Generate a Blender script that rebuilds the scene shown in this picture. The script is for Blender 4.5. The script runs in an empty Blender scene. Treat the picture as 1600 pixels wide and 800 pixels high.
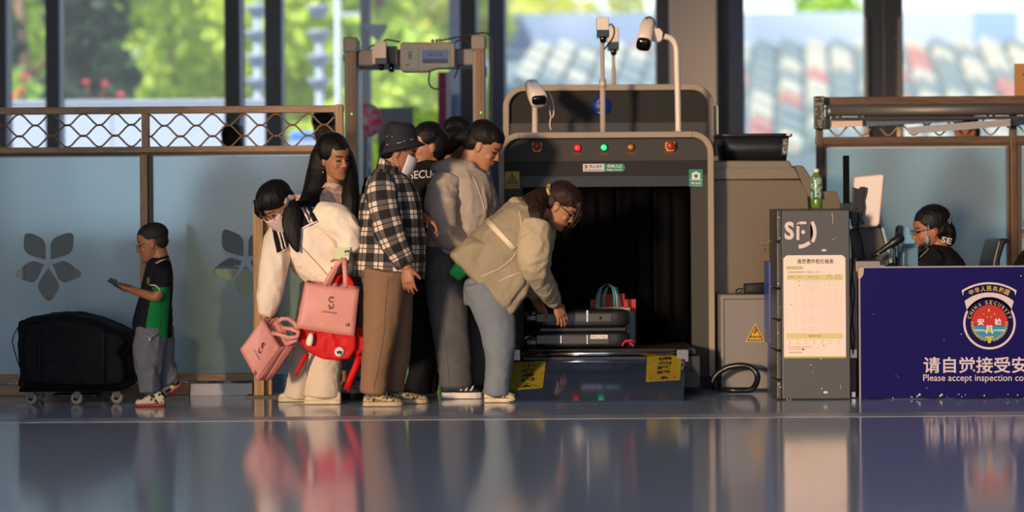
import bpy, bmesh, math, random
from mathutils import Vector, Matrix, Euler, noise, bvhtree
random.seed(7)
scn = bpy.context.scene
col = scn.collection
R = math.radians

# ------------------------------------------------------------------ camera
FPX, DIST, CAMH, HORY = 3780.0, 14.0, 1.085, 335.0
ROLL = R(0.4)
cR, sR = math.cos(ROLL), math.sin(ROLL)
cam_d = bpy.data.cameras.new('camera')
cam = bpy.data.objects.new('camera', cam_d); col.objects.link(cam)
cam_d.sensor_width = 36.0
cam_d.lens = FPX * 36.0 / 1600.0
cam_d.shift_y = -(400.0 - HORY) / 1600.0
cam_d.clip_end = 400
cam.matrix_world = Matrix(((cR, sR, 0, 0), (0, 0, -1, -DIST), (-sR, cR, 0, CAMH), (0, 0, 0, 1)))
cam_d.dof.use_dof = True
cam_d.dof.focus_distance = 14.05
cam_d.dof.aperture_fstop = 1.0
scn.camera = cam
# ------------------------------------------------------------------ exposure
scn.view_settings.view_transform = 'Standard'
scn.view_settings.look = 'None'
scn.view_settings.gamma = 1.0
scn.view_settings.use_curve_mapping = False
scn.view_settings.exposure = 0.0
# ------------------------------------------------------------------ sky
W = bpy.data.worlds.new('sky'); scn.world = W; W.use_nodes = True
nt = W.node_tree; nt.nodes.clear()
wo = nt.nodes.new('ShaderNodeOutputWorld'); wb = nt.nodes.new('ShaderNodeBackground')
tc = nt.nodes.new('ShaderNodeTexCoord'); sp = nt.nodes.new('ShaderNodeSeparateXYZ'); rp = nt.nodes.new('ShaderNodeValToRGB')
nt.links.new(tc.outputs['Generated'], sp.inputs[0]); nt.links.new(sp.outputs[2], rp.inputs[0])
rp.color_ramp.elements[0].position = 0.0; rp.color_ramp.elements[0].color = (0.92, 0.95, 1.0, 1)
rp.color_ramp.elements[1].position = 0.5; rp.color_ramp.elements[1].color = (0.42, 0.60, 0.95, 1)
nt.links.new(rp.outputs[0], wb.inputs[0]); wb.inputs[1].default_value = 2.0
nt.links.new(wb.outputs[0], wo.inputs[0])


def sun(name, az, el, strength, color, angle):
    """az: degrees the light comes from, measured left of straight behind the camera; el: height"""
    l = bpy.data.lights.new(name, 'SUN'); l.energy = strength; l.color = color; l.angle = R(angle)
    o = bpy.data.objects.new(name, l); col.objects.link(o)
    d = Vector((math.sin(R(az)) * math.cos(R(el)), math.cos(R(az)) * math.cos(R(el)), -math.sin(R(el))))
    o.rotation_euler = d.to_track_quat('-Z', 'Y').to_euler()
    o.location = (0, 0, 20)
    return o


sun('midday_sun', 32, 48, 8.5, (1.0, 0.93, 0.78), 0.6)
sun('low_sunlight', 27, 6.0, 3.5, (1.0, 0.71, 0.47), 5.0)

# ------------------------------------------------------------------ pixel <-> place


def P(px, py, Y=0.0):
    d = (DIST + Y) / FPX
    dx, dy = px - 800.0, HORY - py
    return Vector(((cR * dx + sR * dy) * d, Y, CAMH + (-sR * dx + cR * dy) * d))


def S(Y=0.0):
    return (DIST + Y) / FPX


def PX(co):
    d = DIST + co[1]
    x, z = co[0] * FPX / d, (co[2] - CAMH) * FPX / d
    return (800 + cR * x - sR * z, HORY - (sR * x + cR * z))


def hexc(h):
    h = h.lstrip('#'); out = []
    for i in (0, 2, 4):
        v = int(h[i:i + 2], 16) / 255
        out.append(v / 12.92 if v <= 0.04045 else ((v + 0.055) / 1.055) ** 2.4)
    return tuple(out)


# ------------------------------------------------------------------ materials
MATS = {}


def mat(name, c, rough=0.5, metal=0.0, bump=None, var=None, spec=0.5, emit=None, stretch=None, sheen=0.0, trans=0.0, coat=0.0, subs=0.0):
    """bump=(scale, strength, metres) var=(scale, colour2, contrast)"""
    if name in MATS: return MATS[name]
    m = bpy.data.materials.new(name); m.use_nodes = True; MATS[name] = m
    n = m.node_tree.nodes; l = m.node_tree.links; b = n['Principled BSDF']
    if isinstance(c, str): c = hexc(c)
    b.inputs['Base Color'].default_value = (*c, 1); b.inputs['Roughness'].default_value = rough
    b.inputs['Metallic'].default_value = metal; b.inputs['Specular IOR Level'].default_value = spec
    b.inputs['Transmission Weight'].default_value = trans
    b.inputs['Coat Weight'].default_value = coat
    b.inputs['Subsurface Weight'].default_value = subs
    b.inputs['Subsurface Radius'].default_value = (0.02, 0.008, 0.004)
    if sheen:
        b.inputs['Sheen Weight'].default_value = sheen
    if emit:
        b.inputs['Emission Color'].default_value = (*(hexc(emit[0]) if isinstance(emit[0], str) else emit[0]), 1)
        b.inputs['Emission Strength'].default_value = emit[1]
    if bump or var:
        t = n.new('ShaderNodeTexCoord'); mp = n.new('ShaderNodeMapping')
        l.new(t.outputs['Object'], mp.inputs[0])
        if stretch: mp.inputs['Scale'].default_value = stretch
    if bump:
        no = n.new('ShaderNodeTexNoise'); no.inputs['Scale'].default_value = bump[0]; no.inputs['Detail'].default_value = 4
        l.new(mp.outputs[0], no.inputs[0])
        bn = n.new('ShaderNodeBump'); bn.inputs['Strength'].default_value = bump[1]; bn.inputs['Distance'].default_value = bump[2]
        l.new(no.outputs[0], bn.inputs['Height']); l.new(bn.outputs[0], b.inputs['Normal'])
    if var:
        no = n.new('ShaderNodeTexNoise'); no.inputs['Scale'].default_value = var[0]; no.inputs['Detail'].default_value = 5
        l.new(mp.outputs[0], no.inputs[0])
        cr = n.new('ShaderNodeValToRGB'); l.new(no.outputs[0], cr.inputs[0])
        k = var[2] if len(var) > 2 else 0.25; mid = var[3] if len(var) > 3 else 0.5
        cr.color_ramp.elements[0].position = mid - k; cr.color_ramp.elements[1].position = mid + k
        cr.color_ramp.elements[0].color = (*c, 1)
        c2 = hexc(var[1]) if isinstance(var[1], str) else var[1]
        cr.color_ramp.elements[1].color = (*c2, 1)
        l.new(cr.outputs[0], b.inputs['Base Color'])
    return m


def cloth(name, c, scale=14, amp=0.012, strength=0.6, var=None, rough=0.85, sheen=0.0, stretch=None):
    new = name not in MATS
    m = mat(name, c, rough, 0, (scale, strength, amp), var, 0.25, None, stretch, sheen)
    if new and scale < 13:      # soft creases on top of the weave
        n = m.node_tree.nodes; l = m.node_tree.links; b = n['Principled BSDF']; bn = [q for q in n if q.type == 'BUMP'][0]
        t = n.new('ShaderNodeTexCoord'); mp = n.new('ShaderNodeMapping'); l.new(t.outputs['Object'], mp.inputs[0]); mp.inputs['Scale'].default_value = (1, 1, .55)
        no = n.new('ShaderNodeTexNoise'); no.noise_type = 'RIDGED_MULTIFRACTAL'; no.inputs['Scale'].default_value = scale * .9; no.inputs['Detail'].default_value = 1.5
        no.inputs['Distortion'].default_value = .6
        l.new(mp.outputs[0], no.inputs[0])
        b2 = n.new('ShaderNodeBump'); b2.inputs['Strength'].default_value = .75; b2.inputs['Distance'].default_value = .028
        l.new(no.outputs[0], b2.inputs['Height']); l.new(bn.outputs[0], b2.inputs['Normal']); l.new(b2.outputs[0], b.inputs['Normal'])
    return m


def wood(name, c1, c2, axis='x'):
    if name in MATS: return MATS[name]
    m = mat(name, c1, 0.45)
    n = m.node_tree.nodes; l = m.node_tree.links; b = n['Principled BSDF']
    t = n.new('ShaderNodeTexCoord'); mp = n.new('ShaderNodeMapping'); l.new(t.outputs['Object'], mp.inputs[0])
    mp.inputs['Scale'].default_value = (0.6, 9, 9) if axis == 'x' else (9, 9, 0.6)
    no = n.new('ShaderNodeTexNoise'); no.inputs['Scale'].default_value = 3.2; no.inputs['Detail'].default_value = 6; no.inputs['Distortion'].default_value = 1.2
    l.new(mp.outputs[0], no.inputs[0])
    w = n.new('ShaderNodeMath'); w.operation = 'MULTIPLY'; w.inputs[1].default_value = 9.0; l.new(no.outputs[0], w.inputs[0])
    fr = n.new('ShaderNodeMath'); fr.operation = 'PINGPONG'; fr.inputs[1].default_value = 1.0; l.new(w.outputs[0], fr.inputs[0])
    cr = n.new('ShaderNodeValToRGB'); l.new(fr.outputs[0], cr.inputs[0])
    cr.color_ramp.elements[0].color = (*hexc(c1), 1); cr.color_ramp.elements[1].color = (*hexc(c2), 1)
    l.new(cr.outputs[0], b.inputs['Base Color'])
    return m


def glassmat(name, tint=(1, 1, 1), refl=0.06, frost=None):
    """thin clear glass: passes light, mirrors a little; frost=(translucent colour, share passed clear, blur)"""
    if name in MATS: return MATS[name]
    m = bpy.data.materials.new(name); m.use_nodes = True; MATS[name] = m
    n = m.node_tree.nodes; l = m.node_tree.links; n.clear()
    out = n.new('ShaderNodeOutputMaterial'); gl = n.new('ShaderNodeBsdfGlossy'); gl.inputs['Roughness'].default_value = 0.02
    mx = n.new('ShaderNodeMixShader'); mx.inputs[0].default_value = refl
    tr = n.new('ShaderNodeBsdfTransparent'); tr.inputs[0].default_value = (*tint, 1)
    l.new(tr.outputs[0], mx.inputs[1]); l.new(gl.outputs[0], mx.inputs[2]); l.new(mx.outputs[0], out.inputs[0])
    return m


def frostmat(name, tcol, dcol, refr=0.35):
    if name in MATS: return MATS[name]
    m = bpy.data.materials.new(name); m.use_nodes = True; MATS[name] = m
    n = m.node_tree.nodes; l = m.node_tree.links; n.clear()
    out = n.new('ShaderNodeOutputMaterial')
    tl = n.new('ShaderNodeBsdfTranslucent'); tl.inputs[0].default_value = (*tcol, 1)
    df = n.new('ShaderNodeBsdfDiffuse'); df.inputs[0].default_value = (*dcol, 1)
    rf = n.new('ShaderNodeBsdfRefraction'); rf.inputs['Roughness'].default_value = 0.34; rf.inputs['IOR'].default_value = 1.25
    rf.inputs[0].default_value = (*tcol, 1)
    m1 = n.new('ShaderNodeMixShader'); m1.inputs[0].default_value = 0.28
    l.new(tl.outputs[0], m1.inputs[1]); l.new(df.outputs[0], m1.inputs[2])
    m2 = n.new('ShaderNodeMixShader'); m2.inputs[0].default_value = refr
    l.new(m1.outputs[0], m2.inputs[1]); l.new(rf.outputs[0], m2.inputs[2])
    gl = n.new('ShaderNodeBsdfGlossy'); gl.inputs['Roughness'].default_value = 0.25
    m3 = n.new('ShaderNodeMixShader'); m3.inputs[0].default_value = 0.05
    l.new(m2.outputs[0], m3.inputs[1]); l.new(gl.outputs[0], m3.inputs[2])
    l.new(m3.outputs[0], out.inputs[0])
    return m


# ------------------------------------------------------------------ objects
LOC = {}


def tag(o, label=None, cat=None, group=None, kind=None):
    if label: o['label'] = label
    if cat: o['category'] = cat
    if group: o['group'] = group
    if kind: o['kind'] = kind
    return o


def thing(name, label, cat, loc, group=None):
    o = bpy.data.objects.new(name, None); col.objects.link(o)
    o.empty_display_size = 0.1
    loc = Vector(loc); o.location = loc; LOC[o.name] = loc
    return tag(o, label, cat, group)


def link_mesh(name, me, mats, parent=None, loc=None):
    if not isinstance(mats, (list, tuple)): mats = [mats]
    idx = [0] * len(me.polygons); me.polygons.foreach_get('material_index', idx)
    me.materials.clear()
    for m in mats: me.materials.append(m)
    me.polygons.foreach_set('material_index', [min(i, len(mats) - 1) for i in idx])
    o = bpy.data.objects.new(name, me); col.objects.link(o)
    if parent is not None:
        base = LOC[parent.name]; me.transform(Matrix.Translation(-base)); o.parent = parent; LOC[o.name] = base
    else:
        if loc is None:
            xs = [v.co for v in me.vertices]
            lo = [min(c[i] for c in xs) for i in range(3)]; hi = [max(c[i] for c in xs) for i in range(3)]
            loc = Vector(((lo[0] + hi[0]) / 2, (lo[1] + hi[1]) / 2, lo[2]))
        loc = Vector(loc); me.transform(Matrix.Translation(-loc)); o.location = loc; LOC[o.name] = loc
    return o


def remeshed(me, voxel, smooth):
    o = bpy.data.objects.new('work_mesh', me); col.objects.link(o)
    r = o.modifiers.new('r', 'REMESH'); r.mode = 'VOXEL'; r.voxel_size = voxel
    if smooth:
        s = o.modifiers.new('s', 'SMOOTH'); s.factor = 0.5; s.iterations = smooth
    dg = bpy.context.evaluated_depsgraph_get()
    new = bpy.data.meshes.new_from_object(o.evaluated_get(dg))
    bpy.data.objects.remove(o); bpy.data.meshes.remove(me)
    return new


def wrinkle(me, amp, freq, seed=0, sx=(1, 1, 1), ridged=True):
    off = Vector((seed * 3.17, seed * 1.31, seed * 2.7)); off2 = Vector((5, 2, 1))
    nrm = [0.0] * (len(me.vertices) * 3); me.vertices.foreach_get('normal', nrm)
    co = [0.0] * len(nrm); me.vertices.foreach_get('co', co)
    for i in range(0, len(co), 3):
        q = Vector((co[i] * sx[0], co[i + 1] * sx[1], co[i + 2] * sx[2])) * freq + off
        q = q + Vector((noise.noise(q * .6), noise.noise(q * .6 + off2), noise.noise(q * .6 - off2))) * .5
        n1 = noise.noise(q); n2 = noise.noise(q * 2.1 + off2)
        h = (1 - min(1.0, abs(n1) * 1.25)) ** 1.6 * 1.3 + n2 * 0.3 - 0.5 if ridged else n1 + 0.4 * n2
        h *= amp
        co[i] += nrm[i] * h; co[i + 1] += nrm[i + 1] * h; co[i + 2] += nrm[i + 2] * h
    me.vertices.foreach_set('co', co); me.update()


class MB:
    def __init__(self):
        self.bm = bmesh.new(); self.uv = self.bm.loops.layers.uv.new('uv')

    def box(self, a, b, bev=0.0, seg=2, mi=0, rot=None):
        a, b = Vector(a), Vector(b)
        t = bmesh.new(); bmesh.ops.create_cube(t, size=1.0)
        for v in t.verts: v.co = Vector([(a[i] + b[i]) / 2 + v.co[i] * abs(b[i] - a[i]) for i in range(3)])
        if bev: bmesh.ops.bevel(t, geom=list(t.edges), offset=bev, segments=seg, affect='EDGES', profile=0.5)
        if rot is not None:
            M = Matrix.Translation((a + b) / 2) @ rot.to_4x4() @ Matrix.Translation(-(a + b) / 2)
            bmesh.ops.transform(t, matrix=M, verts=t.verts)
        self.merge(t, mi); return self

    def merge(self, t, mi=0):
        vm = {}
        for v in t.verts: vm[v.index if False else v] = self.bm.verts.new(v.co)
        for f in t.faces:
            try:
                nf = self.bm.faces.new([vm[v] for v in f.verts]); nf.material_index = mi; nf.smooth = f.smooth
            except ValueError: pass
        t.free(); return self

    def pbox(self, x0, y0, x1, y1, Y0, Y1, bev=0.0, z0=None, mi=0):
        a = P(x0, y1, Y0); b = P(x1, y0, Y0)
        lo = Vector((a.x, Y0, a.z if z0 is None else z0)); hi = Vector((b.x, Y1, b.z))
        return self.box(lo, hi, bev, mi=mi)

    def ring(self, c, a, b, ra, rb, n, ex=2.0):
        out = []
        for i in range(n):
            t = 2 * math.pi * i / n; ct, st = math.cos(t), math.sin(t)
            if ex != 2.0:
                ct = math.copysign(abs(ct) ** (2 / ex), ct); st = math.copysign(abs(st) ** (2 / ex), st)
            out.append(self.bm.verts.new(c + a * (ra * ct) + b * (rb * st)))
        return out

    def skin(self, r0, r1, mi=0, v0=0, v1=1, smooth=True, ulen=1.0):
        n = len(r0)
        for i in range(n):
            j = (i + 1) % n
            f = self.bm.faces.new((r0[i], r0[j], r1[j], r1[i])); f.material_index = mi; f.smooth = smooth
            us = (i / n * ulen, (i + 1) / n * ulen, (i + 1) / n * ulen, i / n * ulen); vs = (v0, v0, v1, v1)
            for lp, u, v in zip(f.loops, us, vs): lp[self.uv].uv = (u, v)

    def fan(self, r, c, mi=0, flip=False):
        cv = self.bm.verts.new(c); n = len(r)
        for i in range(n):
            a, b = r[i], r[(i + 1) % n]
            f = self.bm.faces.new((b, a, cv) if not flip else (a, b, cv)); f.material_index = mi; f.smooth = True

    def loft(self, rings, n=20, mi=0, ex=2.0, caps=True, sub=1, ulen=1.0, dome=0.0):
        """rings: (centre, ra, rb[, (axis a, axis b)])"""
        cs = [Vector(r[0]) for r in rings]
        frames = []
        for i, r in enumerate(rings):
            if len(r) > 3 and r[3] is not None: frames.append((Vector(r[3][0]).normalized(), Vector(r[3][1]).normalized())); continue
            t = (cs[min(i + 1, len(cs) - 1)] - cs[max(i - 1, 0)])
            t = t.normalized() if t.length > 1e-9 else Vector((0, 0, -1))
            y = Vector((0, 1, 0)); a = t.cross(y)
            if a.length < 0.15: a = frames[-1][0] if frames else Vector((1, 0, 0)); a = a - t * a.dot(t)
            a.normalize(); b = a.cross(t).normalized(); frames.append((a, b))
            if len(frames) > 1 and frames[-2][0].dot(a) < -0.2: frames[-1] = (-a, -b)
        seq = []
        m = len(rings)
        if sub > 1:
            def cr(p0, p1, p2, p3, t): return 0.5 * ((2 * p1) + (p2 - p0) * t + (2 * p0 - 5 * p1 + 4 * p2 - p3) * t * t + (3 * p1 - p0 - 3 * p2 + p3) * t ** 3)
            for i in range(m - 1):
                i0, i3 = max(i - 1, 0), min(i + 2, m - 1)
                for k in range(sub):
                    t = k / sub
                    c = cr(cs[i0], cs[i], cs[i + 1], cs[i3], t)
                    ra = cr(rings[i0][1], rings[i][1], rings[i + 1][1], rings[i3][1], t); rb = cr(rings[i0][2], rings[i][2], rings[i + 1][2], rings[i3][2], t)
                    a = frames[i][0].lerp(frames[i + 1][0], t).normalized(); b = frames[i][1].lerp(frames[i + 1][1], t).normalized()
                    seq.append((c, a, b, max(ra, 1e-4), max(rb, 1e-4)))
        else:
            for i in range(m - 1): seq.append((cs[i], *frames[i], rings[i][1], rings[i][2]))
        seq.append((cs[-1], *frames[-1], rings[-1][1], rings[-1][2]))
        prev = None; vlen = 0; first = None; pc = None
        for (c, a, b, ra, rb) in seq:
            rg = self.ring(c, a, b, ra, rb, n, ex)
            if prev is not None:
                dl = (c - pc).length; self.skin(prev, rg, mi, vlen, vlen + dl, ulen=ulen); vlen += dl
            else: first = rg
            prev = rg; pc = c
        if caps:
            d0 = (seq[0][0] - seq[1][0]).normalized() * dome * min(seq[0][3], seq[0][4]); d1 = (seq[-1][0] - seq[-2][0]).normalized() * dome * min(seq[-1][3], seq[-1][4])
            self.fan(first, seq[0][0] + d0, mi); self.fan(prev, seq[-1][0] + d1, mi, True)
        return self

    def tube(self, pts, r, n=8, mi=0, closed=False, sub=1, ex=2.0):
        pts = [Vector(p) for p in pts]
        if closed:
            t = pts + [pts[0]]
            return self.loft([(p, r, r) for p in t], n, mi, caps=False, sub=sub)
        rr = r if isinstance(r, (list, tuple)) else [r] * len(pts)
        # parallel transport frames
        fr = []; pa = None
        for i in range(len(pts)):
            t = (pts[min(i + 1, len(pts) - 1)] - pts[max(i - 1, 0)]).normalized()
            if pa is None:
                pa = t.cross(Vector((0, 1, 0)))
                if pa.length < 0.1: pa = t.cross(Vector((1, 0, 0)))
            pa = (pa - t * pa.dot(t)).normalized(); fr.append((pa, pa.cross(t)))
        return self.loft([(p, q, q, f) for p, q, f in zip(pts, rr, fr)], n, mi, sub=sub, ex=ex)

    def cyl(self, p0, p1, r0, r1=None, n=16, mi=0):
        return self.tube([p0, p1], [r0, r0 if r1 is None else r1], n, mi)

    def lathe(self, prof, base, axis=(0, 0, 1), n=24, mi=0):
        base = Vector(base); ax = Vector(axis).normalized()
        a = ax.orthogonal().normalized(); b = ax.cross(a)
        prev = None; first = None
        for (r, z) in prof:
            rg = self.ring(base + ax * z, a, b, max(r, 1e-5), max(r, 1e-5), n)
            if prev: self.skin(prev, rg, mi)
            else: first = rg
            prev = rg
        self.fan(first, base + ax * prof[0][1], mi); self.fan(prev, base + ax * prof[-1][1], mi, True)
        return self

    def ell(self, c, r, M=None, n=20, mi=0):
        t = bmesh.new(); bmesh.ops.create_uvsphere(t, u_segments=n, v_segments=max(8, n * 2 // 3), radius=1.0)
        c = Vector(c)
        for v in t.verts:
            q = Vector((v.co.x * r[0], v.co.y * r[1], v.co.z * r[2]))
            v.co = (M @ q if M is not None else q) + c
        for f in t.faces: f.smooth = True
        return self.merge(t, mi)

    def prism(self, pts, ext, mi=0, bev=0.0):
        """polygon (3-D points) pushed along ext"""
        t = bmesh.new(); ext = Vector(ext)
        v0 = [t.verts.new(Vector(p)) for p in pts]; v1 = [t.verts.new(Vector(p) + ext) for p in pts]
        n = len(pts)
        t.faces.new(v0); t.faces.new(list(reversed(v1)))
        for i in range(n): t.faces.new((v0[i], v1[i], v1[(i + 1) % n], v0[(i + 1) % n]))
        bmesh.ops.recalc_face_normals(t, faces=t.faces)
        if bev: bmesh.ops.bevel(t, geom=list(t.edges), offset=bev, segments=2, affect='EDGES', profile=0.5)
        bmesh.ops.triangulate(t, faces=[f for f in t.faces if len(f.verts) > 4])
        return self.merge(t, mi)

    def pprism(self, pxs, Y0, Y1, mi=0, bev=0.0):
        pts = [P(x, y, Y0) for x, y in pxs]
        return self.prism(pts, (0, Y1 - Y0, 0), mi, bev)

    def sheet(self, grid, mi=0, smooth=True):
        vs = [[self.bm.verts.new(Vector(p)) for p in row] for row in grid]
        for i in range(len(vs) - 1):
            for j in range(len(vs[0]) - 1):
                f = self.bm.faces.new((vs[i][j], vs[i][j + 1], vs[i + 1][j + 1], vs[i + 1][j])); f.smooth = smooth; f.material_index = mi
                m, n = len(vs) - 1, len(vs[0]) - 1
                for lp, (a, b) in zip(f.loops, ((i, j), (i, j + 1), (i + 1, j + 1), (i + 1, j))): lp[self.uv].uv = (b / n, a / m)
        return self

    def slab(self, grid, th, mi=0):
        """a sheet given thickness along its own normals"""
        g = [[Vector(p) for p in row] for row in grid]; m, n = len(g), len(g[0])
        nr = []
        for i in range(m):
            row = []
            for j in range(n):
                du = g[i][min(j + 1, n - 1)] - g[i][max(j - 1, 0)]; dv = g[min(i + 1, m - 1)][j] - g[max(i - 1, 0)][j]
                q = du.cross(dv); row.append(q.normalized() if q.length > 1e-12 else Vector((0, -1, 0)))
            nr.append(row)
        f = [[self.bm.verts.new(g[i][j] - nr[i][j] * th / 2) for j in range(n)] for i in range(m)]
        b = [[self.bm.verts.new(g[i][j] + nr[i][j] * th / 2) for j in range(n)] for i in range(m)]

        def q(a, b_, c, d):
            try:
                x = self.bm.faces.new((a, b_, c, d)); x.smooth = True; x.material_index = mi; return x
            except ValueError: return None
        for i in range(m - 1):
            for j in range(n - 1):
                x = q(f[i][j], f[i + 1][j], f[i + 1][j + 1], f[i][j + 1])
                q(b[i][j], b[i][j + 1], b[i + 1][j + 1], b[i + 1][j])
        for i in range(m - 1):
            q(f[i][0], b[i][0], b[i + 1][0], f[i + 1][0]); q(f[i][n - 1], f[i + 1][n - 1], b[i + 1][n - 1], b[i][n - 1])
        for j in range(n - 1):
            q(f[0][j], f[0][j + 1], b[0][j + 1], b[0][j]); q(f[m - 1][j], b[m - 1][j], b[m - 1][j + 1], f[m - 1][j + 1])
        return self

    def mesh(self, voxel=None, smooth=4, recalc=True):
        if recalc: bmesh.ops.recalc_face_normals(self.bm, faces=self.bm.faces)
        me = bpy.data.meshes.new('m'); self.bm.to_mesh(me); self.bm.free()
        if voxel: me = remeshed(me, voxel, smooth)
        return me

    def build(self, name, mats, parent=None, loc=None, voxel=None, smooth=4, shade=None, wr=None, matfn=None, label=None):
        me = self.mesh(voxel, smooth)
        for w in (wr or []): wrinkle(me, *w)
        if voxel or shade == 'smooth':
            for p in me.polygons: p.use_smooth = True
        elif shade == 'auto':
            me.shade_auto = True if hasattr(me, 'shade_auto') else None
        if matfn:
            for p in me.polygons: p.material_index = matfn(p.center, p.normal)
        o = link_mesh(name, me, mats, parent, loc)
        if label: o['label'] = label
        return o


def single(mb, name, mats, label, cat, group=None, **k):
    o = mb.build(name, mats, None, **k); return tag(o, label, cat, group)


def structure(mb, name, mats, parent=None, **k):
    o = mb.build(name, mats, parent, **k)
    if parent is None: o['kind'] = 'structure'
    return o


# ------------------------------------------------------------------ lettering
def text_geo(body, bold=0.0):
    c = bpy.data.curves.new('t', 'FONT'); c.body = body; c.size = 1.0; c.resolution_u = 3; c.offset = bold
    o = bpy.data.objects.new('t', c); col.objects.link(o)
    dg = bpy.context.evaluated_depsgraph_get()
    me = bpy.data.meshes.new_from_object(o.evaluated_get(dg))
    vs = [v.co.copy() for v in me.vertices]; fs = [tuple(p.vertices) for p in me.polygons]
    bpy.data.objects.remove(o); bpy.data.curves.remove(c); bpy.data.meshes.remove(me)
    return vs, fs


def text_into(mb, body, fn, bold=0.0, mi=0, box=None):
    """fn maps normalised (u right 0..1, v up 0..1) of the ink box to a place"""
    vs, fs = text_geo(body, bold)
    if not vs: return
    x0, x1 = min(v.x for v in vs), max(v.x for v in vs); y0, y1 = min(v.y for v in vs), max(v.y for v in vs)
    nv = [mb.bm.verts.new(fn((v.x - x0) / (x1 - x0), (v.y - y0) / (y1 - y0))) for v in vs]
    for f in fs:
        try:
            q = mb.bm.faces.new([nv[i] for i in f]); q.material_index = mi
        except ValueError: pass


def text_box(mb, body, x0, y0, x1, y1, Y, bold=0.0, mi=0):
    a = P(x0, y1, Y); dx = P(x1, y1, Y) - a; dz = P(x0, y0, Y) - a
    text_into(mb, body, lambda u, v: a + dx * u + dz * v, bold, mi)


def flat(mb, pxs, Y, mi=0):
    """flat printed shape on an upright face at depth Y"""
    t = bmesh.new(); t.faces.new([t.verts.new(P(x, y, Y)) for x, y in pxs])
    bmesh.ops.triangulate(t, faces=t.faces); mb.merge(t, mi)


def disc_px(cx, cy, r, n=28, ry=None, a0=0, a1=360):
    ry = r if ry is None else ry
    return [(cx + r * math.cos(R(a0 + (a1 - a0) * i / n)), cy + ry * math.sin(R(a0 + (a1 - a0) * i / n))) for i in range(n + (0 if a1 - a0 >= 360 else 1))]


def star_px(cx, cy, r, n=5, inner=0.4, rot=-90):
    return [(cx + (r if i % 2 == 0 else r * inner) * math.cos(R(rot + 180 / n * i)), cy + (r if i % 2 == 0 else r * inner) * math.sin(R(rot + 180 / n * i))) for i in range(2 * n)]


def printed(name, parent, mats, fill):
    mb = MB(); fill(mb); me = mb.mesh(recalc=False)
    # ink faces the viewer side (towards -Y) wherever it lies on an upright face
    return link_mesh(name, me, mats, parent)


def grid_of(corners, m, n, fn=None):
    """bilinear grid from 4 corner points tl,tr,br,bl"""
    tl, tr, br, bl = [Vector(c) for c in corners]; g = []
    for i in range(m + 1):
        v = i / m; row = []
        for j in range(n + 1):
            u = j / n; p = tl.lerp(tr, u).lerp(bl.lerp(br, u), v)
            row.append(fn(p, u, v) if fn else p)
        g.append(row)
    return g


def bvh(o):
    me = o.data; M = Matrix.Translation(LOC[o.name])
    return bvhtree.BVHTree.FromPolygons([M @ v.co for v in me.vertices], [tuple(p.vertices) for p in me.polygons])


EYE = Vector((0, -DIST, CAMH))


def on_surface(tree, px, py, off, fallbackY=0.0):
    d = (P(px, py, 0) - EYE).normalized(); h = tree.ray_cast(EYE, d)
    if h[0] is None: return None
    nrm = h[1] if h[1].dot(d) < 0 else -h[1]
    return h[0] + nrm * off


def drape(mb, tree, quad, m, n, off, th, mi=0):
    """a strip of cloth laid on a garment: quad of pixels tl,tr,br,bl"""
    tl, tr, br, bl = [Vector((*q, 0)) for q in quad]; g = []; last = None
    for i in range(m + 1):
        row = []
        for j in range(n + 1):
            q = tl.lerp(tr, j / n).lerp(bl.lerp(br, j / n), i / m)
            p = on_surface(tree, q.x, q.y, off)
            if p is None: p = P(q.x, q.y, last.y if last else 0)
            elif last and abs(p.y - last.y) > 0.12: p = P(q.x, q.y, last.y)
            last = p; row.append(p)
        g.append(row); last = row[0]
    mb.slab(g, th, mi)
# ================================================================== SETTING
YW = 7.0                                     # the window wall behind the hall
M_dark = mat('dark_frame', '#23252c', 0.4)
M_navy = mat('navy_frame', '#1d2c48', 0.4)
M_brown = mat('bronze_frame', '#2d2722', 0.45)
M_line = mat('frame_edge', '#9aa3b4', 0.35, 0.5)
M_plaster = mat('plaster', '#c4b6a2', 0.8, bump=(40, 0.1, 0.002))
M_ceil = mat('ceiling_paint', '#c2c2c4', 0.9)
M_pane = glassmat('window_glass', (0.96, 0.98, 0.98), 0.03)

# floor: large polished slabs with a pale inlaid band
fm = bpy.data.materials.new('polished_floor'); fm.use_nodes = True
n = fm.node_tree.nodes; l = fm.node_tree.links; b = n['Principled BSDF']
t = n.new('ShaderNodeTexCoord')
no = n.new('ShaderNodeTexNoise'); no.inputs['Scale'].default_value = 90; no.inputs['Detail'].default_value = 3
l.new(t.outputs['Object'], no.inputs[0])
cr = n.new('ShaderNodeValToRGB'); l.new(no.outputs[0], cr.inputs[0])
cr.color_ramp.elements[0].position = 0.35; cr.color_ramp.elements[1].position = 0.7
cr.color_ramp.elements[0].color = (*hexc('#a6b6cf'), 1); cr.color_ramp.elements[1].color = (*hexc('#b6c4d8'), 1)
l.new(cr.outputs[0], b.inputs['Base Color'])
mp = n.new('ShaderNodeMapping'); mp.inputs['Scale'].default_value = (0.5, 9.0, 1); l.new(t.outputs['Object'], mp.inputs[0])
n2 = n.new('ShaderNodeTexNoise'); n2.inputs['Scale'].default_value = 2.2; n2.inputs['Detail'].default_value = 5; l.new(mp.outputs[0], n2.inputs[0])
bn = n.new('ShaderNodeBump'); bn.inputs['Strength'].default_value = 0.05; bn.inputs['Distance'].default_value = 0.01
l.new(n2.outputs[0], bn.inputs['Height']); l.new(bn.outputs[0], b.inputs['Normal'])
b.inputs['Roughness'].default_value = 0.09; b.inputs['Specular IOR Level'].default_value = 0.35
mb = MB(); mb.box((-16, -17, -0.2), (16, YW + 0.3, 0)); structure(mb, 'floor', fm)
M_inlay = mat('floor_inlay', '#a9adb8', 0.3, bump=(20, 0.05, 0.003))
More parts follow.
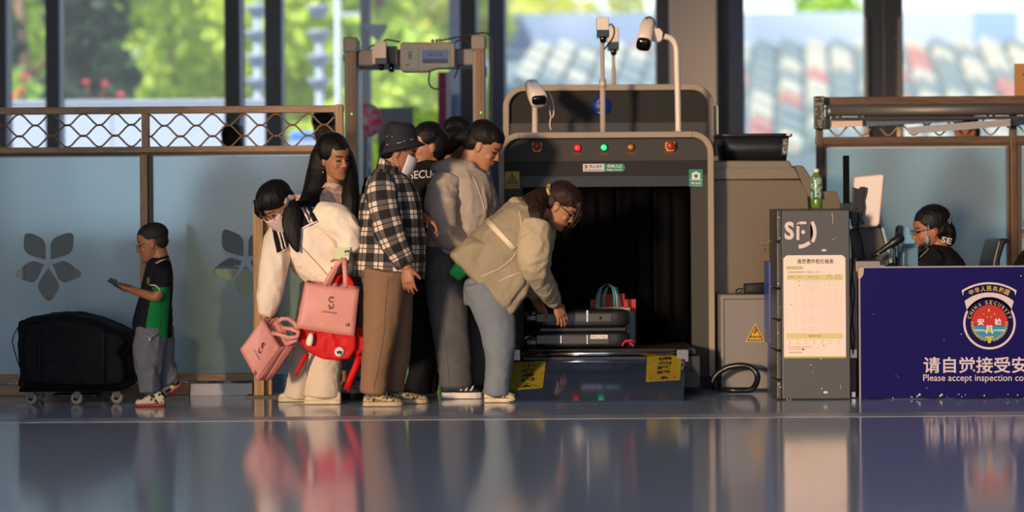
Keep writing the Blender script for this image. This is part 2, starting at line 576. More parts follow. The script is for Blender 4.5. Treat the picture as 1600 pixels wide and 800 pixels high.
mb = MB(); mb.box((-16, -1.19, -0.05), (16, -0.93, 0.0012)); structure(mb, 'trim_1', M_inlay)

mb = MB(); mb.box((-16, -17, 5.6), (16, YW + 0.5, 5.9)); structure(mb, 'ceiling', M_ceil)
mb = MB(); mb.box((-16.3, -17, -0.2), (-16, YW + 0.3, 5.9)); structure(mb, 'wall_left', M_plaster)
mb = MB(); mb.box((16, -17, -0.2), (16.3, YW + 0.3, 5.9)); structure(mb, 'wall_right', M_plaster)
# unseen wall behind the camera, shaped to shade the left and admit low sunlight
mb = MB(); mb.box((-16, -17.3, -0.2), (-10.62, -17, 5.9)); mb.box((4.5, -17.3, -0.2), (16, -17, 5.9)); mb.box((-10.62, -17.3, 5.55), (4.5, -17, 5.9))
structure(mb, 'wall_front_shading', M_plaster)

# glazing: bays between the mullions
mull = [(-30, 16, M_dark, 12), (72, 98, M_dark, 95), (352, 382, M_brown, 377), (415, 445, M_dark, 442), (720, 746, M_brown, 747), (765, 790, M_navy, 790), (1027, 1047, M_brown, None), (1118, 1142, M_brown, None), (1142, 1165, M_navy, None), (1640, 1670, M_dark, None)]
k = 2
for (x0, x1, m_, ln) in mull:
    a = P(x0, 335, YW).x; c = P(x1, 335, YW).x
    mb = MB(); mb.box((a, YW, 0), (c, YW + 0.14, 5.6), 0.008)
    o = structure(mb, 'trim_%d' % k, m_); k += 1
    if ln:
        e = P(ln, 335, YW).x; mb = MB(); mb.box((e, YW - 0.012, 0), (e + 0.022, YW - 0.001, 5.6)); structure(mb, 'edge_strip', M_line, o)
# plastered column
mb = MB(); mb.box((P(1047, 335, YW).x, YW - 0.25, 0), (P(1118, 335, YW).x, YW + 0.3, 5.6), 0.01); structure(mb, 'wall_column', M_plaster)
xs = [-16, P(16, 335, YW).x, P(72, 335, YW).x, P(98, 335, YW).x, P(352, 335, YW).x, P(382, 335, YW).x, P(415, 335, YW).x, P(445, 335, YW).x, P(720, 335, YW).x, P(746, 335, YW).x, P(765, 335, YW).x, P(790, 335, YW).x, P(1027, 335, YW).x]
bays = [(P(16, 0, YW).x, P(72, 0, YW).x), (P(98, 0, YW).x, P(352, 0, YW).x), (P(382, 0, YW).x, P(415, 0, YW).x), (P(445, 0, YW).x, P(720, 0, YW).x), (P(746, 0, YW).x, P(765, 0, YW).x), (P(790, 0, YW).x, P(1027, 0, YW).x)]
for i, (a, c) in enumerate(bays):
    mb = MB(); mb.box((a, YW + 0.05, 0.12), (c, YW + 0.07, 5.6)); o = structure(mb, 'window_%d' % (i + 1), M_pane)
    mb = MB(); mb.box((a, YW + 0.0, 0), (c, YW + 0.12, 0.12), 0.005); structure(mb, 'window_frame', M_dark, o)
mb = MB(); mb.box((-16, YW, 0), (P(-30, 0, YW).x, YW + 0.14, 5.6)); structure(mb, 'wall_back', M_dark)
mb = MB(); mb.box((P(1670, 0, YW).x, YW, 0), (16, YW + 0.14, 5.6)); structure(mb, 'wall_back_end', M_dark)
# double glass door on the right
M_handle = mat('handle_steel', '#b79c82', 0.3, 0.8)
for i, (x0, x1, s0, s1, hx) in enumerate([(1165, 1351, 1351, 1380, 1352), (1412, 1640, 1380, 1412, 1402)]):
    mb = MB(); a = P(x0, 0, YW).x; c = P(x1, 0, YW).x
    mb.box((a, YW + 0.05, 0.1), (c, YW + 0.066, 4.2)); o = structure(mb, 'door_%d' % (i + 1), M_pane)
    mb = MB(); mb.box((P(s0, 0, YW).x, YW + 0.02, 0), (P(s1, 0, YW).x - 0.004, YW + 0.1, 4.2), 0.006); structure(mb, 'door_stile', M_dark, o)
    mb = MB(); mb.box((a, YW + 0.02, 0.0), (c, YW + 0.1, 0.1), 0.006); mb.box((a, YW + 0.02, 4.2), (c, YW + 0.1, 4.3), 0.006); structure(mb, 'door_rail', M_dark, o)
    X = P(hx, 0, YW).x
    mb = MB(); z1 = P(hx, 28, YW).z; mb.tube([(X, YW - 0.05, 0.5), (X, YW - 0.05, z1)], 0.017, 12)
    for z in (0.9, P(hx, 60, YW).z): mb.tube([(X, YW - 0.05, z), (X + (0.03 if i == 0 else -0.03), YW + 0.03, z)], 0.012, 8)
    structure(mb, 'door_handle', M_handle, o)
mb = MB(); mb.box((P(1165, 0, YW).x, YW + 0.04, 4.3), (P(1640, 0, YW).x, YW + 0.07, 5.6)); structure(mb, 'window_7', M_pane)

# ================================================================== OUTDOORS
M_ground = mat('pavement', '#8f8d88', 0.9, bump=(6, 0.2, 0.01), var=(0.6, '#a09d95'))
mb = MB(); mb.box((-70, YW + 0.3, -0.3), (70, 110, -0.02)); structure(mb, 'ground', M_ground)


def leafmat(name, c1, c2):
    if name in MATS: return MATS[name]
    m = mat(name, c1, 0.6)
    n = m.node_tree.nodes; l = m.node_tree.links; b = n['Principled BSDF']
    g = n.new('ShaderNodeNewGeometry'); cr = n.new('ShaderNodeValToRGB')
    l.new(g.outputs['Random Per Island'], cr.inputs[0])
    cr.color_ramp.elements[0].color = (*hexc(c1), 1); cr.color_ramp.elements[1].color = (*hexc(c2), 1)
    l.new(cr.outputs[0], b.inputs['Base Color'])
    tl = n.new('ShaderNodeBsdfTranslucent'); l.new(cr.outputs[0], tl.inputs[0])
    mx = n.new('ShaderNodeMixShader'); mx.inputs[0].default_value = 0.5
    l.new(b.outputs[0], mx.inputs[1]); l.new(tl.outputs[0], mx.inputs[2]); l.new(mx.outputs[0], n['Material Output'].inputs[0])
    return m


M_bark = mat('bark', '#6d5a45', 0.9, bump=(12, 0.5, 0.02))
M_bark_pale = mat('pale_bark', '#b8ab95', 0.9, bump=(12, 0.5, 0.02))


def crown(mb, clumps, count, size, rng, flat_=0.5):
    tot = sum(c[1] ** 2 for c in clumps)
    for (c, r) in clumps:
        for _ in range(int(count * r * r / tot)):
            d = Vector((rng.gauss(0, 1), rng.gauss(0, 1), rng.gauss(0, 1))).normalized()
            p = c + d * r * (rng.random() ** 0.4)
            u = Vector((rng.gauss(0, 1), rng.gauss(0, 1), rng.gauss(0, 0.6))).normalized(); v = u.orthogonal().normalized()
            v = (Matrix.Rotation(rng.random() * 6.28, 3, u) @ v)
            s = size * rng.uniform(0.6, 1.3)
            q = [mb.bm.verts.new(p + u * s), mb.bm.verts.new(p + v * s * flat_), mb.bm.verts.new(p - u * s * 0.9), mb.bm.verts.new(p - v * s * flat_)]
            mb.bm.faces.new(q)


def tree(name, label, group, x, y, h, r, m_, seed, low=0.25, leaves=5200, size=0.16, bark=None, clumps=16):
    rng = random.Random(seed)
    root = thing(name, label, 'tree', (x, y, -0.02), group)
    mb = MB(); top = Vector((x + rng.uniform(-.3, .3), y, h * 0.8))
    mb.tube([(x, y, -0.05), (x + 0.1, y, h * 0.3), top], [0.17, 0.13, 0.05], 10)
    cl = []
    for i in range(clumps):
        z = h * (low + (1 - low) * (i + 0.5) / clumps); w = r * math.sin(math.pi * min(1, 0.15 + 0.85 * (1 - (z / h - low) / (1 - low)))) + 0.25
        a = rng.random() * 6.28; cr_ = rng.uniform(0.35, 0.6) * r
        cl.append((Vector((x + math.cos(a) * w * 0.75, y + math.sin(a) * w * 0.75, min(z, h - cr_ * 0.5))), cr_))
    for c, cr_ in cl[::2]: mb.tube([(x, y, max(h * .15, c.z - 1.0)), c], [0.06, 0.02], 6)
    mb.build('trunk', bark or M_bark, root, shade='smooth')
    mb = MB(); crown(mb, cl, leaves, size, rng); me = mb.mesh(recalc=False); link_mesh('foliage', me, m_, root)
    return root


Lg = leafmat('leaf_light', '#9dba3a', '#dbe86c'); Lm = leafmat('leaf_mid', '#72a034', '#b9d658'); Ld = leafmat('leaf_dark', '#1c3428', '#35523a')
Ly = leafmat('leaf_yellow', '#b5c248', '#e8e680')
TG = 'trees beyond the windows'
tree('dark_evergreen', 'dark bluish evergreen in the leftmost window bay, red blossoms at its foot', TG, -7.25, 22.0, 7.5, 1.15, Ld, 1, 0.02, 6500, 0.13)
tree('dark_evergreen', 'low dark evergreen right of the second window mullion, lower than the trees behind it', TG, -5.65, 18.5, 3.3, .5, Ld, 2, 0.02, 4500, 0.12)
tree('broadleaf_tree', 'sunlit yellow-green tree nearest the left end of the long white hoarding', TG, -8.9, 27.0, 8.6, 2.6, Lm, 3, 0.1, 7000, 0.2)
tree('broadleaf_tree', 'bright green tree in the middle of the second window bay, behind the hoarding', TG, -6.6, 33.0, 9.0, 2.8, Lg, 4, 0.1, 7500, 0.2)
tree('broadleaf_tree', 'mid-green tree behind the left stacked-disc lamp post', TG, -4.88, 39.0, 10, 2.7, Lm, 5, 0.1, 7000, 0.2)
tree('broadleaf_tree', 'pale green tree between the two stacked-disc lamp posts', TG, -2.19, 24.0, 7.6, 2.0, Lg, 6, 0.1, 6500, 0.19)
tree('broadleaf_tree', 'yellow-lit tree seen through the metal detector gate', TG, -1.75, 28.5, 8.2, 1.4, Ly, 7, 0.06, 7500, 0.19)
tree('broadleaf_tree', 'green tree at the right post of the metal detector gate', TG, -1.2, 36.0, 8.0, 1.0, Lm, 8, 0.06, 6000, 0.19)
tree('broadleaf_tree', 'far tree over the pale building with a pale trunk, above the scanner masts', TG, 2.2, 62.0, 13.0, 3.0, Ly, 9, 0.4, 5000, 0.22, M_bark_pale)
tree('broadleaf_tree', 'small far tree showing over the pale building at the right door', TG, 9.6, 62.0, 8.2, 1.3, Lm, 10, 0.5, 2000, 0.2)
# long row of tall greenery behind the single trees
hg = thing('tall_hedge', 'continuous tall green hedge far behind the separate trees outside', 'hedge', (-9, 47, -0.02))
rng = random.Random(77); mb = MB(); crown(mb, [(Vector((-17.5 + i * .85, 47 + rng.uniform(-.6, .6), z + rng.uniform(-.4, .4))), 1.15) for i in range(19) for z in (1.5, 3, 4.6, 6.2, 7.6)], 26000, .22, rng); link_mesh('foliage', mb.mesh(recalc=False), Lg, hg)
for i in range(5):
    mb = MB(); mb.tube([(-17 + i * 3.9, 47, -.05), (-17 + i * 3.9, 47, 6)], [.12, .04], 8); mb.build('stem', M_bark, hg)
# low hedge, added outside so the clear petals look dark
lh = thing('dark_backing_hedge', 'low dark clipped hedge added outside to darken the clear flower petals', 'hedge', (-4.6, 8.6, -0.02))
mb = MB(); crown(mb, [(Vector((-8.2 + i * .33, 8.6, z)), .34) for i in range(20) for z in (.3, .62)], 9000, .07, rng); link_mesh('foliage', mb.mesh(recalc=False), Ld, lh)
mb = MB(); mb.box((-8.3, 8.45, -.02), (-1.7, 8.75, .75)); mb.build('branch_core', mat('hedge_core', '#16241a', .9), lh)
# flowering shrub
for (fx, fy, lab) in [(38, 118, 'leftmost'), (148, 128, 'right-hand')]:
    Yf = 17.0 if fx < 100 else 16.4; c = P(fx, fy + 12, Yf); rng = random.Random(fx)
    root = thing('flowering_shrub', '%s of the two red-blossomed shrubs outside the left windows' % lab, 'shrub', (c.x, Yf, -0.02), 'flowering shrubs')
    mb = MB(); cl = [(Vector((c.x + rng.uniform(-.35, .35), Yf + rng.uniform(-.3, .3), z)), 0.33) for z in [0.5 + 0.25 * i for i in range(int((c.z - .2) / .25))]]
    crown(mb, cl, 1600, 0.07, rng); link_mesh('foliage', mb.mesh(recalc=False), Lm if fx < 100 else Ld, root)
    mb = MB(); mb.tube([(c.x, Yf, -.03), (c.x, Yf, c.z - .3)], [0.05, 0.02], 8); mb.build('stem', M_bark, root)
    pts = [(40, 120), (33, 141), (22, 149)] if fx < 100 else [(135, 128), (165, 132), (189, 147)]
    for p in pts:
        mb = MB(); q = P(p[0], p[1], Yf - 0.42)
        for _ in range(7): mb.ell(q + Vector((rng.uniform(-.03, .03), rng.uniform(-.03, .03), rng.uniform(-.03, .03))), (0.024, 0.024, 0.02), n=8)
        mb.tube([q, (c.x, Yf, q.z - 0.4)], 0.006, 5)
        mb.build('blossom', mat('blossom_red', '#d8434c', 0.6), root)

# white hoarding
M_hoard = mat('hoarding_white', '#a6b1c8', 0.6)
root = thing('site_hoarding', 'long white hoarding outside the left windows, behind the wavy lattice', 'hoarding', (-7.6, 13, 0))
zt = P(200, 163, 13).z
for i in range(6):
    x0 = -13.4 + i * 1.79
    mb = MB(); mb.box((x0, 13, -0.02), (min(x0 + 1.78, P(425, 0, 13).x), 13.05, zt), 0.004); mb.build('panel', M_hoard, root)
mb = MB(); mb.box((-13.4, 12.98, zt), (P(425, 0, 13).x, 13.07, zt + 0.05), 0.005); mb.build('top_rail', mat('hoard_rail', '#98a2b5', 0.5), root)

# stacked-disc lamp posts
M_post = mat('post_grey', '#8c97a4', 0.5)
for (px_, top, lab) in [(402, -30, 'left stacked-disc lamp post outside, nearer the dark mullions'), (498, 18, 'right stacked-disc lamp post outside, left of the gate')]:
    Y = 16.0; c = P(px_, 0, Y); root = thing('lamp_post', lab, 'lamp post', (c.x, Y, -0.02), 'stacked-disc lamp posts')
    s = S(Y); zt = P(px_, top, Y).z
    mb = MB(); mb.lathe([(7 * s, 0), (7 * s, 0.3), (6.5 * s, zt - 0.25)], (c.x, Y, -0.02)); mb.build('pole', M_post, root, shade='smooth')
    for i in range(4):
        zz = P(px_, [16, 55, 93, 130][i], Y).z
        mb = MB(); mb.lathe([(7 * s, -0.1), (19 * s, 0.03), (20 * s, 0.06), (8 * s, 0.07)], (c.x, Y, zz)); mb.build('disc', M_post, root)
root = thing('round_pole', 'slim grey pole outside right of the stacked-disc posts', 'pole', (P(527, 0, 15).x, 15, -0.02))
mb = MB(); mb.lathe([(4.5 * S(15), 0), (4.5 * S(15), P(527, -5, 15).z)], root.location); mb.build('pole', mat('pole_lilac', '#a3a9b8', 0.5), root, shade='smooth')
mb = MB(); q = P(527, 22, 15); mb.box((q.x, 14.97, q.z - 0.02), (P(566, 22, 15).x, 15.03, q.z + 0.02)); mb.build('arm', mat('pole_lilac', '#a3a9b8', 0.5), root)
for (x0, x1, c_, lab) in [(562, 579, '#28415f', 'dark blue square post outside, behind the gate left upright'), (701, 718, '#5c6d8a', 'blue-grey square post outside, left of the bronze mullion')]:
    mb = MB(); a = P(x0, 0, 9.0); e = P(x1, 0, 9.0); mb.box((a.x, 9.0, -0.02), (e.x, 9.0 + e.x - a.x, 5.2), 0.01)
    single(mb, 'square_post', mat('post' + c_, c_, 0.5), lab, 'post', 'square posts outside')

# blue low barrier
Y = 11.5
root = thing('water_barrier', 'bright blue low barrier outside, behind the right end of the lattice', 'barrier', (P(475, 0, Y).x, Y, -0.02))
mb = MB(); a = P(444, 205, Y); e = P(530, 224, Y)
mb.prism([(a.x, Y, -0.02), (a.x + .05, Y + 0.18, a.z), (e.x, Y + 0.18, a.z), (e.x, Y, -0.02)], (0, 0.3, 0), bev=0.02)
mb.build('shell', mat('barrier_blue', '#2f6fe0', 0.4), root)
mb = MB(); mb.box((a.x + .02, Y + .12, a.z - .15), (e.x - .02, Y + 0.15, a.z - .1)); mb.build('band', M_hoard, root)

# banner, display board, round sign near the window
Y = 5.2
a = P(684, 112, Y); e = P(705, 240, Y)
root = thing('roll_banner', 'narrow magenta and white upright banner seen through the gate', 'banner', (a.x, Y, 0))
mb = MB(); mb.box((a.x, Y, 0.1), (P(696, 0, Y).x, Y + 0.02, a.z)); mb.build('magenta_panel', mat('banner_magenta', '#a8305c', 0.6), root)
mb = MB(); mb.box((P(696, 0, Y).x, Y, 0.1), (e.x, Y + 0.02, a.z)); mb.build('white_panel', mat('banner_white', '#d6cfd6', 0.6), root)
mb = MB(); mb.box((a.x - .05, Y - .12, 0), (e.x + .05, Y + .14, 0.1), 0.01); mb.build('base', M_dark, root)
Y = 5.6; a = P(590, 168, Y); e = P(646, 260, Y)
root = thing('display_board', 'dark blue-grey display board behind the gate, right of the round pink sign', 'board', (a.x, Y, 0))
mb = MB(); mb.box((a.x, Y, e.z), (e.x, Y + .04, a.z), .004); mb.build('screen', mat('board_dark', '#2c3d52', 0.25), root)
mb = MB(); mb.box((a.x, Y - .01, e.z - 0.12), (e.x, Y + .05, e.z), .004); mb.build('lower_rail', mat('board_blue', '#26477c', 0.4), root)
mb = MB(); mb.box((a.x, Y, 0), (a.x + .04, Y + .04, e.z)); mb.box((e.x - .04, Y, 0), (e.x, Y + .04, e.z)); mb.build('stand', M_dark, root)
Y = 3.2; c = P(571, 188, Y); s = S(Y)
root = thing('round_floor_sign', 'round pink patterned sign on a post behind the gate left upright', 'sign', (c.x, Y, 0))
mb = MB(); mb.lathe([(27 * s, 0), (27 * s, 0.012)], (c.x, Y, c.z), (0, 1, 0), 40); mb.build('rim', mat('sign_rim', '#e88aa0', 0.5), root)
mb = MB(); mb.lathe([(24.5 * s, 0), (24.5 * s, 0.006)], (c.x, Y - .004, c.z), (0, 1, 0), 40); mb.build('face', mat('sign_pink', '#e0557c', 0.5, var=(18, '#c3b4c4', 0.06)), root)
mb = MB(); mb.cyl((c.x, Y + .02, 0.02), (c.x, Y + .02, c.z), 0.015); mb.lathe([(0.17, 0), (0.16, 0.025)], (c.x, Y, 0)); mb.build('post', M_line, root)
# sticker on the glass
mb = MB(); Y = YW + 0.045
mb.pprism([(567, 38), (607, 38), (600, 54), (590, 66), (580, 56)], Y - 0.002, Y)
single(mb, 'glass_sticker', mat('sticker_white', '#dfeaea', 0.5), 'white inverted triangle sticker high on the glass, above the gate camera', 'sticker')

# the pale building to the right
M_fascia = mat('fascia_blue', '#95a3b8', 0.5); M_fascia2 = mat('fascia_grey', '#7f90ad', 0.5); M_bwall = mat('pale_wall', '#a8b0b8', 0.7); M_bglass = mat('far_glass', '#6f8cab', 0.25)
Y = 38.0
root = thing('pale_building', 'long pale blue building with a slatted awning beyond the right-hand glass', 'building', (P(1200, 0, Y).x, Y, -0.02))
z1 = P(1200, 19, Y).z; z0 = P(1200, 71, Y).z
for (x0, x1, m_) in [(786, 1030, M_fascia2), (1030, 1520, M_fascia), (1520, 1590, mat('fascia_deep', '#7590bd', 0.5)), (1590, 1760, M_bwall)]:
    mb = MB(); mb.box((P(x0, 0, Y).x, Y, z0), (P(x1, 0, Y).x, Y + 3, z1)); mb.build('fascia', m_, root)
mb = MB(); mb.box((P(786, 0, Y).x, Y + 1, -0.02), (P(1760, 0, Y).x, Y + 4, z0)); mb.build('wall', M_bwall, root)
for x0 in range(800, 1030, 44):
    mb = MB(); mb.box((P(x0, 0, Y).x, Y + .9, 0.4), (P(x0 + 36, 0, Y).x, Y + 1.05, z0 - 0.15)); mb.build('window', M_bglass, root)
for x0 in (1480, 1530):
    mb = MB(); mb.box((P(x0, 0, Y).x, Y + .9, 0.0), (P(x0 + 44, 0, Y).x, Y + 1.05, z0 - 0.15)); mb.build('window', M_bglass, root)
# slatted awning / roof in front of it
Y0, Y1 = 27.0, 37.0
a = P(1160, 235, Y0); e = P(1480, 72, Y1)
A2 = mat('awning_pale', '#74807f', 0.6); A3 = mat('awning_pink', '#a3746c', 0.6); A4 = mat('awning_cream', '#a9a698', 0.6)
aw = thing('slatted_roof', 'low sloping roof of pale diagonal tiles in front of the long pale building', 'roof', ((a.x + e.x) / 2, 30, -0.02))
rng = random.Random(5)
for rowi in range(9):
    t0 = rowi / 9; t1 = (rowi + 1) / 9
    mbs = {0: MB(), 1: MB(), 2: MB()}
    for j in range(34):
        x0 = -0.6 + j * 0.52; yy = Y0 + (Y1 - Y0) * t0; zz = 2.2 + 2.5 * t0
        k_ = 1 if rng.random() < 0.12 else (2 if rng.random() < 0.4 else 0)
        mm = mbs[k_]
        mm.box((x0 + rowi * .13, yy, zz), (x0 + 0.36 + rowi * .13, yy + 1.0, zz + 0.2), rot=Euler((R(13), R(24), 0)).to_matrix())
    for k_, mm in mbs.items():
        if len(mm.bm.verts): mm.build('tile_row', [A2, A3, A4][k_], aw)
        else: mm.bm.free()
mb = MB(); mb.prism([(-0.8, Y0, -0.02), (-0.8, Y0, 2.1), (-0.8, Y1, 4.6), (-0.8, Y1, -0.02)], (18.5, 0, 0)); mb.build('slab', mat('awning_base', '#66747a', 0.7), aw)
# ================================================================== LATTICE PARTITIONS
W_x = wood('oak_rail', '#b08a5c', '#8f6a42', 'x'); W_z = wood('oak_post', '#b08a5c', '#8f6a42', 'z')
W_dx = mat('oak_dark_bead', '#4c3622', 0.5)  # darker brown for the thin beads and slim posts
M_wire = mat('lattice_wire', '#94764e', 0.4)
M_frost = frostmat('frosted_film', (0.92, 1.0, 1.0), (0.66, 0.80, 0.86), 0.62)
M_clear = glassmat('clear_pane', (0.80, 0.86, 0.86), 0.015)


def rail(mb, x0, x1, ytop, ybot, xref, Y, d=0.05, bev=0.004):
    zt, zb = P(xref, ytop, Y).z, P(xref, ybot, Y).z
    mb.box((P(x0, 335, Y).x, Y, zb), (P(x1, 335, Y).x, Y + d, zt), bev)


def post(mb, x0, x1, ytop, ybot, Y, d=0.06, z0=None, bev=0.004):
    xr = (x0 + x1) / 2; zt = P(xr, ytop, Y).z; zb = z0 if z0 is not None else P(xr, ybot, Y).z
    mb.box((P(x0, 335, Y).x, Y - 0.004, zb), (P(x1, 335, Y).x, Y + d, zt), bev)


def lattice(parent, x0, x1, ys, xref, Y, period=50.0, amp=9.0, r=0.0055, phase=105.0):
    """wavy iron wires in one bay"""
    for i, yc in enumerate(ys):
        pts = []; x = x0
        while x <= x1 + 0.1:
            y = yc + (amp if i % 2 == 0 else -amp) * math.cos(2 * math.pi * (x - phase) / period)
            dz = P(xref, y, Y).z; pts.append(Vector((P(x, 335, Y).x, Y + 0.024, dz))); x += 2.5
        mb = MB(); mb.tube(pts, r, 6); mb.build('lattice_wire', M_wire, parent, shade='smooth')


def film_with_flower(name, parent, x0, x1, y0, y1, Y, flower=None, xref=None):
    """frosted film with the petals of a five-petal flower left clear"""
    c = bpy.data.curves.new('f', 'CURVE'); c.dimensions = '2D'; c.fill_mode = 'BOTH'; c.extrude = 0.0012
    a, b = P(x0, y1, Y), P(x1, y0, Y)
    a.x, b.x = P(x0, 335, Y).x, P(x1, 335, Y).x
    if xref: a.z, b.z = P(xref, y1, Y).z, P(xref, y0, Y).z

    def add(pts):
        s = c.splines.new('POLY'); s.points.add(len(pts) - 1); s.use_cyclic_u = True
        for q, p in zip(s.points, pts): q.co = (p[0], p[1], 0, 1)
    add([(a.x, a.z), (b.x, a.z), (b.x, b.z), (a.x, b.z)])
    if flower:
        fx, fy, k = flower
        kites = [[(-3.5, -4), (-38, -14), (-37, -50), (-3.5, -36)], [(4, -4), (39, -14), (41, -50), (4, -37)],
                 [(-6, 3), (-26, -4), (-57, 20), (-20, 35)], [(7, 3), (27, -4), (58, 20), (20, 35)],
                 [(0.5, 8), (-19, 37), (1, 66), (21, 37)]]
        for kt in kites:
            pts = []; m = len(kt)
            for i in range(m):
                p0 = Vector(kt[i - 1]); p1 = Vector(kt[i]); p2 = Vector(kt[(i + 1) % m]); f = 0.06 if i == 0 else 0.36
                qa = p1.lerp(p0, f); qb = p1.lerp(p2, f)
                for t in [0, .2, .4, .6, .8, 1]:
                    q = (qa * (1 - t) + p1 * t).lerp(p1 * (1 - t) + qb * t, t)
                    w = P(fx + q.x * k, fy + q.y * k, Y); pts.append((w.x, w.z))
            add(pts)
    o = bpy.data.objects.new('f', c); col.objects.link(o)
    dg = bpy.context.evaluated_depsgraph_get(); me = bpy.data.meshes.new_from_object(o.evaluated_get(dg)); bpy.data.objects.remove(o)
    me.transform(Matrix(((1, 0, 0, 0), (0, 0, -1, Y), (0, 1, 0, 0), (0, 0, 0, 1))))
    return link_mesh(name, me, M_frost, parent)


Y = 0.72
part = thing('lattice_partition', 'long oak partition at left with wavy lattice above frosted flower-cut glass', 'partition', (P(270, 0, Y).x, Y, 0), 'oak lattice partitions')
for (x0, x1, ya, yb, d, n_) in [(-60, 538, 166.5, 177.5, .06, 'top_rail'), (-60, 538, 229, 238.5, .06, 'middle_rail'), (-60, 395, 584, 596, .06, 'bottom_rail'), (-60, 294, 600, 617, .05, 'floor_rail')]:
    mb = MB(); rail(mb, x0, x1, ya, yb, 230, Y, d); mb.build(n_, W_x, part)
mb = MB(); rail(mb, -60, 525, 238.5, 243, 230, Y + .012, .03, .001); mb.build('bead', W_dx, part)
for (x0, x1) in [(222, 233), (525, 537)]:
    mb = MB(); post(mb, x0, x1, 177 if x0 < 300 else 163, 230, Y); mb.build('lattice_post', W_z, part)
for (x0, x1) in [(219, 231), (232.5, 238.5), (525, 538)]:
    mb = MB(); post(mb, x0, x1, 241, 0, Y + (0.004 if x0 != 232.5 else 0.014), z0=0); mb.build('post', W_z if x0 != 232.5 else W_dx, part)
lattice(part, -60, 222, (187, 204, 220.5), 110, Y)
lattice(part, 233, 525, (187, 204, 220.5), 380, Y, phase=232 + 25)
for (x0, x1, fl, lab) in [(-60, 219, (75, 410, 1.0), 'left'), (238.5, 525, (384, 405, 1.0), 'right')]:
    mb = MB(); a = P(x0, 335, Y).x; c = P(x1, 335, Y).x; zt = P(230, 243, Y).z; zb = P(230, 586, Y).z
    mb.box((a, Y + 0.030, zb), (c, Y + 0.034, zt)); mb.build('glass_pane', M_clear, part)
    film_with_flower('frosted_film', part, x0, x1, 243, 586, Y + 0.024, fl, 230)
    mb = MB(); rail(mb, x0, x1, 243, 245.2, 230, Y + 0.018, .006, 0); mb.build('pane_edge', mat('pane_edge', '#aebfc4', 0.3), part)

# short gate post and the pale threshold block beside it
Yg = 0.5
gp = thing('gate_post', 'short sunlit oak post behind the woman in the sailor-collar jacket', 'post', (P(408, 0, Yg).x, Yg, 0))
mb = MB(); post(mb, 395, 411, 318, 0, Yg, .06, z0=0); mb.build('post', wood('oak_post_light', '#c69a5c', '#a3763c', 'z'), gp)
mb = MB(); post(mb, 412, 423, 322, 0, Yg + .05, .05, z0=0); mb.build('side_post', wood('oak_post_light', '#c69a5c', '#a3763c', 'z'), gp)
mb = MB(); mb.box((P(380, 0, Yg).x, Yg - .05, 0), (P(440, 0, Yg).x, Yg + .14, 0.012), .004); mb.build('foot_plate', mat('foot_plate', '#6b5a45', 0.5), gp)
mb = MB(); mb.pbox(297, 599, 394, 622, .66, .70, .004, z0=0.0)
single(mb, 'threshold_block', mat('threshold', '#ddd5cf', 0.5), 'pale low plinth under the partition rail, right of the walking boy', 'plinth')
# things seen behind the frosted glass
M_beige = mat('beige_board', '#cbbf86', 0.6); M_black = mat('black_plastic', '#0c0d11', 0.45)
ds = thing('bag_table', 'beige panelled table pressed behind the right frosted pane, topped by a dark slab', 'table', (P(350, 0, 1.1).x, 1.1, 0))
mb = MB(); mb.box((P(291, 0, .762).x, .762, 0.17), (P(470, 0, .762).x, .785, P(340, 420, .762).z), .001); mb.build('front_panel', M_beige, ds)
mb = MB(); mb.box((P(291, 0, .786).x, .786, 0.0), (P(300, 0, .786).x, 1.4, P(340, 420, .786).z)); mb.build('side_panel', M_beige, ds)
mb = MB(); mb.box((P(334, 0, .86).x, .765, P(340, 420, .86).z), (P(470, 0, .86).x, 1.42, P(340, 417, .86).z), .003); mb.build('table_top', M_dark, ds)
mb = MB(); mb.pprism([(291, 419), (291, 349), (300, 351), (330, 419)], .764, .775); mb.build('end_fin', M_beige, ds)
bx = thing('lunch_tin', 'small dark tin on the beige table, seen through a clear petal', 'tin', P(352, 417, 1.0))
mb = MB(); mb.lathe([(.055, .0), (.06, .01), (.06, .05), (.064, .052), (.064, .06), (.0, .066)], P(352, 417, 1.0)); mb.build('tin', mat('tin', '#2b2d31', 0.3, 0.7), bx, shade='smooth')
dp = thing('queue_pole', 'dark square pole behind the left frosted pane, rising beside the black bag', 'pole', (P(122, 0, 1.0).x, 1.0, 0))
mb = MB(); mb.box((P(113, 0, .85).x, .85, 0), (P(129, 0, .85).x, .92, P(120, 398, .85).z), .003); mb.build('pole', M_dark, dp)
mb = MB(); mb.box((P(106, 0, .85).x, .8, 0), (P(136, 0, .85).x, .98, 0.02), .003); mb.build('base', M_dark, dp)
# bench added behind the glass to keep the clear petals dark
sb = thing('dark_backing_bench', 'black bench added behind the partition to darken the clear flower petals', 'bench', (-2.9, 2.6, 0))
for i in range(4):
    x = -4.0 + i * .6
    mb = MB(); mb.box((x, 2.3, .42), (x + .54, 2.8, .47), .02); mb.build('seat', M_black, sb)
    mb = MB(); mb.box((x, 2.78, .46), (x + .54, 2.84, .98), .02); mb.build('backrest', M_black, sb)
mb = MB(); mb.box((-4.0, 2.5, .34), (-1.65, 2.6, .42), .005); mb.build('beam', M_line, sb)
for x in (-3.6, -2.0):
    mb = MB(); mb.box((x, 2.25, 0), (x + .06, 2.9, .05), .005); mb.box((x, 2.5, .04), (x + .06, 2.6, .36), .005); mb.build('leg', M_line, sb)

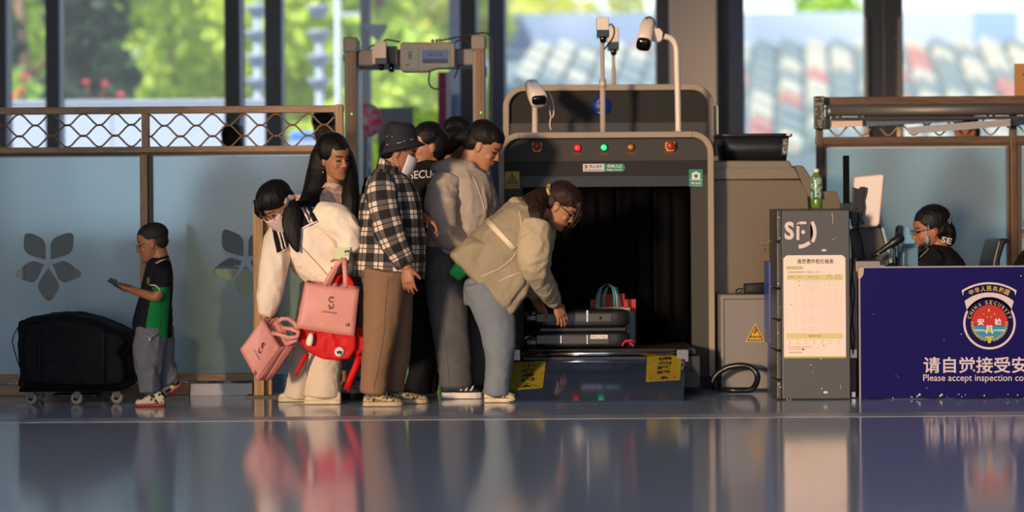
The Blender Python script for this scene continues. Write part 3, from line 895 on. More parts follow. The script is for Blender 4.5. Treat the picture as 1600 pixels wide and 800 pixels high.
# right partition
Y = 1.95
W_xl, W_zl = W_x, W_z
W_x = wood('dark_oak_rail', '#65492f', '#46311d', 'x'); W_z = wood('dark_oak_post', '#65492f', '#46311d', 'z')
rp_ = thing('lattice_partition', 'oak partition at right behind the desk, with a roller tube over its lattice', 'partition', (P(1450, 0, Y).x, Y, 0), 'oak lattice partitions')
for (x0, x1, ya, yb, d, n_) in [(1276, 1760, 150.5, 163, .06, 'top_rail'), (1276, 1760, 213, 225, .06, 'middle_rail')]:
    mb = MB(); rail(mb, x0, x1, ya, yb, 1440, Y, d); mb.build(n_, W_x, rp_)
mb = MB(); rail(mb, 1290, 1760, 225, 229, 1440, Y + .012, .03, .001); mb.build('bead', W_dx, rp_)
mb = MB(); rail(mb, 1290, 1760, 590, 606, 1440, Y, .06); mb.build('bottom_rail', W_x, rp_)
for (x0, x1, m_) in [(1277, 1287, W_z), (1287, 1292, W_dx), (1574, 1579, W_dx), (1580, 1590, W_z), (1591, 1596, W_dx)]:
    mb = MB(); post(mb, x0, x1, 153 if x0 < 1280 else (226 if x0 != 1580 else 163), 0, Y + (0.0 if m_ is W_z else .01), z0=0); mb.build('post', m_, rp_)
lattice(rp_, 1288, 1580, (176, 187, 203), 1432, Y, period=40, amp=8, phase=1310)
lattice(rp_, 1591, 1760, (176, 187, 203), 1650, Y, period=40, amp=8, phase=1610)
for (x0, x1, fl) in [(1292, 1574, (1436, 398, 1.0)), (1596, 1760, None)]:
    mb = MB(); a = P(x0, 335, Y).x; c = P(x1, 335, Y).x
    mb.box((a, Y + 0.030, P(1440, 592, Y).z), (c, Y + 0.034, P(1440, 229, Y).z)); mb.build('glass_pane', M_clear, rp_)
    film_with_flower('frosted_film', rp_, x0, x1, 229, 592, Y + 0.024, fl, 1440)
    mb = MB(); rail(mb, x0, x1, 229, 231, 1440, Y + 0.018, .006, 0); mb.build('pane_edge', mat('pane_edge', '#aebfc4', 0.3), rp_)
# roller banner case and aluminium bars hung on it
Yr = 1.83
M_tube = mat('roller_grey', '#55524e', 0.45, 0.3); M_alu = mat('aluminium', '#c4b9b4', 0.35, 0.6); M_aludark = mat('aluminium_dark', '#6e7080', 0.4, 0.6)
ra = thing('roller_tube', 'long dark grey roller tube across the top of the right partition', 'roller', (P(1440, 0, Yr).x, Yr, P(1440, 182, Yr).z))
c0 = P(1440, 172, Yr)
mb = MB(); x0, x1 = P(1291, 0, Yr).x, P(1760, 0, Yr).x; r_ = 10.5 * S(Yr)
mb.loft([((x0, Yr + .03, c0.z), r_ * .85, r_), ((x1, Yr + .03, c0.z), r_ * .85, r_)], 20, ex=3.0); mb.build('tube', M_tube, ra, shade='smooth')
mb = MB(); mb.box((x0 + .03, Yr, c0.z - r_ * 1.45), (x1, Yr + .05, c0.z - r_ * 0.95), .002); mb.build('lower_lip', mat('roller_lip', '#38322d', 0.5, 0.3), ra)
mb = MB(); mb.pbox(1274, 150, 1288, 201, Yr + .02, Yr + .1, .003); mb.build('bracket', mat('bracket', '#7d756c', 0.45, 0.6, var=(60, '#3a332c', 0.05)), ra)
mb = MB(); mb.pbox(1288, 182, 1297, 202, Yr - .01, Yr + .06, .006); mb.build('end_cap', M_black, ra)
mb = MB(); mb.ell(P(1296, 174, Yr - .01), (.012, .012, .02), n=10); mb.build('screw', M_alu, ra)


def bar(name, lab, xa, ya, xb, yb, hgt, Y, m_, ends=True, group='aluminium bars on the right partition'):
    a, b = P(xa, ya, Y), P(xb, yb, Y); root = thing(name, lab, 'bar', ((a.x + b.x) / 2, Y, min(a.z, b.z)), group)
    h = hgt * S(Y); d = (b - a).normalized(); up = Vector((-d.z, 0, d.x))
    mb = MB(); n_ = 4
    for i in range(n_):
        o = up * (h * (i / n_ - 0.5)); t = h / n_ * 0.84
        mb.prism([a + o, b + o, b + o + up * t, a + o + up * t], (0, 0.03, 0), bev=.001)
    mb.prism([a - up * h / 2 + Vector((0, .012, 0)), b - up * h / 2 + Vector((0, .012, 0)), b + up * h / 2 + Vector((0, .012, 0)), a + up * h / 2 + Vector((0, .012, 0))], (0, 0.02, 0))
    mb.build('profile', m_, root)
    if ends:
        mb = MB(); mb.ell(b + Vector((0, -.005, 0)), (0.008, .01, h * .62), n=10); mb.build('clip', M_black, root)
    return root


M_lit = mat('aluminium_sunlit', '#e8c9b0', 0.4, 0.3)  # aluminium with the warm sunlight on it mixed into the colour
bar('aluminium_bar', 'short pale aluminium bar just right of the bracket, leftmost of the three bars', 1297, 193, 1349, 191, 12, 1.85, M_lit)
bar('aluminium_bar', 'long blue-grey aluminium bar under the roller tube, running off behind a pale one', 1352, 191, 1505, 183, 13, 1.87, M_aludark)
bar('aluminium_bar', 'long tilted pale aluminium bar, lowest of the three, over the seated woman', 1420, 204, 1580, 191, 11, 1.80, M_alu)
bar('aluminium_bar', 'dark blue aluminium bar at the right photo edge, beside the tilted pale bar', 1583, 190, 1740, 183, 12, 1.82, mat('aluminium_navy', '#3a3f55', 0.4, 0.5))
sg = thing('small_sign', 'small brown-orange sign standing on the right partition at the photo edge', 'sign', P(1600, 150, Y + .02))
mb = MB(); mb.pbox(1586, 99, 1660, 150.5, Y + .01, Y + .03, .002); mb.build('board', mat('sign_brown', '#a2703a', 0.5), sg)
printed('lettering', sg, mat('sign_ink', '#4a3560', 0.6), lambda m_: flat(m_, [(1597, 116), (1605, 110), (1614, 117), (1605, 124)], Y + .0085))

# ================================================================== WALK-THROUGH METAL DETECTOR
Yd = 1.9
M_det = mat('detector_beige', '#7d7368', 0.45); M_amber = mat('amber_strip', '#7d5420', 0.4); M_detside = mat('detector_side', '#b9bcbc', 0.4)
M_cable = mat('cable', '#1c1e22', 0.5)
gt = thing('metal_detector', 'beige walk-through metal detector arch with a small screen on its crossbar', 'metal detector', (P(655, 0, Yd).x, Yd, 0))
for (x0, side) in [(540, 0), (740, 1)]:
    xa, xb = P(x0, 335, Yd).x, P(x0 + 19, 335, Yd).x; zt = P(x0 + 10, 58 if not side else 54, Yd).z
    mb = MB(); mb.box((xa, Yd, 0), (xb, Yd + .08, zt - .06), .012); mb.build('upright', M_det, gt)
    mb = MB(); mb.box((xa + .022, Yd - .006, 0.05), (xb - .02, Yd + .01, zt - .095), .003); mb.build('light_strip', M_amber, gt)
    mb = MB(); mb.box((xa + .004, Yd + .08, 0), (xb + .004, Yd + .56, zt - .04), .01); mb.build('side_panel', M_detside, gt)
    mb = MB(); mb.box((xa - .008, Yd - .012, zt - .105), (xb + .008, Yd + .1, zt), .014); mb.build('cap', M_det, gt)
    mb = MB(); mb.box((xb - .005, Yd + .1, zt - .08), (xb + .012, Yd + .16, zt - .015), .004)
    if side: mb.box((xb - .0, Yd + .14, zt - .27), (xb + .012, Yd + .22, zt - .2), .004)
    mb.build('cover_plate', M_black, gt)
    mb = MB(); mb.box((xa - .02, Yd - .02, 0), (xb + .02, Yd + .6, .03), .006); mb.build('foot', M_black, gt)
    q = P(549.5 if not side else 751.5, 178 if not side else 176, Yd); mb = MB(); mb.ell((q.x, Yd - .008, q.z), (.006, .004, .006), n=10)
    mb.build('indicator', mat('indicator_green', '#2a8a1e', 0.4, emit=('#6cff3a', 1.5)), gt)
mb = MB(); mb.pbox(535.5, 85, 542, 95, Yd + .02, Yd + .06, .004); mb.build('hinge_knob', M_det, gt)
mb = MB(); a = P(559, 103, Yd + .02); e = P(742, 76, Yd + .02); mb.box((a.x, Yd + .03, a.z), (e.x, Yd + .5, e.z), .01); mb.build('crossbar', M_det, gt)
mb = MB()
mb.pprism([(625, 70), (629, 66), (704, 66), (711, 69), (711, 103), (708, 106), (682, 107), (674, 110), (666, 112), (630, 112), (625, 108)], Yd - .09, Yd + .04, bev=.008)
du = mb.build('control_unit', M_det, gt)
mb = MB(); mb.pbox(629, 75, 654, 108, Yd - .094, Yd - .085, .002); mb.pbox(657, 75, 703, 106, Yd - .094, Yd - .085, .002); mb.build('face_plate', mat('unit_face', '#70786f', 0.4), du)
mb = MB(); mb.pbox(660, 78, 700, 99, Yd - .097, Yd - .09, .001); mb.build('screen', mat('unit_screen', '#3b4670', 0.2, emit=('#5a6ba8', 0.06)), du)
printed('screen_lettering', du, mat('screen_ink', '#1d2446', 0.5), lambda m_: [text_box(m_, '通行人数', 669, 83, 692, 88, Yd - .0975, .02), flat(m_, [(660.5, 92), (699.5, 92), (699.5, 98.5), (660.5, 98.5)], Yd - .0972)])


def unitmark(m_):
    Yq = Yd - .0945
    flat(m_, [(638, 80), (643.5, 80), (643.5, 81), (638, 81)], Yq); flat(m_, [(638, 91.5), (643.5, 91.5), (643.5, 92.5), (638, 92.5)], Yq)
    flat(m_, [(638, 80), (638.8, 80), (638.8, 92), (638, 92)], Yq); flat(m_, [(642.7, 80), (643.5, 80), (643.5, 92), (642.7, 92)], Yq)
    flat(m_, disc_px(640.8, 82.5, 1.0, 10), Yq); flat(m_, [(639.3, 84), (642.3, 84), (641.6, 88), (641.2, 91), (640.3, 91), (640, 88)], Yq)
    flat(m_, [(632, 100), (635, 101.5), (640, 99.6), (639, 102), (636, 103), (633, 102)], Yq)


printed('unit_mark', du, M_black, unitmark)
mb = MB()
for cx_ in (676, 682, 687): mb.ell(P(cx_, 63 + (cx_ % 3) * .6, Yd - .03), (.012, .012, .012), n=10)
mb.build('connector', M_det, du)
for pts in [[(687, 64), (710, 59), (735, 55), (750, 51.5), (762, 53), (768, 62), (769.5, 90), (769, 150), (769, 230)], [(710, 68), (716, 63), (726, 62), (732, 66), (735, 73)], [(672, 111), (670, 122), (671, 132), (677, 138), (685, 139), (697, 134)], [(716, 102), (714, 112), (710, 122)],
            [(575, 78), (580, 72), (590, 69), (600, 65), (603, 62), (612, 63), (625, 66)]]:
    mb = MB(); mb.tube([P(x, y, Yd - .0 if y < 100 else Yd) for x, y in pts], 0.0055, 6, sub=4); mb.build('cable', M_cable, gt, shade='smooth')
# camera clipped to the crossbar
M_camw = mat('camera_white', '#c6b3a2', 0.4); M_lens = mat('camera_lens', '#0a0a0c', 0.15)
gc = thing('security_camera', 'small boxy camera pointing down from the metal detector crossbar', 'camera', P(596, 108, Yd - .1))
mb = MB(); a = P(586, 92, Yd - .12); e = P(604, 65.5, Yd - .12); mb.box((a.x, Yd - .16, a.z), (e.x, Yd - .06, e.z), .006); mb.build('housing', M_camw, gc)
mb = MB(); mb.pbox(586.5, 91, 605, 101, Yd - .15, Yd - .07, .004); mb.build('lens_shroud', M_lens, gc)
mb = MB(); q = P(596, 100, Yd - .11); mb.cyl(q, q + Vector((0, -.02, -.035)), .018, .018); mb.build('lens', M_lens, gc, shade='smooth')
mb = MB(); mb.pbox(581.5, 73, 587, 100, Yd - .08, Yd + .04, .004); mb.build('mount', M_camw, gc)
mb = MB(); mb.tube([P(604, 70, Yd - .05), P(606, 80, Yd - .05), P(607, 90, Yd - .05), P(610, 99, Yd - .05)], .004, 6, sub=3); mb.build('cable', M_cable, gc)
gc2 = thing('security_camera', 'second, dark camera behind the boxy one on the metal detector crossbar', 'camera', P(612, 113, Yd - .02))
mb = MB(); mb.pbox(604, 72, 621, 102, Yd - .035, Yd + .03, .005); mb.build('housing', mat('camera_grey', '#6b6256', 0.5), gc2)
mb = MB(); q = P(612, 101, Yd - .02); mb.cyl(q, q + Vector((0.0, -.02, -.045)), .019, .017); mb.build('lens', M_lens, gc2, shade='smooth')

# ================================================================== X-RAY BAGGAGE SCANNER
YS = 0.95
M_trim = mat('scanner_trim', '#94846f', 0.4); M_grey = mat('scanner_grey', '#42403d', 0.5, bump=(60, 0.03, 0.001), spec=.12); M_greyd = mat('scanner_grey_dark', '#2d2b2a', 0.5, spec=.1)
M_cur = mat('lead_curtain', '#020203', 0.7, spec=.06); M_steel = mat('steel', '#b9b4ae', 0.16, 1.0)
sc_ = thing('baggage_scanner', 'large grey x-ray baggage scanner with beige rounded trim and black curtain mouth', 'scanner', (P(948, 0, YS).x, YS, 0))


def arch(x0, x1, ytop, zbot, w, rad, Y0, Y1, m_, name, skew=0):
    """rounded trim band: outer outline minus inner outline"""
    s = S(Y0); xa, xb, zt = P(x0, 335, Y0).x, P(x1, 335, Y0).x, P((x0 + x1) / 2, ytop, Y0).z; rw = w * s; r = rad * s
    mb = MB(); out = []; inn = []
    def path(xa, xb, zt, r):
        p = [(xa, zbot)]
        for i in range(11):
            a = math.pi - i / 10 * math.pi / 2; p.append((xa + r + r * math.cos(a), zt - r + r * math.sin(a)))
        for i in range(11):
            a = math.pi / 2 - i / 10 * math.pi / 2; p.append((xb - r + r * math.cos(a), zt - r + r * math.sin(a)))
        p.append((xb, zbot)); return p
    o, i_ = path(xa, xb, zt, r), path(xa + rw, xb - rw, zt - rw, max(r - rw, .02))
    bm = mb.bm; e = .004
    rows = []
    for (px_, pz), (qx, qz) in zip(o, i_):
        d = Vector((qx - px_, 0, qz - pz)).normalized() * e
        rows.append([bm.verts.new((px_, Y0 + e, pz)), bm.verts.new((px_ + d.x, Y0, pz + d.z)), bm.verts.new((qx - d.x, Y0, qz - d.z)), bm.verts.new((qx, Y0 + e, qz)), bm.verts.new((qx, Y1, qz)), bm.verts.new((px_, Y1, pz))])
    for a, b in zip(rows, rows[1:]):
        for k in range(6):
            f = bm.faces.new((a[k], a[(k + 1) % 6], b[(k + 1) % 6], b[k])); f.smooth = False
    bm.faces.new(rows[0]); bm.faces.new(list(reversed(rows[-1])))
    return mb.build(name, m_, sc_), (xa, xb, zt, rw, r)


# front hood
_, (xa, xb, zt, rw, r_) = arch(779, 1116, 206, 0.075, 9.5, 34, YS, YS + .62, M_trim, 'front_trim')
ox0, ox1 = P(815, 0, YS).x, P(1078, 0, YS).x; oz0, oz1 = P(945, 545, YS).z, P(945, 274, YS).z
mb = MB()
zs = P(945, 251, YS).z
mb.box((xa + rw - .002, YS + .035, oz1), (xb - rw + .002, YS + .1, zs))
mb.build('lintel_panel', M_greyd, sc_)
mb = MB()
pts = [(xa + rw, zs), (xa + rw, zt - r_)]
for i in range(9):
    a = math.pi - i / 8 * math.pi / 2; pts.append((xa + r_ + (r_ - rw) * math.cos(a), zt - r_ + (r_ - rw) * math.sin(a)))
for i in range(9):
    a = math.pi / 2 - i / 8 * math.pi / 2; pts.append((xb - r_ + (r_ - rw) * math.cos(a), zt - r_ + (r_ - rw) * math.sin(a)))
pts += [(xb - rw, zs)]
mb.prism([(x, YS + .034 + (z - zs) * 0.12, z) for x, z in pts], (0, .06, 0)); mb.build('control_panel', M_grey, sc_)
for (a, b) in [(xa + rw - .002, ox0), (ox1, xb - rw + .002)]:
    mb = MB(); mb.box((a, YS + .035, 0.07), (b, YS + .1, oz1)); mb.build('jamb_panel', M_grey, sc_)
mb = MB(); mb.box((ox0 - .02, YS + .05, oz1 + .0), (ox1 + .02, YS + 2.6, oz1 + .04)); mb.box((ox0 - .04, YS + .08, .1), (ox0, YS + 2.6, oz1)); mb.box((ox1, YS + .08, .1), (ox1 + .04, YS + 2.6, oz1)); mb.box((ox0, YS + 1.4, .1), (ox1, YS + 1.45, oz1))
mb.build('tunnel', M_cur, sc_)
mb = MB(); mb.box((ox0 - .01, YS + .05, oz1 - .07), (ox1 + .01, YS + .1, oz1)); mb.build('curtain_rail', mat('curtain_rail', '#10141f', 0.5), sc_)
nst = 9
for i in range(nst):
    w = (ox1 - ox0) / nst; x0 = ox0 + i * w
    mb = MB(); g = []
    for k_ in range(5):
        z = oz1 - .02 - (oz1 - .02 - 0.30) * k_ / 4; row = []
        for j in range(5):
            u = j / 4; row.append((x0 + w * u * 1.02, YS + .12 + .014 * math.sin(u * math.pi) * (1 if i % 2 else -1) + .004 * i % 2, z))
        g.append(row)
    mb.slab(g, .003); mb.build('curtain_strip', M_cur, sc_)
# rear hood
YB = YS + .75
_, (ra_, rb_, rzt, rrw, rr) = arch(787, 1117, 132, 1.46, 9.5, 34, YB, YB + .7, M_trim, 'rear_trim')
mb = MB(); pts = [(ra_ + rrw, 1.3), (ra_ + rrw, rzt - rr)]
for i in range(9):
    a = math.pi - i / 8 * math.pi / 2; pts.append((ra_ + rr + (rr - rrw) * math.cos(a), rzt - rr + (rr - rrw) * math.sin(a)))
for i in range(9):
    a = math.pi / 2 - i / 8 * math.pi / 2; pts.append((rb_ - rr + (rr - rrw) * math.cos(a), rzt - rr + (rr - rrw) * math.sin(a)))
pts.append((rb_ - rrw, 1.3))
mb.prism([(x, YB + .04, z) for x, z in pts], (0, .05, 0)); mb.build('rear_panel', M_greyd, sc_)
mb = MB(); zz = P(945, 192, YB).z; mb.box((ra_ + rrw, YB + .02, 1.3), (rb_ - rrw, YB + .045, zz)); mb.build('rear_kick_strip', mat('scanner_black', '#2b2a29', 0.5), sc_)
mb = MB(); mb.box((P(1112, 0, YB).x + .02, YB + .05, 1.46), (P(1117, 0, YB).x + .02, YB + .7, rzt - rr)); mb.build('rear_side_cheek', mat('cheek', '#d3d6c0', 0.5), sc_)
for yy in (183, 203):
    mb = MB(); q = P(1117, yy, YB + .1); mb.box((P(1117, 0, YB).x + .015, YB + .08, q.z - .01), (P(1117, 0, YB).x + .026, YB + .14, q.z + .01), .002); mb.build('catch', M_black, sc_)
mb = MB(); mb.box((xa + rw, YS + .1, zt - .06), (xb - rw, YB + .04, zt - rw)); mb.build('hood_roof', M_trim, sc_)
mb = MB(); mb.box((xa + .02, YS + .2, .06), (xa + .06, YS + 2.6, zt - r_)); mb.box((xb - .06, YS + .2, .06), (xb - .02, YS + 2.6, zt - r_)); mb.build('side_skin', M_greyd, sc_)
mb = MB(); mb.box((xa + .03, YS + .1, 0.0), (ox0 - .01, YS + 2.4, .1), .005); mb.box((ox1 + .01, YS + .1, 0.0), (xb - .03, YS + 2.4, .1), .005); mb.build('plinth', mat('plinth_black', '#07080a', 0.6), sc_)
for xx in (810, 1082):   # seams in the trim
    q = P(xx, 206, YS); mb = MB(); mb.box((q.x - .0015, YS - .001, zt - rw), (q.x + .0015, YS + .01, zt + .0005)); mb.build('trim_seam', M_black, sc_)
# buttons and lamps
YP = YS + .046


def face_y(z): return YS + .034 + (z - zs) * 0.12


for (cx_, cy_) in [(839, 230), (1047, 229)]:
    q = P(cx_, cy_, YP); s = S(YP); yf = face_y(q.z)
    mb = MB(); mb.prism([(q.x + x * s, yf - .03, q.z + z * s) for x, z in [(-8, 7), (8, 7), (8, -3), (5, -8), (-5, -8), (-8, -3)]], (0, .035, 0), bev=.003)
    st = mb.build('stop_button', mat('button_yellow', '#b8861a', 0.4), sc_)
    mb = MB(); mb.lathe([(5.8 * s, 0), (6.3 * s, .02), (5.2 * s, .03)], (q.x, yf - .028, q.z + .004), (0, -1, 0), 20); mb.build('push_cap', mat('button_red', '#a82a1c', 0.35), st, shade='smooth')
for (cx_, cy_, c_, e_, es) in [(902, 231, '#c01818', '#ff2020', 2.2), (943.5, 230.5, '#1a9a52', '#30ff90', 1.5), (985.5, 230, '#b06a10', '#ff9a20', 0.12)]:
    q = P(cx_, cy_, YP); s = S(YP); yf = face_y(q.z)
    mb = MB(); mb.lathe([(6 * s, 0), (6 * s, .008), (4.6 * s, .01)], (q.x, yf - .002, q.z), (0, -1, 0), 20); lb = mb.build('lamp_bezel', mat('bezel' + c_, tuple(v * 0.18 for v in hexc(c_)), 0.4), sc_)
    mb = MB(); mb.lathe([(4.7 * s, .008), (4.2 * s, .018), (2.2 * s, .023), (0, .024)], (q.x, yf - .002, q.z), (0, -1, 0), 20); mb.build('signal_lamp', mat('lamp' + c_, c_, 0.25, emit=(e_, es)), lb, shade='smooth')


def redtags(m_):
    for (t_, x0, x1, yb) in [('紧急停止按钮', 827, 853, 243.5), ('射线指示', 896, 908.5, 242.5), ('电源指示灯', 937, 951, 242), ('工作指示灯', 979, 993, 241.5), ('紧急停止按钮', 1036, 1061, 240.5)]:
        q = P((x0 + x1) / 2, yb, YP); yf = face_y(q.z) - .0012
        a, b2 = P(x0, yb, yf), P(x1, yb - 4, yf)
        text_into(m_, t_, lambda u, v: Vector((a.x + (b2.x - a.x) * u, yf, a.z + (b2.z - a.z) * v)), .02)


printed('lettering', sc_, mat('ink_red', '#8c2a24', 0.6), redtags)
# stickers on the lintel and jambs
YL = YS + .035
M_white = mat('sticker_pale', '#cfc8c6', 0.5); M_green = mat('sticker_green', '#0d7a5f', 0.45); M_yel = mat('sticker_yellow', '#b58c1c', 0.5); M_ink = mat('ink_black', '#15130f', 0.6); M_inkw = mat('ink_white', '#dcd8d2', 0.5)
mb = MB(); mb.pbox(911, 256, 944, 268, YL - .003, YL, 0); st = mb.build('notice_sticker', M_white, sc_)
printed('lettering', st, M_ink, lambda m_: [text_box(m_, '禁止立放', 921, 257.5, 942, 262.6, YL - .0035, .03), text_box(m_, 'No Vertical Placement', 913, 264, 942.5, 266.8, YL - .0035, .02)])
printed('no_mark', st, mat('ink_maroon', '#7a2030', 0.6), lambda m_: [flat(m_, disc_px(915.8, 260.3, 3.0), YL - .0033)])
printed('mark_inner', st, M_white, lambda m_: [flat(m_, disc_px(915.8, 260.3, 2.2), YL - .0036)])
printed('mark_figure', st, M_ink, lambda m_: [flat(m_, [(914.8, 258.3), (916.8, 258.3), (916.6, 262.4), (915, 262.4)], YL - .0039), flat(m_, [(913.7, 258.6), (914.3, 258.1), (917.9, 261.9), (917.3, 262.4)], YL - .004)])
mb = MB(); mb.pprism([(944, 256), (974, 255.6), (977, 262), (974, 268), (944, 268)], YL - .003, YL); st = mb.build('entrance_sticker', M_green, sc_)
printed('lettering', st, M_inkw, lambda m_: [text_box(m_, '行李入口', 949, 257, 971.5, 262.4, YL - .0035, .02), text_box(m_, 'Baggage Entrance', 948.5, 263.8, 972, 267, YL - .0035, .01)])
mb = MB(); mb.pbox(789, 268, 811.5, 294.5, YL - .003, YL, 0); st = mb.build('radiation_sticker', M_yel, sc_)


def rad(m_):
    Yq = YL - .0034
    o = [(800, 270.3), (809.6, 286.6), (790.6, 286.8)]; i_ = [(800, 273.4), (807, 285.2), (793.2, 285.4)]
    for k_ in range(3): flat(m_, [o[k_], o[(k_ + 1) % 3], i_[(k_ + 1) % 3], i_[k_]], Yq)
    flat(m_, disc_px(800, 281, 1.1, 12), Yq)
    for a0 in (-120, 0, 120): flat(m_, disc_px(800, 281, 1.7, 6, a0=a0 - 0, a1=a0 + 60)[::-1] + disc_px(800, 281, 4.2, 6, a0=a0, a1=a0 + 60), Yq)
    text_box(m_, '当心电离辐射', 790.5, 288.6, 810, 291.6, Yq, .01)


printed('lettering', st, M_ink, rad)
mb = MB(); mb.pbox(1076.5, 264.5, 1098, 291.5, YL - .003, YL, 0); st = mb.build('camera_sticker', M_green, sc_)


def camsign(m_):
    Yq = YL - .0034
    flat(m_, [(1081, 270), (1084.5, 270), (1085.5, 268), (1089.5, 268), (1090.5, 270), (1094, 270), (1094, 280), (1081, 280)], Yq)
    for k_ in range(6): flat(m_, [(1078 + k_ * 3.1, 280.2 + (k_ % 2)), (1081.4 + k_ * 3.1, 280 + ((k_ + 1) % 2)), (1081.4 + k_ * 3.1, 281 + ((k_ + 1) % 2)), (1078 + k_ * 3.1, 281.2 + (k_ % 2))], Yq)
    text_box(m_, '视频监控', 1079.5, 284.5, 1095.5, 287.6, Yq, .02); text_box(m_, 'In 24 Hours', 1079.5, 289, 1095.5, 290.6, Yq, .01)


printed('lettering', st, M_inkw, camsign)
printed('lens_mark', st, M_green, lambda m_: flat(m_, disc_px(1087.5, 275, 3.2), YL - .0038))
# blue round mark on the rear panel
YR = YB + .04
q = P(940, 166, YR); mb = MB(); mb.lathe([(15.5 * S(YR), 0), (15.5 * S(YR), .003)], (q.x, YR, q.z), (0, -1, 0), 36); bd = mb.build('round_sticker', mat('sticker_blue', '#16307c', 0.45), sc_)
printed('mark', bd, mat('ink_pale_blue', '#8fa0c4', 0.5), lambda m_: [flat(m_, disc_px(938, 160, 3.4, 8, a0=170, a1=300)[::-1] + disc_px(938, 160, 4.6, 8, a0=170, a1=300), YR - .0036), flat(m_, disc_px(938, 172, 4.0, 8, a0=20, a1=150)[::-1] + disc_px(938, 172, 5.4, 8, a0=20, a1=150), YR - .0036)])
# conveyor, roller and sloping plate
M_belt = mat('belt', '#0b0b0d', 0.6)
zb = P(940, 545, .5).z
mb = MB(); mb.box((ox0 + .02, .44, zb - .03), (ox1 - .02, YS + 2.2, zb)); mb.build('conveyor_belt', M_belt, sc_)
mb = MB(); mb.box((ox0 - .01, .43, .04), (ox1 + .01, YS + .1, zb - .04), .006); mb.build('conveyor_body', mat('conveyor_dark', '#15161a', 0.5), sc_)
yr = P(0, 0, .40).y; c1 = P(818, 553, .40); c2 = P(1056, 552, .40)
mb = MB(); mb.tube([(c1.x, .40, c1.z), (c2.x, .40, c1.z)], .0175, 20); mb.build('roller', M_steel, sc_, shade='smooth')
mb = MB(); mb.tube([(c1.x - .02, .40, c1.z), (c1.x, .40, c1.z)], .02, 14); mb.tube([(c2.x, .40, c1.z), (c2.x + .02, .40, c1.z)], .02, 14); mb.build('roller_bearing', M_black, sc_)
for (x0, x1) in [(799, 813), (1058, 1076)]:
    mb = MB(); a = P(x0, 566, .38); e = P(x1, 546, .38); mb.box((a.x, .38, a.z), (e.x, .95, e.z), .003); mb.build('side_bracket', mat('bracket_steel', '#77736d', 0.35, 0.8), sc_)
mb = MB(); mb.box((P(1076, 0, .5).x, .5, .06), (P(1086, 0, .5).x, .9, P(1080, 546, .5).z), .004); mb.build('chain_guard', mat('chain_dark', '#1a1b1f', 0.45, 0.5), sc_)
mb = MB(); mb.tube([P(1066, 565, .3), P(1092, 588, .5)], .004, 6); mb.build('stay_rod', M_steel, sc_)
mb = MB(); mb.tube([P(1070, 617, .3), P(1085, 616, .4), P(1096, 606, .6), P(1099, 590, .8)], .005, 6, sub=3); mb.build('cable', M_cable, sc_)
PT, PB = 0.38, -0.06


def plate(u, v, off=0.0):
    """u across 0..1, v down 0..1 on the sloping plate"""
    tl, tr = P(803, 563, PT), P(1070, 562, PT); bl, br = P(793, 630, PB), P(1068, 628, PB)
    zt_ = (tl.z + tr.z) / 2; tl.z = tr.z = zt_; bl.z = br.z = 0.006
    nrm = (bl - tl).cross(tr - tl).normalized()
    if nrm.y > 0: nrm = -nrm
    return tl.lerp(tr, u).lerp(bl.lerp(br, u), v) + nrm * off


mb = MB(); mb.slab([[plate(j / 4, i / 4) for j in range(5)] for i in range(5)], .006)
for f in mb.bm.faces: f.smooth = False
pl_ = mb.build('sloping_plate', mat('polished_plate', '#6e80a8', 0.07, .85, bump=(2.5, 0.02, 0.01)), sc_)


def plate_uv(px_, py_):
    # invert: the plate's own coordinates under a pixel
    v = 0.5
    d = (P(px_, py_, 0) - EYE); a, b_, c_ = plate(0, 0), plate(1, 0), plate(0, 1)
    n_ = (b_ - a).cross(c_ - a); t_ = (a - EYE).dot(n_) / d.dot(n_); q = EYE + d * t_
    v = (q - a).dot(c_ - a) / (c_ - a).length_squared
    l_, r__ = plate(0, v), plate(1, v); return ((q - l_).dot(r__ - l_) / (r__ - l_).length_squared, v)


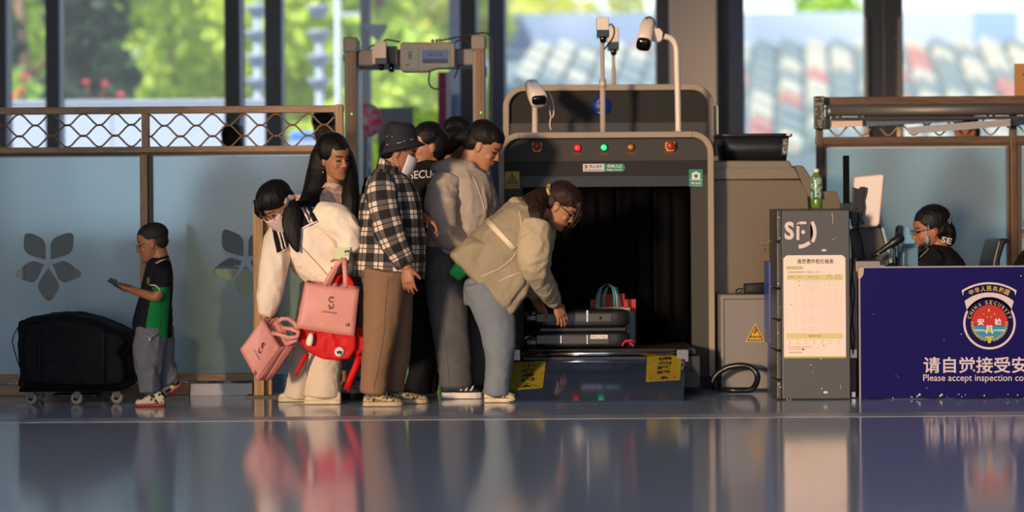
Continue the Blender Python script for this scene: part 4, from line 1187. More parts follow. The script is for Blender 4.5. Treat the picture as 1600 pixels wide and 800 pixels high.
for (quad, lines, kind_) in [([(800, 568), (853, 567), (848, 609), (795, 611)], '小心滑倒', 0), ([(1012, 566), (1067, 565), (1064, 605), (1010, 606)], '请勿踩踏', 1)]:
    uv = [plate_uv(*q) for q in quad]
    g = grid_of([plate(u, v, .0045) for u, v in uv], 2, 2); mb = MB(); mb.slab(g, .001)
    for f in mb.bm.faces: f.smooth = False
    stp = mb.build('slope_sticker', mat('sticker_olive', '#a08c22', 0.5, var=(25, '#8c7a1c', 0.2)), pl_)
    tl, tr, br, bl = [Vector((*q, 0)) for q in uv]

    def pt(u, v, o=.0056, tl=tl, tr=tr, br=br, bl=bl):
        q = tl.lerp(tr, u).lerp(bl.lerp(br, u), v); return plate(q.x, q.y, o)

    def ink(m_, lines=lines, pt=pt, kind_=kind_):
        for i, ch in enumerate(lines):
            v0 = .07 + i * .175; text_into(m_, ch, lambda u, v: pt(.30 + u * .42, v0 + .14 * (1 - v)), .03)
        def poly(pts_):
            t_ = bmesh.new(); t_.faces.new([t_.verts.new(pt(*p)) for p in pts_]); bmesh.ops.triangulate(t_, faces=t_.faces); m_.merge(t_)
        if kind_ == 0:
            poly([(.06, .97), (.5, .77), (.94, .97), (.9, .97), (.5, .79), (.1, .97)])
            poly([(.28, .93), (.5, .84), (.7, .93)])
        else:
            poly([(.36, .93), (.48, .83), (.62, .86), (.66, .95), (.56, .9), (.5, .96), (.46, .9)])
    printed('lettering', stp, M_ink, ink)
    if kind_:
        def ringm(m_, pt=pt):
            n_ = 28
            for i in range(n_):
                a0, a1 = 2 * math.pi * i / n_, 2 * math.pi * (i + 1) / n_
                t_ = bmesh.new(); t_.faces.new([t_.verts.new(pt(.49 + r1 * .40 * math.cos(a), .885 + r1 * .085 * math.sin(a))) for r1, a in ((1, a0), (1, a1), (.88, a1), (.88, a0))]); m_.merge(t_)
        printed('ban_ring', stp, mat('ink_brownred', '#8a3a2a', 0.6), ringm)

# ================================================================== CAMERAS ON THE SCANNER
M_cam = mat('camera_shell', '#d8c9bb', 0.35); M_pole = mat('pole_pale', '#c2aca0', 0.35, 0.1)
zt_front = zt
# left bullet camera on a short post
Yc = YS + .3
q = P(836, 204, Yc)
bc = thing('bullet_camera', 'white bullet camera on a short post at the scanner top left', 'camera', (q.x, Yc, zt_front), 'bullet cameras')
mb = MB(); mb.lathe([(.035, 0), (.035, .008), (.019, .012), (.0175, P(836, 165, Yc).z - zt_front)], (q.x, Yc, zt_front)); mb.build('post', M_cam, bc, shade='smooth')
a = P(831, 134, Yc + .08); e = P(842, 156, Yc - .16)
dirv = (e - a).normalized(); sx = Vector((1, 0, 0)); sx = (sx - dirv * sx.dot(dirv)).normalized(); up = sx.cross(dirv)
k_ = S(Yc)
mb = MB(); mb.loft([(a, 10.5 * k_, 11 * k_, (sx, up)), (a.lerp(e, .5), 12.5 * k_, 12.5 * k_, (sx, up)), (e, 13 * k_, 12.5 * k_, (sx, up))], 24, ex=3.5); mb.build('housing', M_cam, bc, shade='smooth')
mb = MB(); mb.loft([(e - dirv * .004, 11.4 * k_, 7.5 * k_, (sx, up)), (e + dirv * .012, 11 * k_, 7 * k_, (sx, up))], 24, ex=3.5); mb.build('lens_window', M_lens, bc)
mb = MB(); mb.tube([P(857, 141, Yc), P(864, 160, Yc), P(865, 178, Yc), P(861, 184, Yc), P(858, 165, Yc)], .004, 6, sub=4); mb.tube([P(861, 182, Yc), P(859, 195, Yc), P(861, 203, Yc)], .004, 6, sub=3); mb.build('cable', M_cam, bc)


def mast(lab, px_, Yc, ytop, zbase, ycam, r, body, collar=None):
    q = P(px_, 180, Yc); k_ = S(Yc)
    o = thing('mast_camera', lab, 'camera', (q.x, Yc, zbase), 'mast cameras')
    zt2 = P(px_, ytop, Yc).z
    mb = MB(); mb.lathe([(r * 2.6, 0), (r * 2.4, .008), (r * 1.25, .012), (r * 1.2, (zt2 - zbase) * .48), (r * .95, (zt2 - zbase) * .485), (r * .9, zt2 - zbase)], (q.x, Yc, zbase), n=18); mb.build('mast', M_pole, o, shade='smooth')
    if collar:
        zc = P(px_, collar, Yc).z; mb = MB(); mb.lathe([(r * 1.6, -.025), (r * 1.7, 0), (r * 1.5, .03)], (q.x, Yc, zc), n=18); mb.build('collar', M_pole, o, shade='smooth')
    (x0, y0, x1, y1) = body
    mb = MB(); mb.pbox(x0, y0, x1, y0 + (y1 - y0) * .66, Yc - .1, Yc + .06, .006); mb.build('housing', M_cam, o)
    mb = MB(); mb.pbox(x0 + .3, y0 + (y1 - y0) * .62, x1 + .3, y1, Yc - .09, Yc + .05, .005); mb.build('lens_shroud', M_lens, o)
    mb = MB(); c = P((x0 + x1) / 2, y1 - 1, Yc - .03); mb.cyl(c, c + Vector((0, -.03, -.03)), .024, .02); mb.build('lens', M_lens, o, shade='smooth')
    return o


mast('slim telescopic mast with a boxy camera at the scanner top centre, front of two', 942, YS + .35, 60, zt_front, 0, .0145, (933, 26, 951.5, 58), 131)
m2 = mast('second mast camera standing just behind the front centre mast', 959, YB + .6, 68, rzt - .002, 0, .012, (950, 42, 967, 78))
mb = MB(); mb.tube([P(951, 40, YS + .3), P(956, 38, YS + .4), P(960, 48, YS + .45), P(957, 60, YS + .42), P(946, 75, YS + .36), P(940, 82, YS + .34)], .005, 6, sub=4)
mb.build('cable', M_cable, m2)
# goose-neck bullet camera
Yc = YS + .3; q = P(1060, 202, Yc)
gn = thing('bullet_camera', 'white bullet camera on a tall curved pole at the scanner top right', 'camera', (q.x, Yc, zt_front), 'bullet cameras')
k_ = S(Yc); pts = [(1060, 202), (1059, 150), (1057.5, 100), (1057, 78), (1054, 67), (1048, 60), (1038, 56.5)]
mb = MB(); pv = [P(x, y, Yc) for x, y in pts]; pv[0] = Vector((pv[0].x, Yc, zt_front)); mb.tube(pv, 4.8 * k_, 16, sub=5); mb.lathe([(10 * k_, 0), (10 * k_, .008), (5.5 * k_, .01)], (q.x, Yc, zt_front)); mb.build('pole', M_cam, gn, shade='smooth')
a = P(1014, 34, Yc + .06); e = P(1006, 67, Yc - .1)
dirv = (e - a).normalized(); sx = Vector((1, 0, 0)); sx = (sx - dirv * sx.dot(dirv)).normalized(); up = sx.cross(dirv)
mb = MB(); mb.loft([(a, 9 * k_, 10 * k_, (sx, up)), (a.lerp(e, .15), 11.3 * k_, 12 * k_, (sx, up)), (e, 11.6 * k_, 12.4 * k_, (sx, up))], 24, ex=3); mb.build('housing', M_cam, gn, shade='smooth')
mb = MB(); mb.loft([(e - dirv * .01, 10.5 * k_, 10.8 * k_, (sx, up)), (e + dirv * .03, 10.9 * k_, 10 * k_, (sx, up))], 24, ex=3); mb.build('lens_window', M_lens, gn)
mb = MB(); mb.pprism([(1020, 44), (1031, 44), (1036, 50), (1035, 62), (1030, 66), (1020, 64)], Yc - .03, Yc + .03, bev=.006); mb.build('swivel', M_cam, gn)
mb = MB(); mb.tube([P(1009, 30, Yc), P(1014, 26, Yc), P(1021, 30, Yc), P(1025, 40, Yc)], .004, 6, sub=4); mb.build('cable', M_cable, gn)

# ================================================================== CONSOLE SIDE, TUB, CABINET
YK = 1.15
M_con = mat('console_beige', '#685c4b', 0.4); M_con2 = mat('console_band', '#766a58', 0.35)
cs_ = thing('operator_console', 'beige angular console body attached at the right of the scanner', 'console', (P(1200, 0, YK).x, YK, 0))
mb = MB()
lo = [P(x, y, YK) for x, y in [(1112, 281), (1250, 281), (1262, 300), (1264, 330), (1318, 332), (1320, 590), (1112, 590)]]
for p in lo[-2:]: p.z = 0.03
mb.prism(lo, (0, .7, 0), bev=.006); mb.build('body', M_con, cs_)
mb = MB(); mb.pprism([(1112, 251), (1233, 251), (1250, 279.5), (1112, 280.5)], YK, YK + .7, bev=.01); mb.build('top_band', M_con2, cs_)
mb = MB(); mb.pprism([(1112, 262), (1241, 262), (1250, 279.5), (1112, 280.5)], YK - .012, YK + .01, bev=.004); mb.build('lower_band', M_con2, cs_)
mb = MB(); mb.pprism([(1241, 259), (1249, 258), (1256, 260), (1280, 296), (1283, 310), (1264, 308)], YK - .02, YK + .68, bev=.006); mb.build('side_slab', M_con, cs_)
mb = MB(); mb.pprism([(1262, 299), (1307, 299), (1318, 329), (1262, 329)], YK + .05, YK + .68, bev=.004); mb.build('rear_desk', M_con, cs_)
mb = MB(); mb.pprism([(1190, 356), (1215, 356), (1215, 378), (1190, 378)], YK - .004, YK + .01, bev=.002); mb.build('access_cover', M_con, cs_)
mb = MB(); mb.pprism([(1190, 377), (1216, 377), (1216, 383), (1190, 383)], YK - .012, YK + .01, bev=.003); mb.build('cover_lip', mat('console_lip', '#6b604f', 0.5), cs_)
printed('lettering', cs_, M_ink, lambda m_: [flat(m_, [(1194, 388), (1197, 390), (1194, 393)], YK - .001), text_box(m_, '操作台', 1199, 388, 1209, 390, YK - .001), text_box(m_, 'Console', 1199, 391, 1209, 393, YK - .001)])
tb = thing('plastic_tub', 'black plastic tray tub resting on the console top beside the scanner', 'tub', P(1178, 250.5, YK + .4))
Yt = YK + .12; zb_ = P(1178, 251, YK).z + .002
mb = MB(); k_ = S(Yt)
cx_ = P(1179, 0, Yt).x
rings = [((cx_, Yt + .2, zb_), 51 * k_, .17), ((cx_, Yt + .2, zb_ + 39 * k_), 55 * k_, .19)]
mb.loft([(c, a, b, (Vector((1, 0, 0)), Vector((0, 1, 0)))) for c, a, b in rings] + [((cx_, Yt + .2, zb_ + 39 * k_), 53 * k_, .18, (Vector((1, 0, 0)), Vector((0, 1, 0)))), ((cx_, Yt + .2, zb_ + .02), 49.5 * k_, .16, (Vector((1, 0, 0)), Vector((0, 1, 0))))], 40, ex=7)
M_tub = mat('tub_black', '#1b1c22', 0.4)
mb.build('body', M_tub, tb)
mb = MB()
mb.loft([((cx_, Yt + .2, zb_ + h * k_), a * k_, b, (Vector((1, 0, 0)), Vector((0, 1, 0)))) for h, a, b in [(37, 56, .195), (38, 59.5, .205), (42, 60, .207), (42.6, 58, .2), (40, 54, .185)]], 40, ex=7); mb.build('rim', M_tub, tb)
mb = MB(); mb.pprism([(1224, 217), (1231, 217), (1228, 242), (1222, 242)], Yt - .003, Yt + .02); mb.build('label', mat('tub_label', '#9a9a92', 0.4, var=(90, '#2a2a2c', 0.1)), tb)
mb = MB(); mb.pprism([(1229, 208), (1236, 208), (1235, 212), (1229, 212)], Yt - .012, Yt + .005); mb.build('label', M_inkw, tb)

YCB = 0.75
M_cab = mat('cabinet_grey', '#7a746e', 0.45, bump=(80, .03, .001))
cb = thing('electrical_cabinet', 'grey steel electrical cabinet with a yellow warning triangle beside the scanner', 'cabinet', (P(1172, 0, YCB).x, YCB, 0))
mb = MB(); mb.pbox(1127, 460, 1222, 613, YCB + .006, YCB + .36, .005, z0=.012); mb.build('body', M_cab, cb)
mb = MB(); mb.pbox(1133, 467.5, 1221, 577, YCB - .004, YCB + .01, .002); dr = mb.build('door', M_cab, cb)
mb = MB(); mb.pbox(1131.5, 466.3, 1222, 578.3, YCB + .004, YCB + .007, 0); mb.build('door_gap', M_black, cb)
mb = MB(); mb.pbox(1133, 579.5, 1221, 608, YCB - .002, YCB + .01, .002); mb.build('kick_panel', M_cab, cb)
mb = MB(); mb.pbox(1127, 606, 1222, 613.5, YCB + .02, YCB + .3, 0, z0=0); mb.build('plinth', M_black, cb)
mb = MB(); mb.pprism([(1180, 505), (1195.5, 533.5), (1165, 534)], YCB - .006, YCB - .004); ws = mb.build('warning_triangle', mat('warn_yellow', '#d0a512', 0.45), dr)


def warn(m_):
    Yq = YCB - .0065
    o = [(1180, 508), (1193, 532.3), (1167.3, 532.6)]; i_ = [(1180, 511), (1190.6, 530.8), (1169.8, 531)]
    for k_ in range(3): flat(m_, [o[k_], o[(k_ + 1) % 3], i_[(k_ + 1) % 3], i_[k_]], Yq)
    text_box(m_, '有电危险', 1171.8, 524.5, 1188.6, 528.6, Yq, .03)


printed('lettering', ws, M_ink, warn)
printed('bolt_mark', ws, mat('ink_red2', '#c02a18', 0.5), lambda m_: flat(m_, [(1181, 513), (1178, 518), (1180.3, 518), (1178.5, 523), (1183, 517), (1180.8, 517), (1182.6, 513)], YCB - .0065))
pc = thing('zip_pouch', 'small black zip pouch lying on top of the grey cabinet', 'pouch', P(1177, 460, YCB + .15))
mb = MB(); z_ = P(1177, 460, YCB).z
mb.loft([((P(1160, 0, YCB + .12).x, YCB + .15, z_ + .030), .032, .03, (Vector((0, 0, 1)), Vector((0, 1, 0)))), ((P(1177, 0, YCB + .12).x, YCB + .15, z_ + .032), .034, .045, (Vector((0, 0, 1)), Vector((0, 1, 0)))), ((P(1194, 0, YCB + .12).x, YCB + .15, z_ + .034), .036, .03, (Vector((0, 0, 1)), Vector((0, 1, 0))))], 24, ex=4, sub=3); mb.build('body', mat('pouch_black', '#14161c', 0.7), pc, shade='smooth')
mb = MB(); mb.tube([P(1161, 451, YCB + .12), P(1153, 452, YCB + .12), P(1150, 457, YCB + .12), P(1154, 458.5, YCB + .12), P(1160, 454, YCB + .12)], .005, 6, sub=4); mb.build('wrist_loop', mat('pouch_black', '#14161c', 0.7), pc)
hs = MB(); hs.tube([Vector((P(1112, 0, .6).x, .62, .022)), P(1113, 598, .6), P(1119, 586, .6), P(1135, 575, .58), P(1155, 571, .56), P(1173, 574, .55), P(1183, 585, .54), P(1182, 598, .52), P(1175, 608, .5), Vector((P(1162, 0, .5).x, .5, .022)), Vector((P(1140, 0, .5).x, .5, .022)), Vector((P(1122, 0, .55).x, .56, .022))], .018, 12, sub=5)
single(hs, 'cable_loop', mat('hose_black', '#101114', 0.35), 'thick black cable looping off the floor in front of the grey cabinet', 'cable', shade='smooth')
bl_ = thing('folded_trolley', 'narrow blue folded panel standing between the grey cabinet and the dark kiosk', 'panel', (P(1207, 0, .35).x, .35, 0))
M_blue = mat('panel_blue', '#2f4796', 0.4)
mb = MB(); mb.pbox(1202, 409, 1208, 537, .34, .62, .003); mb.build('panel', M_blue, bl_)
mb = MB(); mb.pbox(1208.5, 411, 1213, 537, .38, .62, .003); mb.build('inner_panel', mat('panel_blue_dark', '#24346e', 0.45), bl_)
mb = MB(); mb.pprism([(1207, 540), (1212, 538), (1212, 612), (1206, 614), (1206, 580)], .34, .6); mb.build('lower_panel', M_blue, bl_)
mb = MB(); mb.pbox(1206, 608, 1214, 624, .36, .58, .002, z0=0); mb.build('foot', M_black, bl_)

# ================================================================== KIOSK
M_kio = mat('kiosk_grey', '#4f4e4e', 0.42, bump=(70, .03, .001)); M_kiod = mat('kiosk_edge', '#403f3f', 0.4, 0.2)
M_chip = mat('chipped_paint', '#cdbfb0', 0.7)
kk = thing('parcel_kiosk', 'dark grey parcel kiosk with white monogram and a pink-lit price list', 'kiosk', (P(1270, 0, 0).x, 0, 0))
mb = MB(); mb.pbox(1222.5, 328, 1327, 627, 0, .42, .006, z0=.004); mb.build('body', M_kio, kk)
ze = [327, 378, 451, 500, 548, 594, 626]
for i in range(6):
    mb = MB(); mb.pbox(1214, ze[i] + .7, 1222, ze[i + 1] - .7, -.006, .4, .008, z0=None if i < 5 else 0.004); mb.build('hinge_column', M_kiod, kk)
mb = MB(); mb.pbox(1214, 325.7, 1327.5, 328.2, -.008, .43, .002); mb.build('top_edge', mat('kiosk_top', '#27241f', 0.4), kk)
mb = MB(); mb.pprism([(1224, 404), (1229.5, 399), (1316, 398.5), (1321, 403), (1322, 559), (1225, 559)], -.004, 0); pp = mb.build('price_list', mat('poster_paper', '#f0dace', 0.6), kk)
mb = MB(); mb.pbox(1225, 556.5, 1322, 560, -.0046, -.004, 0); mb.build('lime_edge', mat('poster_lime', '#a3ad3a', 0.6), pp)


def kl(m_):
    Yq = -.0012
    # S
    def arc(cx_, cy_, r0, r1, a0, a1, n_=10): flat(m_, disc_px(cx_, cy_, r0, n_, a0=a0, a1=a1)[::-1] + disc_px(cx_, cy_, r1, n_, a0=a0, a1=a1), Yq)
    text_box(m_, 'S', 1225.8, 346.2, 1240.6, 374.6, Yq, .035)
    # F
    flat(m_, [(1244.5, 352), (1249, 350), (1249, 375), (1244.5, 375)], Yq)
    arc(1251.5, 353, 2.6, 6.9, 180, 250); flat(m_, [(1249, 346.3), (1259, 346), (1260.5, 350), (1249, 350.5)], Yq)
    # long sweep
    arc(1241, 363, 29.3, 34.8, -31, 28, 16); arc(1247, 358, 24.5, 30.5, 49, 88, 10)
    flat(m_, disc_px(1255, 362.5, 3.1, 16), Yq)
    flat(m_, disc_px(1287.5, 391, 4.2, 12, ry=1.8), Yq); flat(m_, disc_px(1290, 613, 3.6, 12, ry=2), Yq)


printed('monogram', kk, mat('kiosk_white', '#d5c8c2', 0.55), kl)


def chips(m_):
    rng = random.Random(3)
    for (x, y) in [(1300, 332), (1301, 341), (1299, 337), (1302, 374), (1306, 371), (1283, 561), (1267, 570), (1270, 582), (1284, 607), (1217, 340), (1219, 480), (1216, 520), (1219, 560), (1217, 600), (1219, 605), (1216, 443), (1218, 372), (1230, 625), (1235, 624)]:
        flat(m_, disc_px(x, y, rng.uniform(.5, 1.3), 6, ry=rng.uniform(.4, 1.6)), -.0068 if x < 1222 else -.0011)
    flat(m_, [(1300.3, 334), (1301, 334), (1301.4, 350), (1300.8, 350)], -.0011); flat(m_, [(1313.2, 601), (1313.8, 601), (1313.6, 608), (1313.1, 607)], -.0011)


printed('paint_chips', kk, M_chip, chips)
printed('title', pp, M_ink, lambda m_: text_box(m_, '高铁寄件柜价格表', 1246, 404.5, 1302.5, 412.4, -.0046, .013))
printed('tab', pp, mat('poster_olive', '#b4ad5a', 0.6), lambda m_: [flat(m_, [(1229, 416.3), (1254, 416.3), (1254, 420.7), (1229, 420.7)], -.0045)])
printed('table_bands', pp, mat('poster_cream', '#d4c68e', 0.6), lambda m_: [flat(m_, [(1230, 429), (1317, 429), (1317, 437.5), (1230, 437.5)], -.0045), flat(m_, [(1229, 520.6), (1317, 520.6), (1317, 529.6), (1229, 529.6)], -.0045)])
printed('tab_lettering', pp, M_inkw, lambda m_: text_box(m_, '标准快递 · 时效快件', 1231, 417.3, 1252, 419.7, -.0047, .01))


def rows(m_):
    Yq = -.0047; rng = random.Random(11)
    text_box(m_, '根据寄递物品重量及距离，价格单位：人民币／元', 1231, 424.2, 1284, 426.2, Yq, .012)
    text_box(m_, '寄件目的地', 1231, 432.3, 1241, 434, Yq, .01); text_box(m_, '省份', 1245.5, 432.3, 1251, 434, Yq, .01); text_box(m_, '目的地城市／地区', 1263, 432, 1279, 433.8, Yq, .01)
    for x in (1292.5, 1305.5): text_box(m_, '首重价格', x, 429.6, x + 7, 431.2, Yq, .01)
    for x in (1290.5, 1297.5, 1304.5, 1311): text_box(m_, '价格', x, 433.7, x + 3.4, 435.4, Yq, .01)
    for i in range(19):
        y = 439.5 + i * 4.2; w = rng.choice([3, 6, 9, 14]); k_ = max(1, int(w / 2))
        for j in range(k_):
            x = 1270 - w + j * 2 * w / k_; flat(m_, [(x, y), (x + 1.3, y), (x + 1.3, y + .55), (x, y + .55)], Yq)
        if i > 2:
            for x in (1292, 1299, 1306, 1312.5):
                if rng.random() < .75: flat(m_, [(x, y), (x + .9, y), (x + .9, y + .6), (x, y + .6)], Yq)
    for (x, y) in [(1247, 439), (1247, 445.6), (1235, 475.5)]: flat(m_, [(x, y), (x + 3.6, y), (x + 3.6, y + .8), (x, y + .8)], Yq)
    text_box(m_, '重量超出计费表', 1263, 524, 1283, 526, Yq, .015)
    for i in range(7):
        for y in (532, 536):
            x = 1233 + i * 12.6; flat(m_, [(x, y), (x + 2.6, y), (x + 2.6, y + .6), (x, y + .6)], Yq)
    flat(m_, disc_px(1254.5, 546, 1.6, 8), Yq); flat(m_, disc_px(1287, 540, 1.0, 8), Yq); flat(m_, disc_px(1232.5, 540.5, .8, 8), Yq)


printed('table_lettering', pp, mat('ink_brown', '#5a4a42', 0.6), rows)


def ruled(m_):
    Yq = -.0046
    for i in range(20): y = 437.8 + i * 4.2; flat(m_, [(1254, y), (1316, y), (1316, y + .22), (1254, y + .22)], Yq)
    for x in (1230, 1243.5, 1254, 1289, 1296, 1303, 1309.5, 1316): flat(m_, [(x, 438), (x + .25, 438), (x + .25, 517.5), (x, 517.5)], Yq)


printed('ruled_lines', pp, mat('ink_line', '#cbb09f', 0.6), ruled)
printed('red_lettering', pp, mat('ink_rose', '#c8463c', 0.6), lambda m_: [text_box(m_, '以上价格为参考价格，具体以实际为准', 1233, 541.2, 1267, 543, -.0047, .01), text_box(m_, '如有疑问请拨打客服', 1233, 544.4, 1258, 546, -.0047, .01), text_box(m_, '时效快件价格请咨询', 1232.5, 549.6, 1253, 551.6, -.0047, .02)])
# bottle on the kiosk
q = P(1276, 325.6, .12); k_ = S(.12); zk = P(1270, 325.7, .0).z
bo = thing('drink_bottle', 'green labelled plastic tea bottle standing on the dark kiosk', 'bottle', (q.x, .12, zk))
mb = MB(); mb.lathe([(7.5 * k_, 0), (9 * k_, .008), (9.2 * k_, 10 * k_), (8.6 * k_, 14 * k_), (9 * k_, 17 * k_), (9 * k_, 44 * k_), (8.6 * k_, 49 * k_), (5 * k_, 54 * k_), (4.2 * k_, 56 * k_), (4.0 * k_, 57 * k_)], (q.x, .12, zk)); mb.build('bottle', mat('bottle_green', '#5f7a2a', 0.12, coat=.3), bo, shade='smooth')
mb = MB(); mb.lathe([(9.15 * k_, 14.5 * k_), (9.25 * k_, 17 * k_), (9.25 * k_, 44 * k_), (8.8 * k_, 49.2 * k_)], (q.x, .12, zk))


def labelmat():
    m = mat('bottle_label', '#1d6b45', 0.3, var=(45, '#9fb0a0', 0.05)); return m


mb.build('label', labelmat(), bo, shade='smooth')
mb = MB(); mb.lathe([(4.4 * k_, 56.3 * k_), (4.5 * k_, 57 * k_), (4.5 * k_, 61.5 * k_), (4.1 * k_, 62 * k_)], (q.x, .12, zk)); mb.build('cap', mat('cap_white', '#dcd6cb', 0.4), bo, shade='smooth')

# ================================================================== SECURITY DESK
M_purple = mat('desk_blue', '#140f56', 0.45, bump=(30, .03, .001), spec=.12)
dk = thing('security_desk', 'dark blue inspection desk with round red crest and white slogan, right foreground', 'desk', (P(1500, 0, 0).x, 0, 0))
zt_ = P(1470, 416.5, 0).z
xl, xr = P(1341, 0, 0).x, P(1690, 0, 0).x
mb = MB(); mb.box((xl, 0, 0.004), (xr, .025, zt_), .003); fp = mb.build('front_panel', M_purple, dk)
mb = MB(); mb.box((xl, -.003, zt_ - .006), (xr, .03, zt_ + .003), .001); mb.build('top_edge', mat('desk_edge', '#9b8fa2', 0.4), dk)
mb = MB(); mb.box((xl - .008, -.003, 0.0), (xl, .03, zt_), .001); mb.build('side_edge', mat('desk_edge', '#9b8fa2', 0.4), dk)
mb = MB(); mb.pprism([(1341, 419), (1350, 419), (1349, 429), (1345, 435), (1341, 436)], -.004, .001); mb.build('bare_corner', mat('bare_board', '#b79f87', 0.6), dk)
mb = MB(); mb.box((xl, .03, zt_ - .06), (xr, .62, zt_ - .03), .003); mb.build('desk_top', mat('desk_top', '#8b8a88', 0.4), dk)
for x in (xl + .01, xr - .04):
    mb = MB(); mb.box((x, .03, 0), (x + .03, .6, zt_ - .06), .003); mb.build('side_panel', mat('desk_side', '#77726e', 0.5), dk)


def crest(m_):
    """white shapes"""
    Yq = -.0012
    flat(m_, disc_px(1546, 505, 41, 48), Yq)
    cx_, cy_ = 1545.5, 519
    flat(m_, disc_px(cx_, cy_, 46, 14, a0=-137, a1=-43)[::-1] + disc_px(cx_, cy_, 78, 14, a0=-123.5, a1=-56.5), Yq)
    text_box(m_, '请自觉接受安检', 1443, 557.5, 1634, 583, Yq, .014)
    text_box(m_, 'Please accept inspection consciously', 1442.5, 585, 1652, 598.5, Yq, .004)


printed('crest_white', fp, mat('desk_white', '#cfc0c4', 0.5), crest)


def crest2(m_):
    Yq = -.0018
    flat(m_, disc_px(1546, 505, 37.6, 44), Yq)
    cx_, cy_ = 1545.5, 519
    flat(m_, disc_px(cx_, cy_, 62, 14, a0=-133, a1=-47)[::-1] + disc_px(cx_, cy_, 75, 14, a0=-122, a1=-58), Yq)


printed('crest_ground', fp, mat('crest_navy', '#130f4a', 0.45, spec=.12), crest2)
printed('crest_red', fp, mat('crest_red', '#b8201c', 0.45), lambda m_: flat(m_, disc_px(1546, 504.5, 28.3, 30, a0=-188, a1=8), -.0023))
printed('crest_water', fp, mat('crest_blue', '#2a86a8', 0.45), lambda m_: flat(m_, disc_px(1546, 508.2, 28, 20, ry=24.5, a0=2, a1=178), -.0023))


def yellow(m_):
    Yq = -.0028
    flat(m_, star_px(1545.3, 485, 3.6), Yq)
    for (x, y) in [(1537.2, 490.8), (1554, 490.6), (1542.3, 495.4), (1548.7, 495.3)]: flat(m_, star_px(x, y, 1.9), Yq)
    for sgn in (-1, 1):   # wheat ears
        for i in range(9):
            a = R(90 + sgn * (12 + i * 9.6)); cx_, cy_ = 1546 + 27 * math.cos(a), 505 + 27 * math.sin(a)
            for o in (-1, 1):
                d = a + sgn * R(90) + o * R(32); L_ = 4.4
                px_ = [(cx_ + L_ * math.cos(d), cy_ + L_ * math.sin(d)), (cx_ + 1.6 * math.cos(d + 1.0) , cy_ + 1.6 * math.sin(d + 1.0)), (cx_ - .8 * math.cos(d), cy_ - .8 * math.sin(d)), (cx_ + 1.6 * math.cos(d - 1.0), cy_ + 1.6 * math.sin(d - 1.0))]
                flat(m_, px_, Yq)
    flat(m_, [(1539, 525.5), (1553, 525.5), (1552, 528), (1540, 528)], Yq); flat(m_, [(1542, 528), (1550, 528), (1548, 536), (1544, 536)], Yq); flat(m_, [(1543, 510), (1549, 510), (1548.5, 519), (1543.5, 519)], Yq)

    def arct(body, cx_, cy_, r, a0, a1, h, bold):
        n_ = len(body)
        wid = [0.45 if ch in 'I ' else (0.9 if ch in 'N' else .8) for ch in body] if body[0] == 'C' else [1] * n_
        tot = sum(wid); acc = 0
        for ch, w in zip(body, wid):
            a = R(a0 + (a1 - a0) * (acc + w / 2) / tot); acc += w
            if ch == ' ': continue
            ox, oy = cx_ + r * math.cos(a), cy_ + r * math.sin(a)
            tx, ty = -math.sin(a), math.cos(a); ux, uy = math.cos(a), math.sin(a)
            ww = h * (0.9 if body[0] != 'C' else (0.28 if ch == 'I' else .74))
            def fn(u, v): return P(ox + tx * (u - .5) * ww + ux * (v - .5) * h, oy + ty * (u - .5) * ww + uy * (v - .5) * h, Yq)
            text_into(m_, ch, fn, bold)
    arct('中华人民共和国', 1545.5, 519, 68.4, -118, -62, 8.2, .02)
    arct('CHINA SECURITY', 1546, 505, 32.6, -170, -10, 5.6, .012)


printed('crest_yellow', fp, mat('crest_yellow', '#c8b02c', 0.45), yellow)


def wht(m_):
    Yq = -.0029
    text_box(m_, '安', 1527, 497.5, 1537.5, 508.5, Yq, .03); text_box(m_, '检', 1554, 497.2, 1565, 508.2, Yq, .03)
    flat(m_, [(1541, 508.5), (1551, 508.5), (1551, 510.3), (1541, 510.3)], Yq); flat(m_, [(1542.2, 510), (1544, 510), (1542.6, 521), (1540, 521)], Yq); flat(m_, [(1548, 510), (1549.8, 510), (1552, 521), (1549.4, 521)], Yq)
    for sgn in (-1, 1):
        for i in range(5): flat(m_, [(1546 + sgn * (6 + i * 3.6), 517 - .2 * i), (1546 + sgn * (9.2 + i * 3.6), 514.0), (1546 + sgn * (10 + i * 3.6), 515.2), (1546 + sgn * (7 + i * 3.6), 518.2)], Yq)


printed('crest_lettering', fp, mat('crest_pale', '#dcd4d6', 0.5), wht)


def dchips(m_):
    rng = random.Random(9)
    for (x, y, r) in [(1423, 619.5, .8), (1425, 620.6, 1.2), (1437, 616.5, 2.2), (1433, 619, 1.6), (1471, 617, 2.4), (1468.5, 618.6, 1.6), (1498, 616, 1.2), (1503, 620, .8), (1508, 617, 1), (1538, 618, 1.5), (1575, 616, 1.1), (1590, 617.5, 1.2), (1395, 622, 1.1), (1480, 620, .7), (1400, 587, .7), (1404, 589, .8), (1448, 606, .8), (1365, 491, .7), (1475, 531, .8), (1595, 431, 1.2), (1502, 522, 1)]:
        flat(m_, [(x + r * rng.uniform(.5, 1.3) * math.cos(k_), y + r * rng.uniform(.5, 1.2) * math.sin(k_)) for k_ in [i * .9 for i in range(7)]], -.0011)


printed('paint_chips', fp, M_chip, dchips)
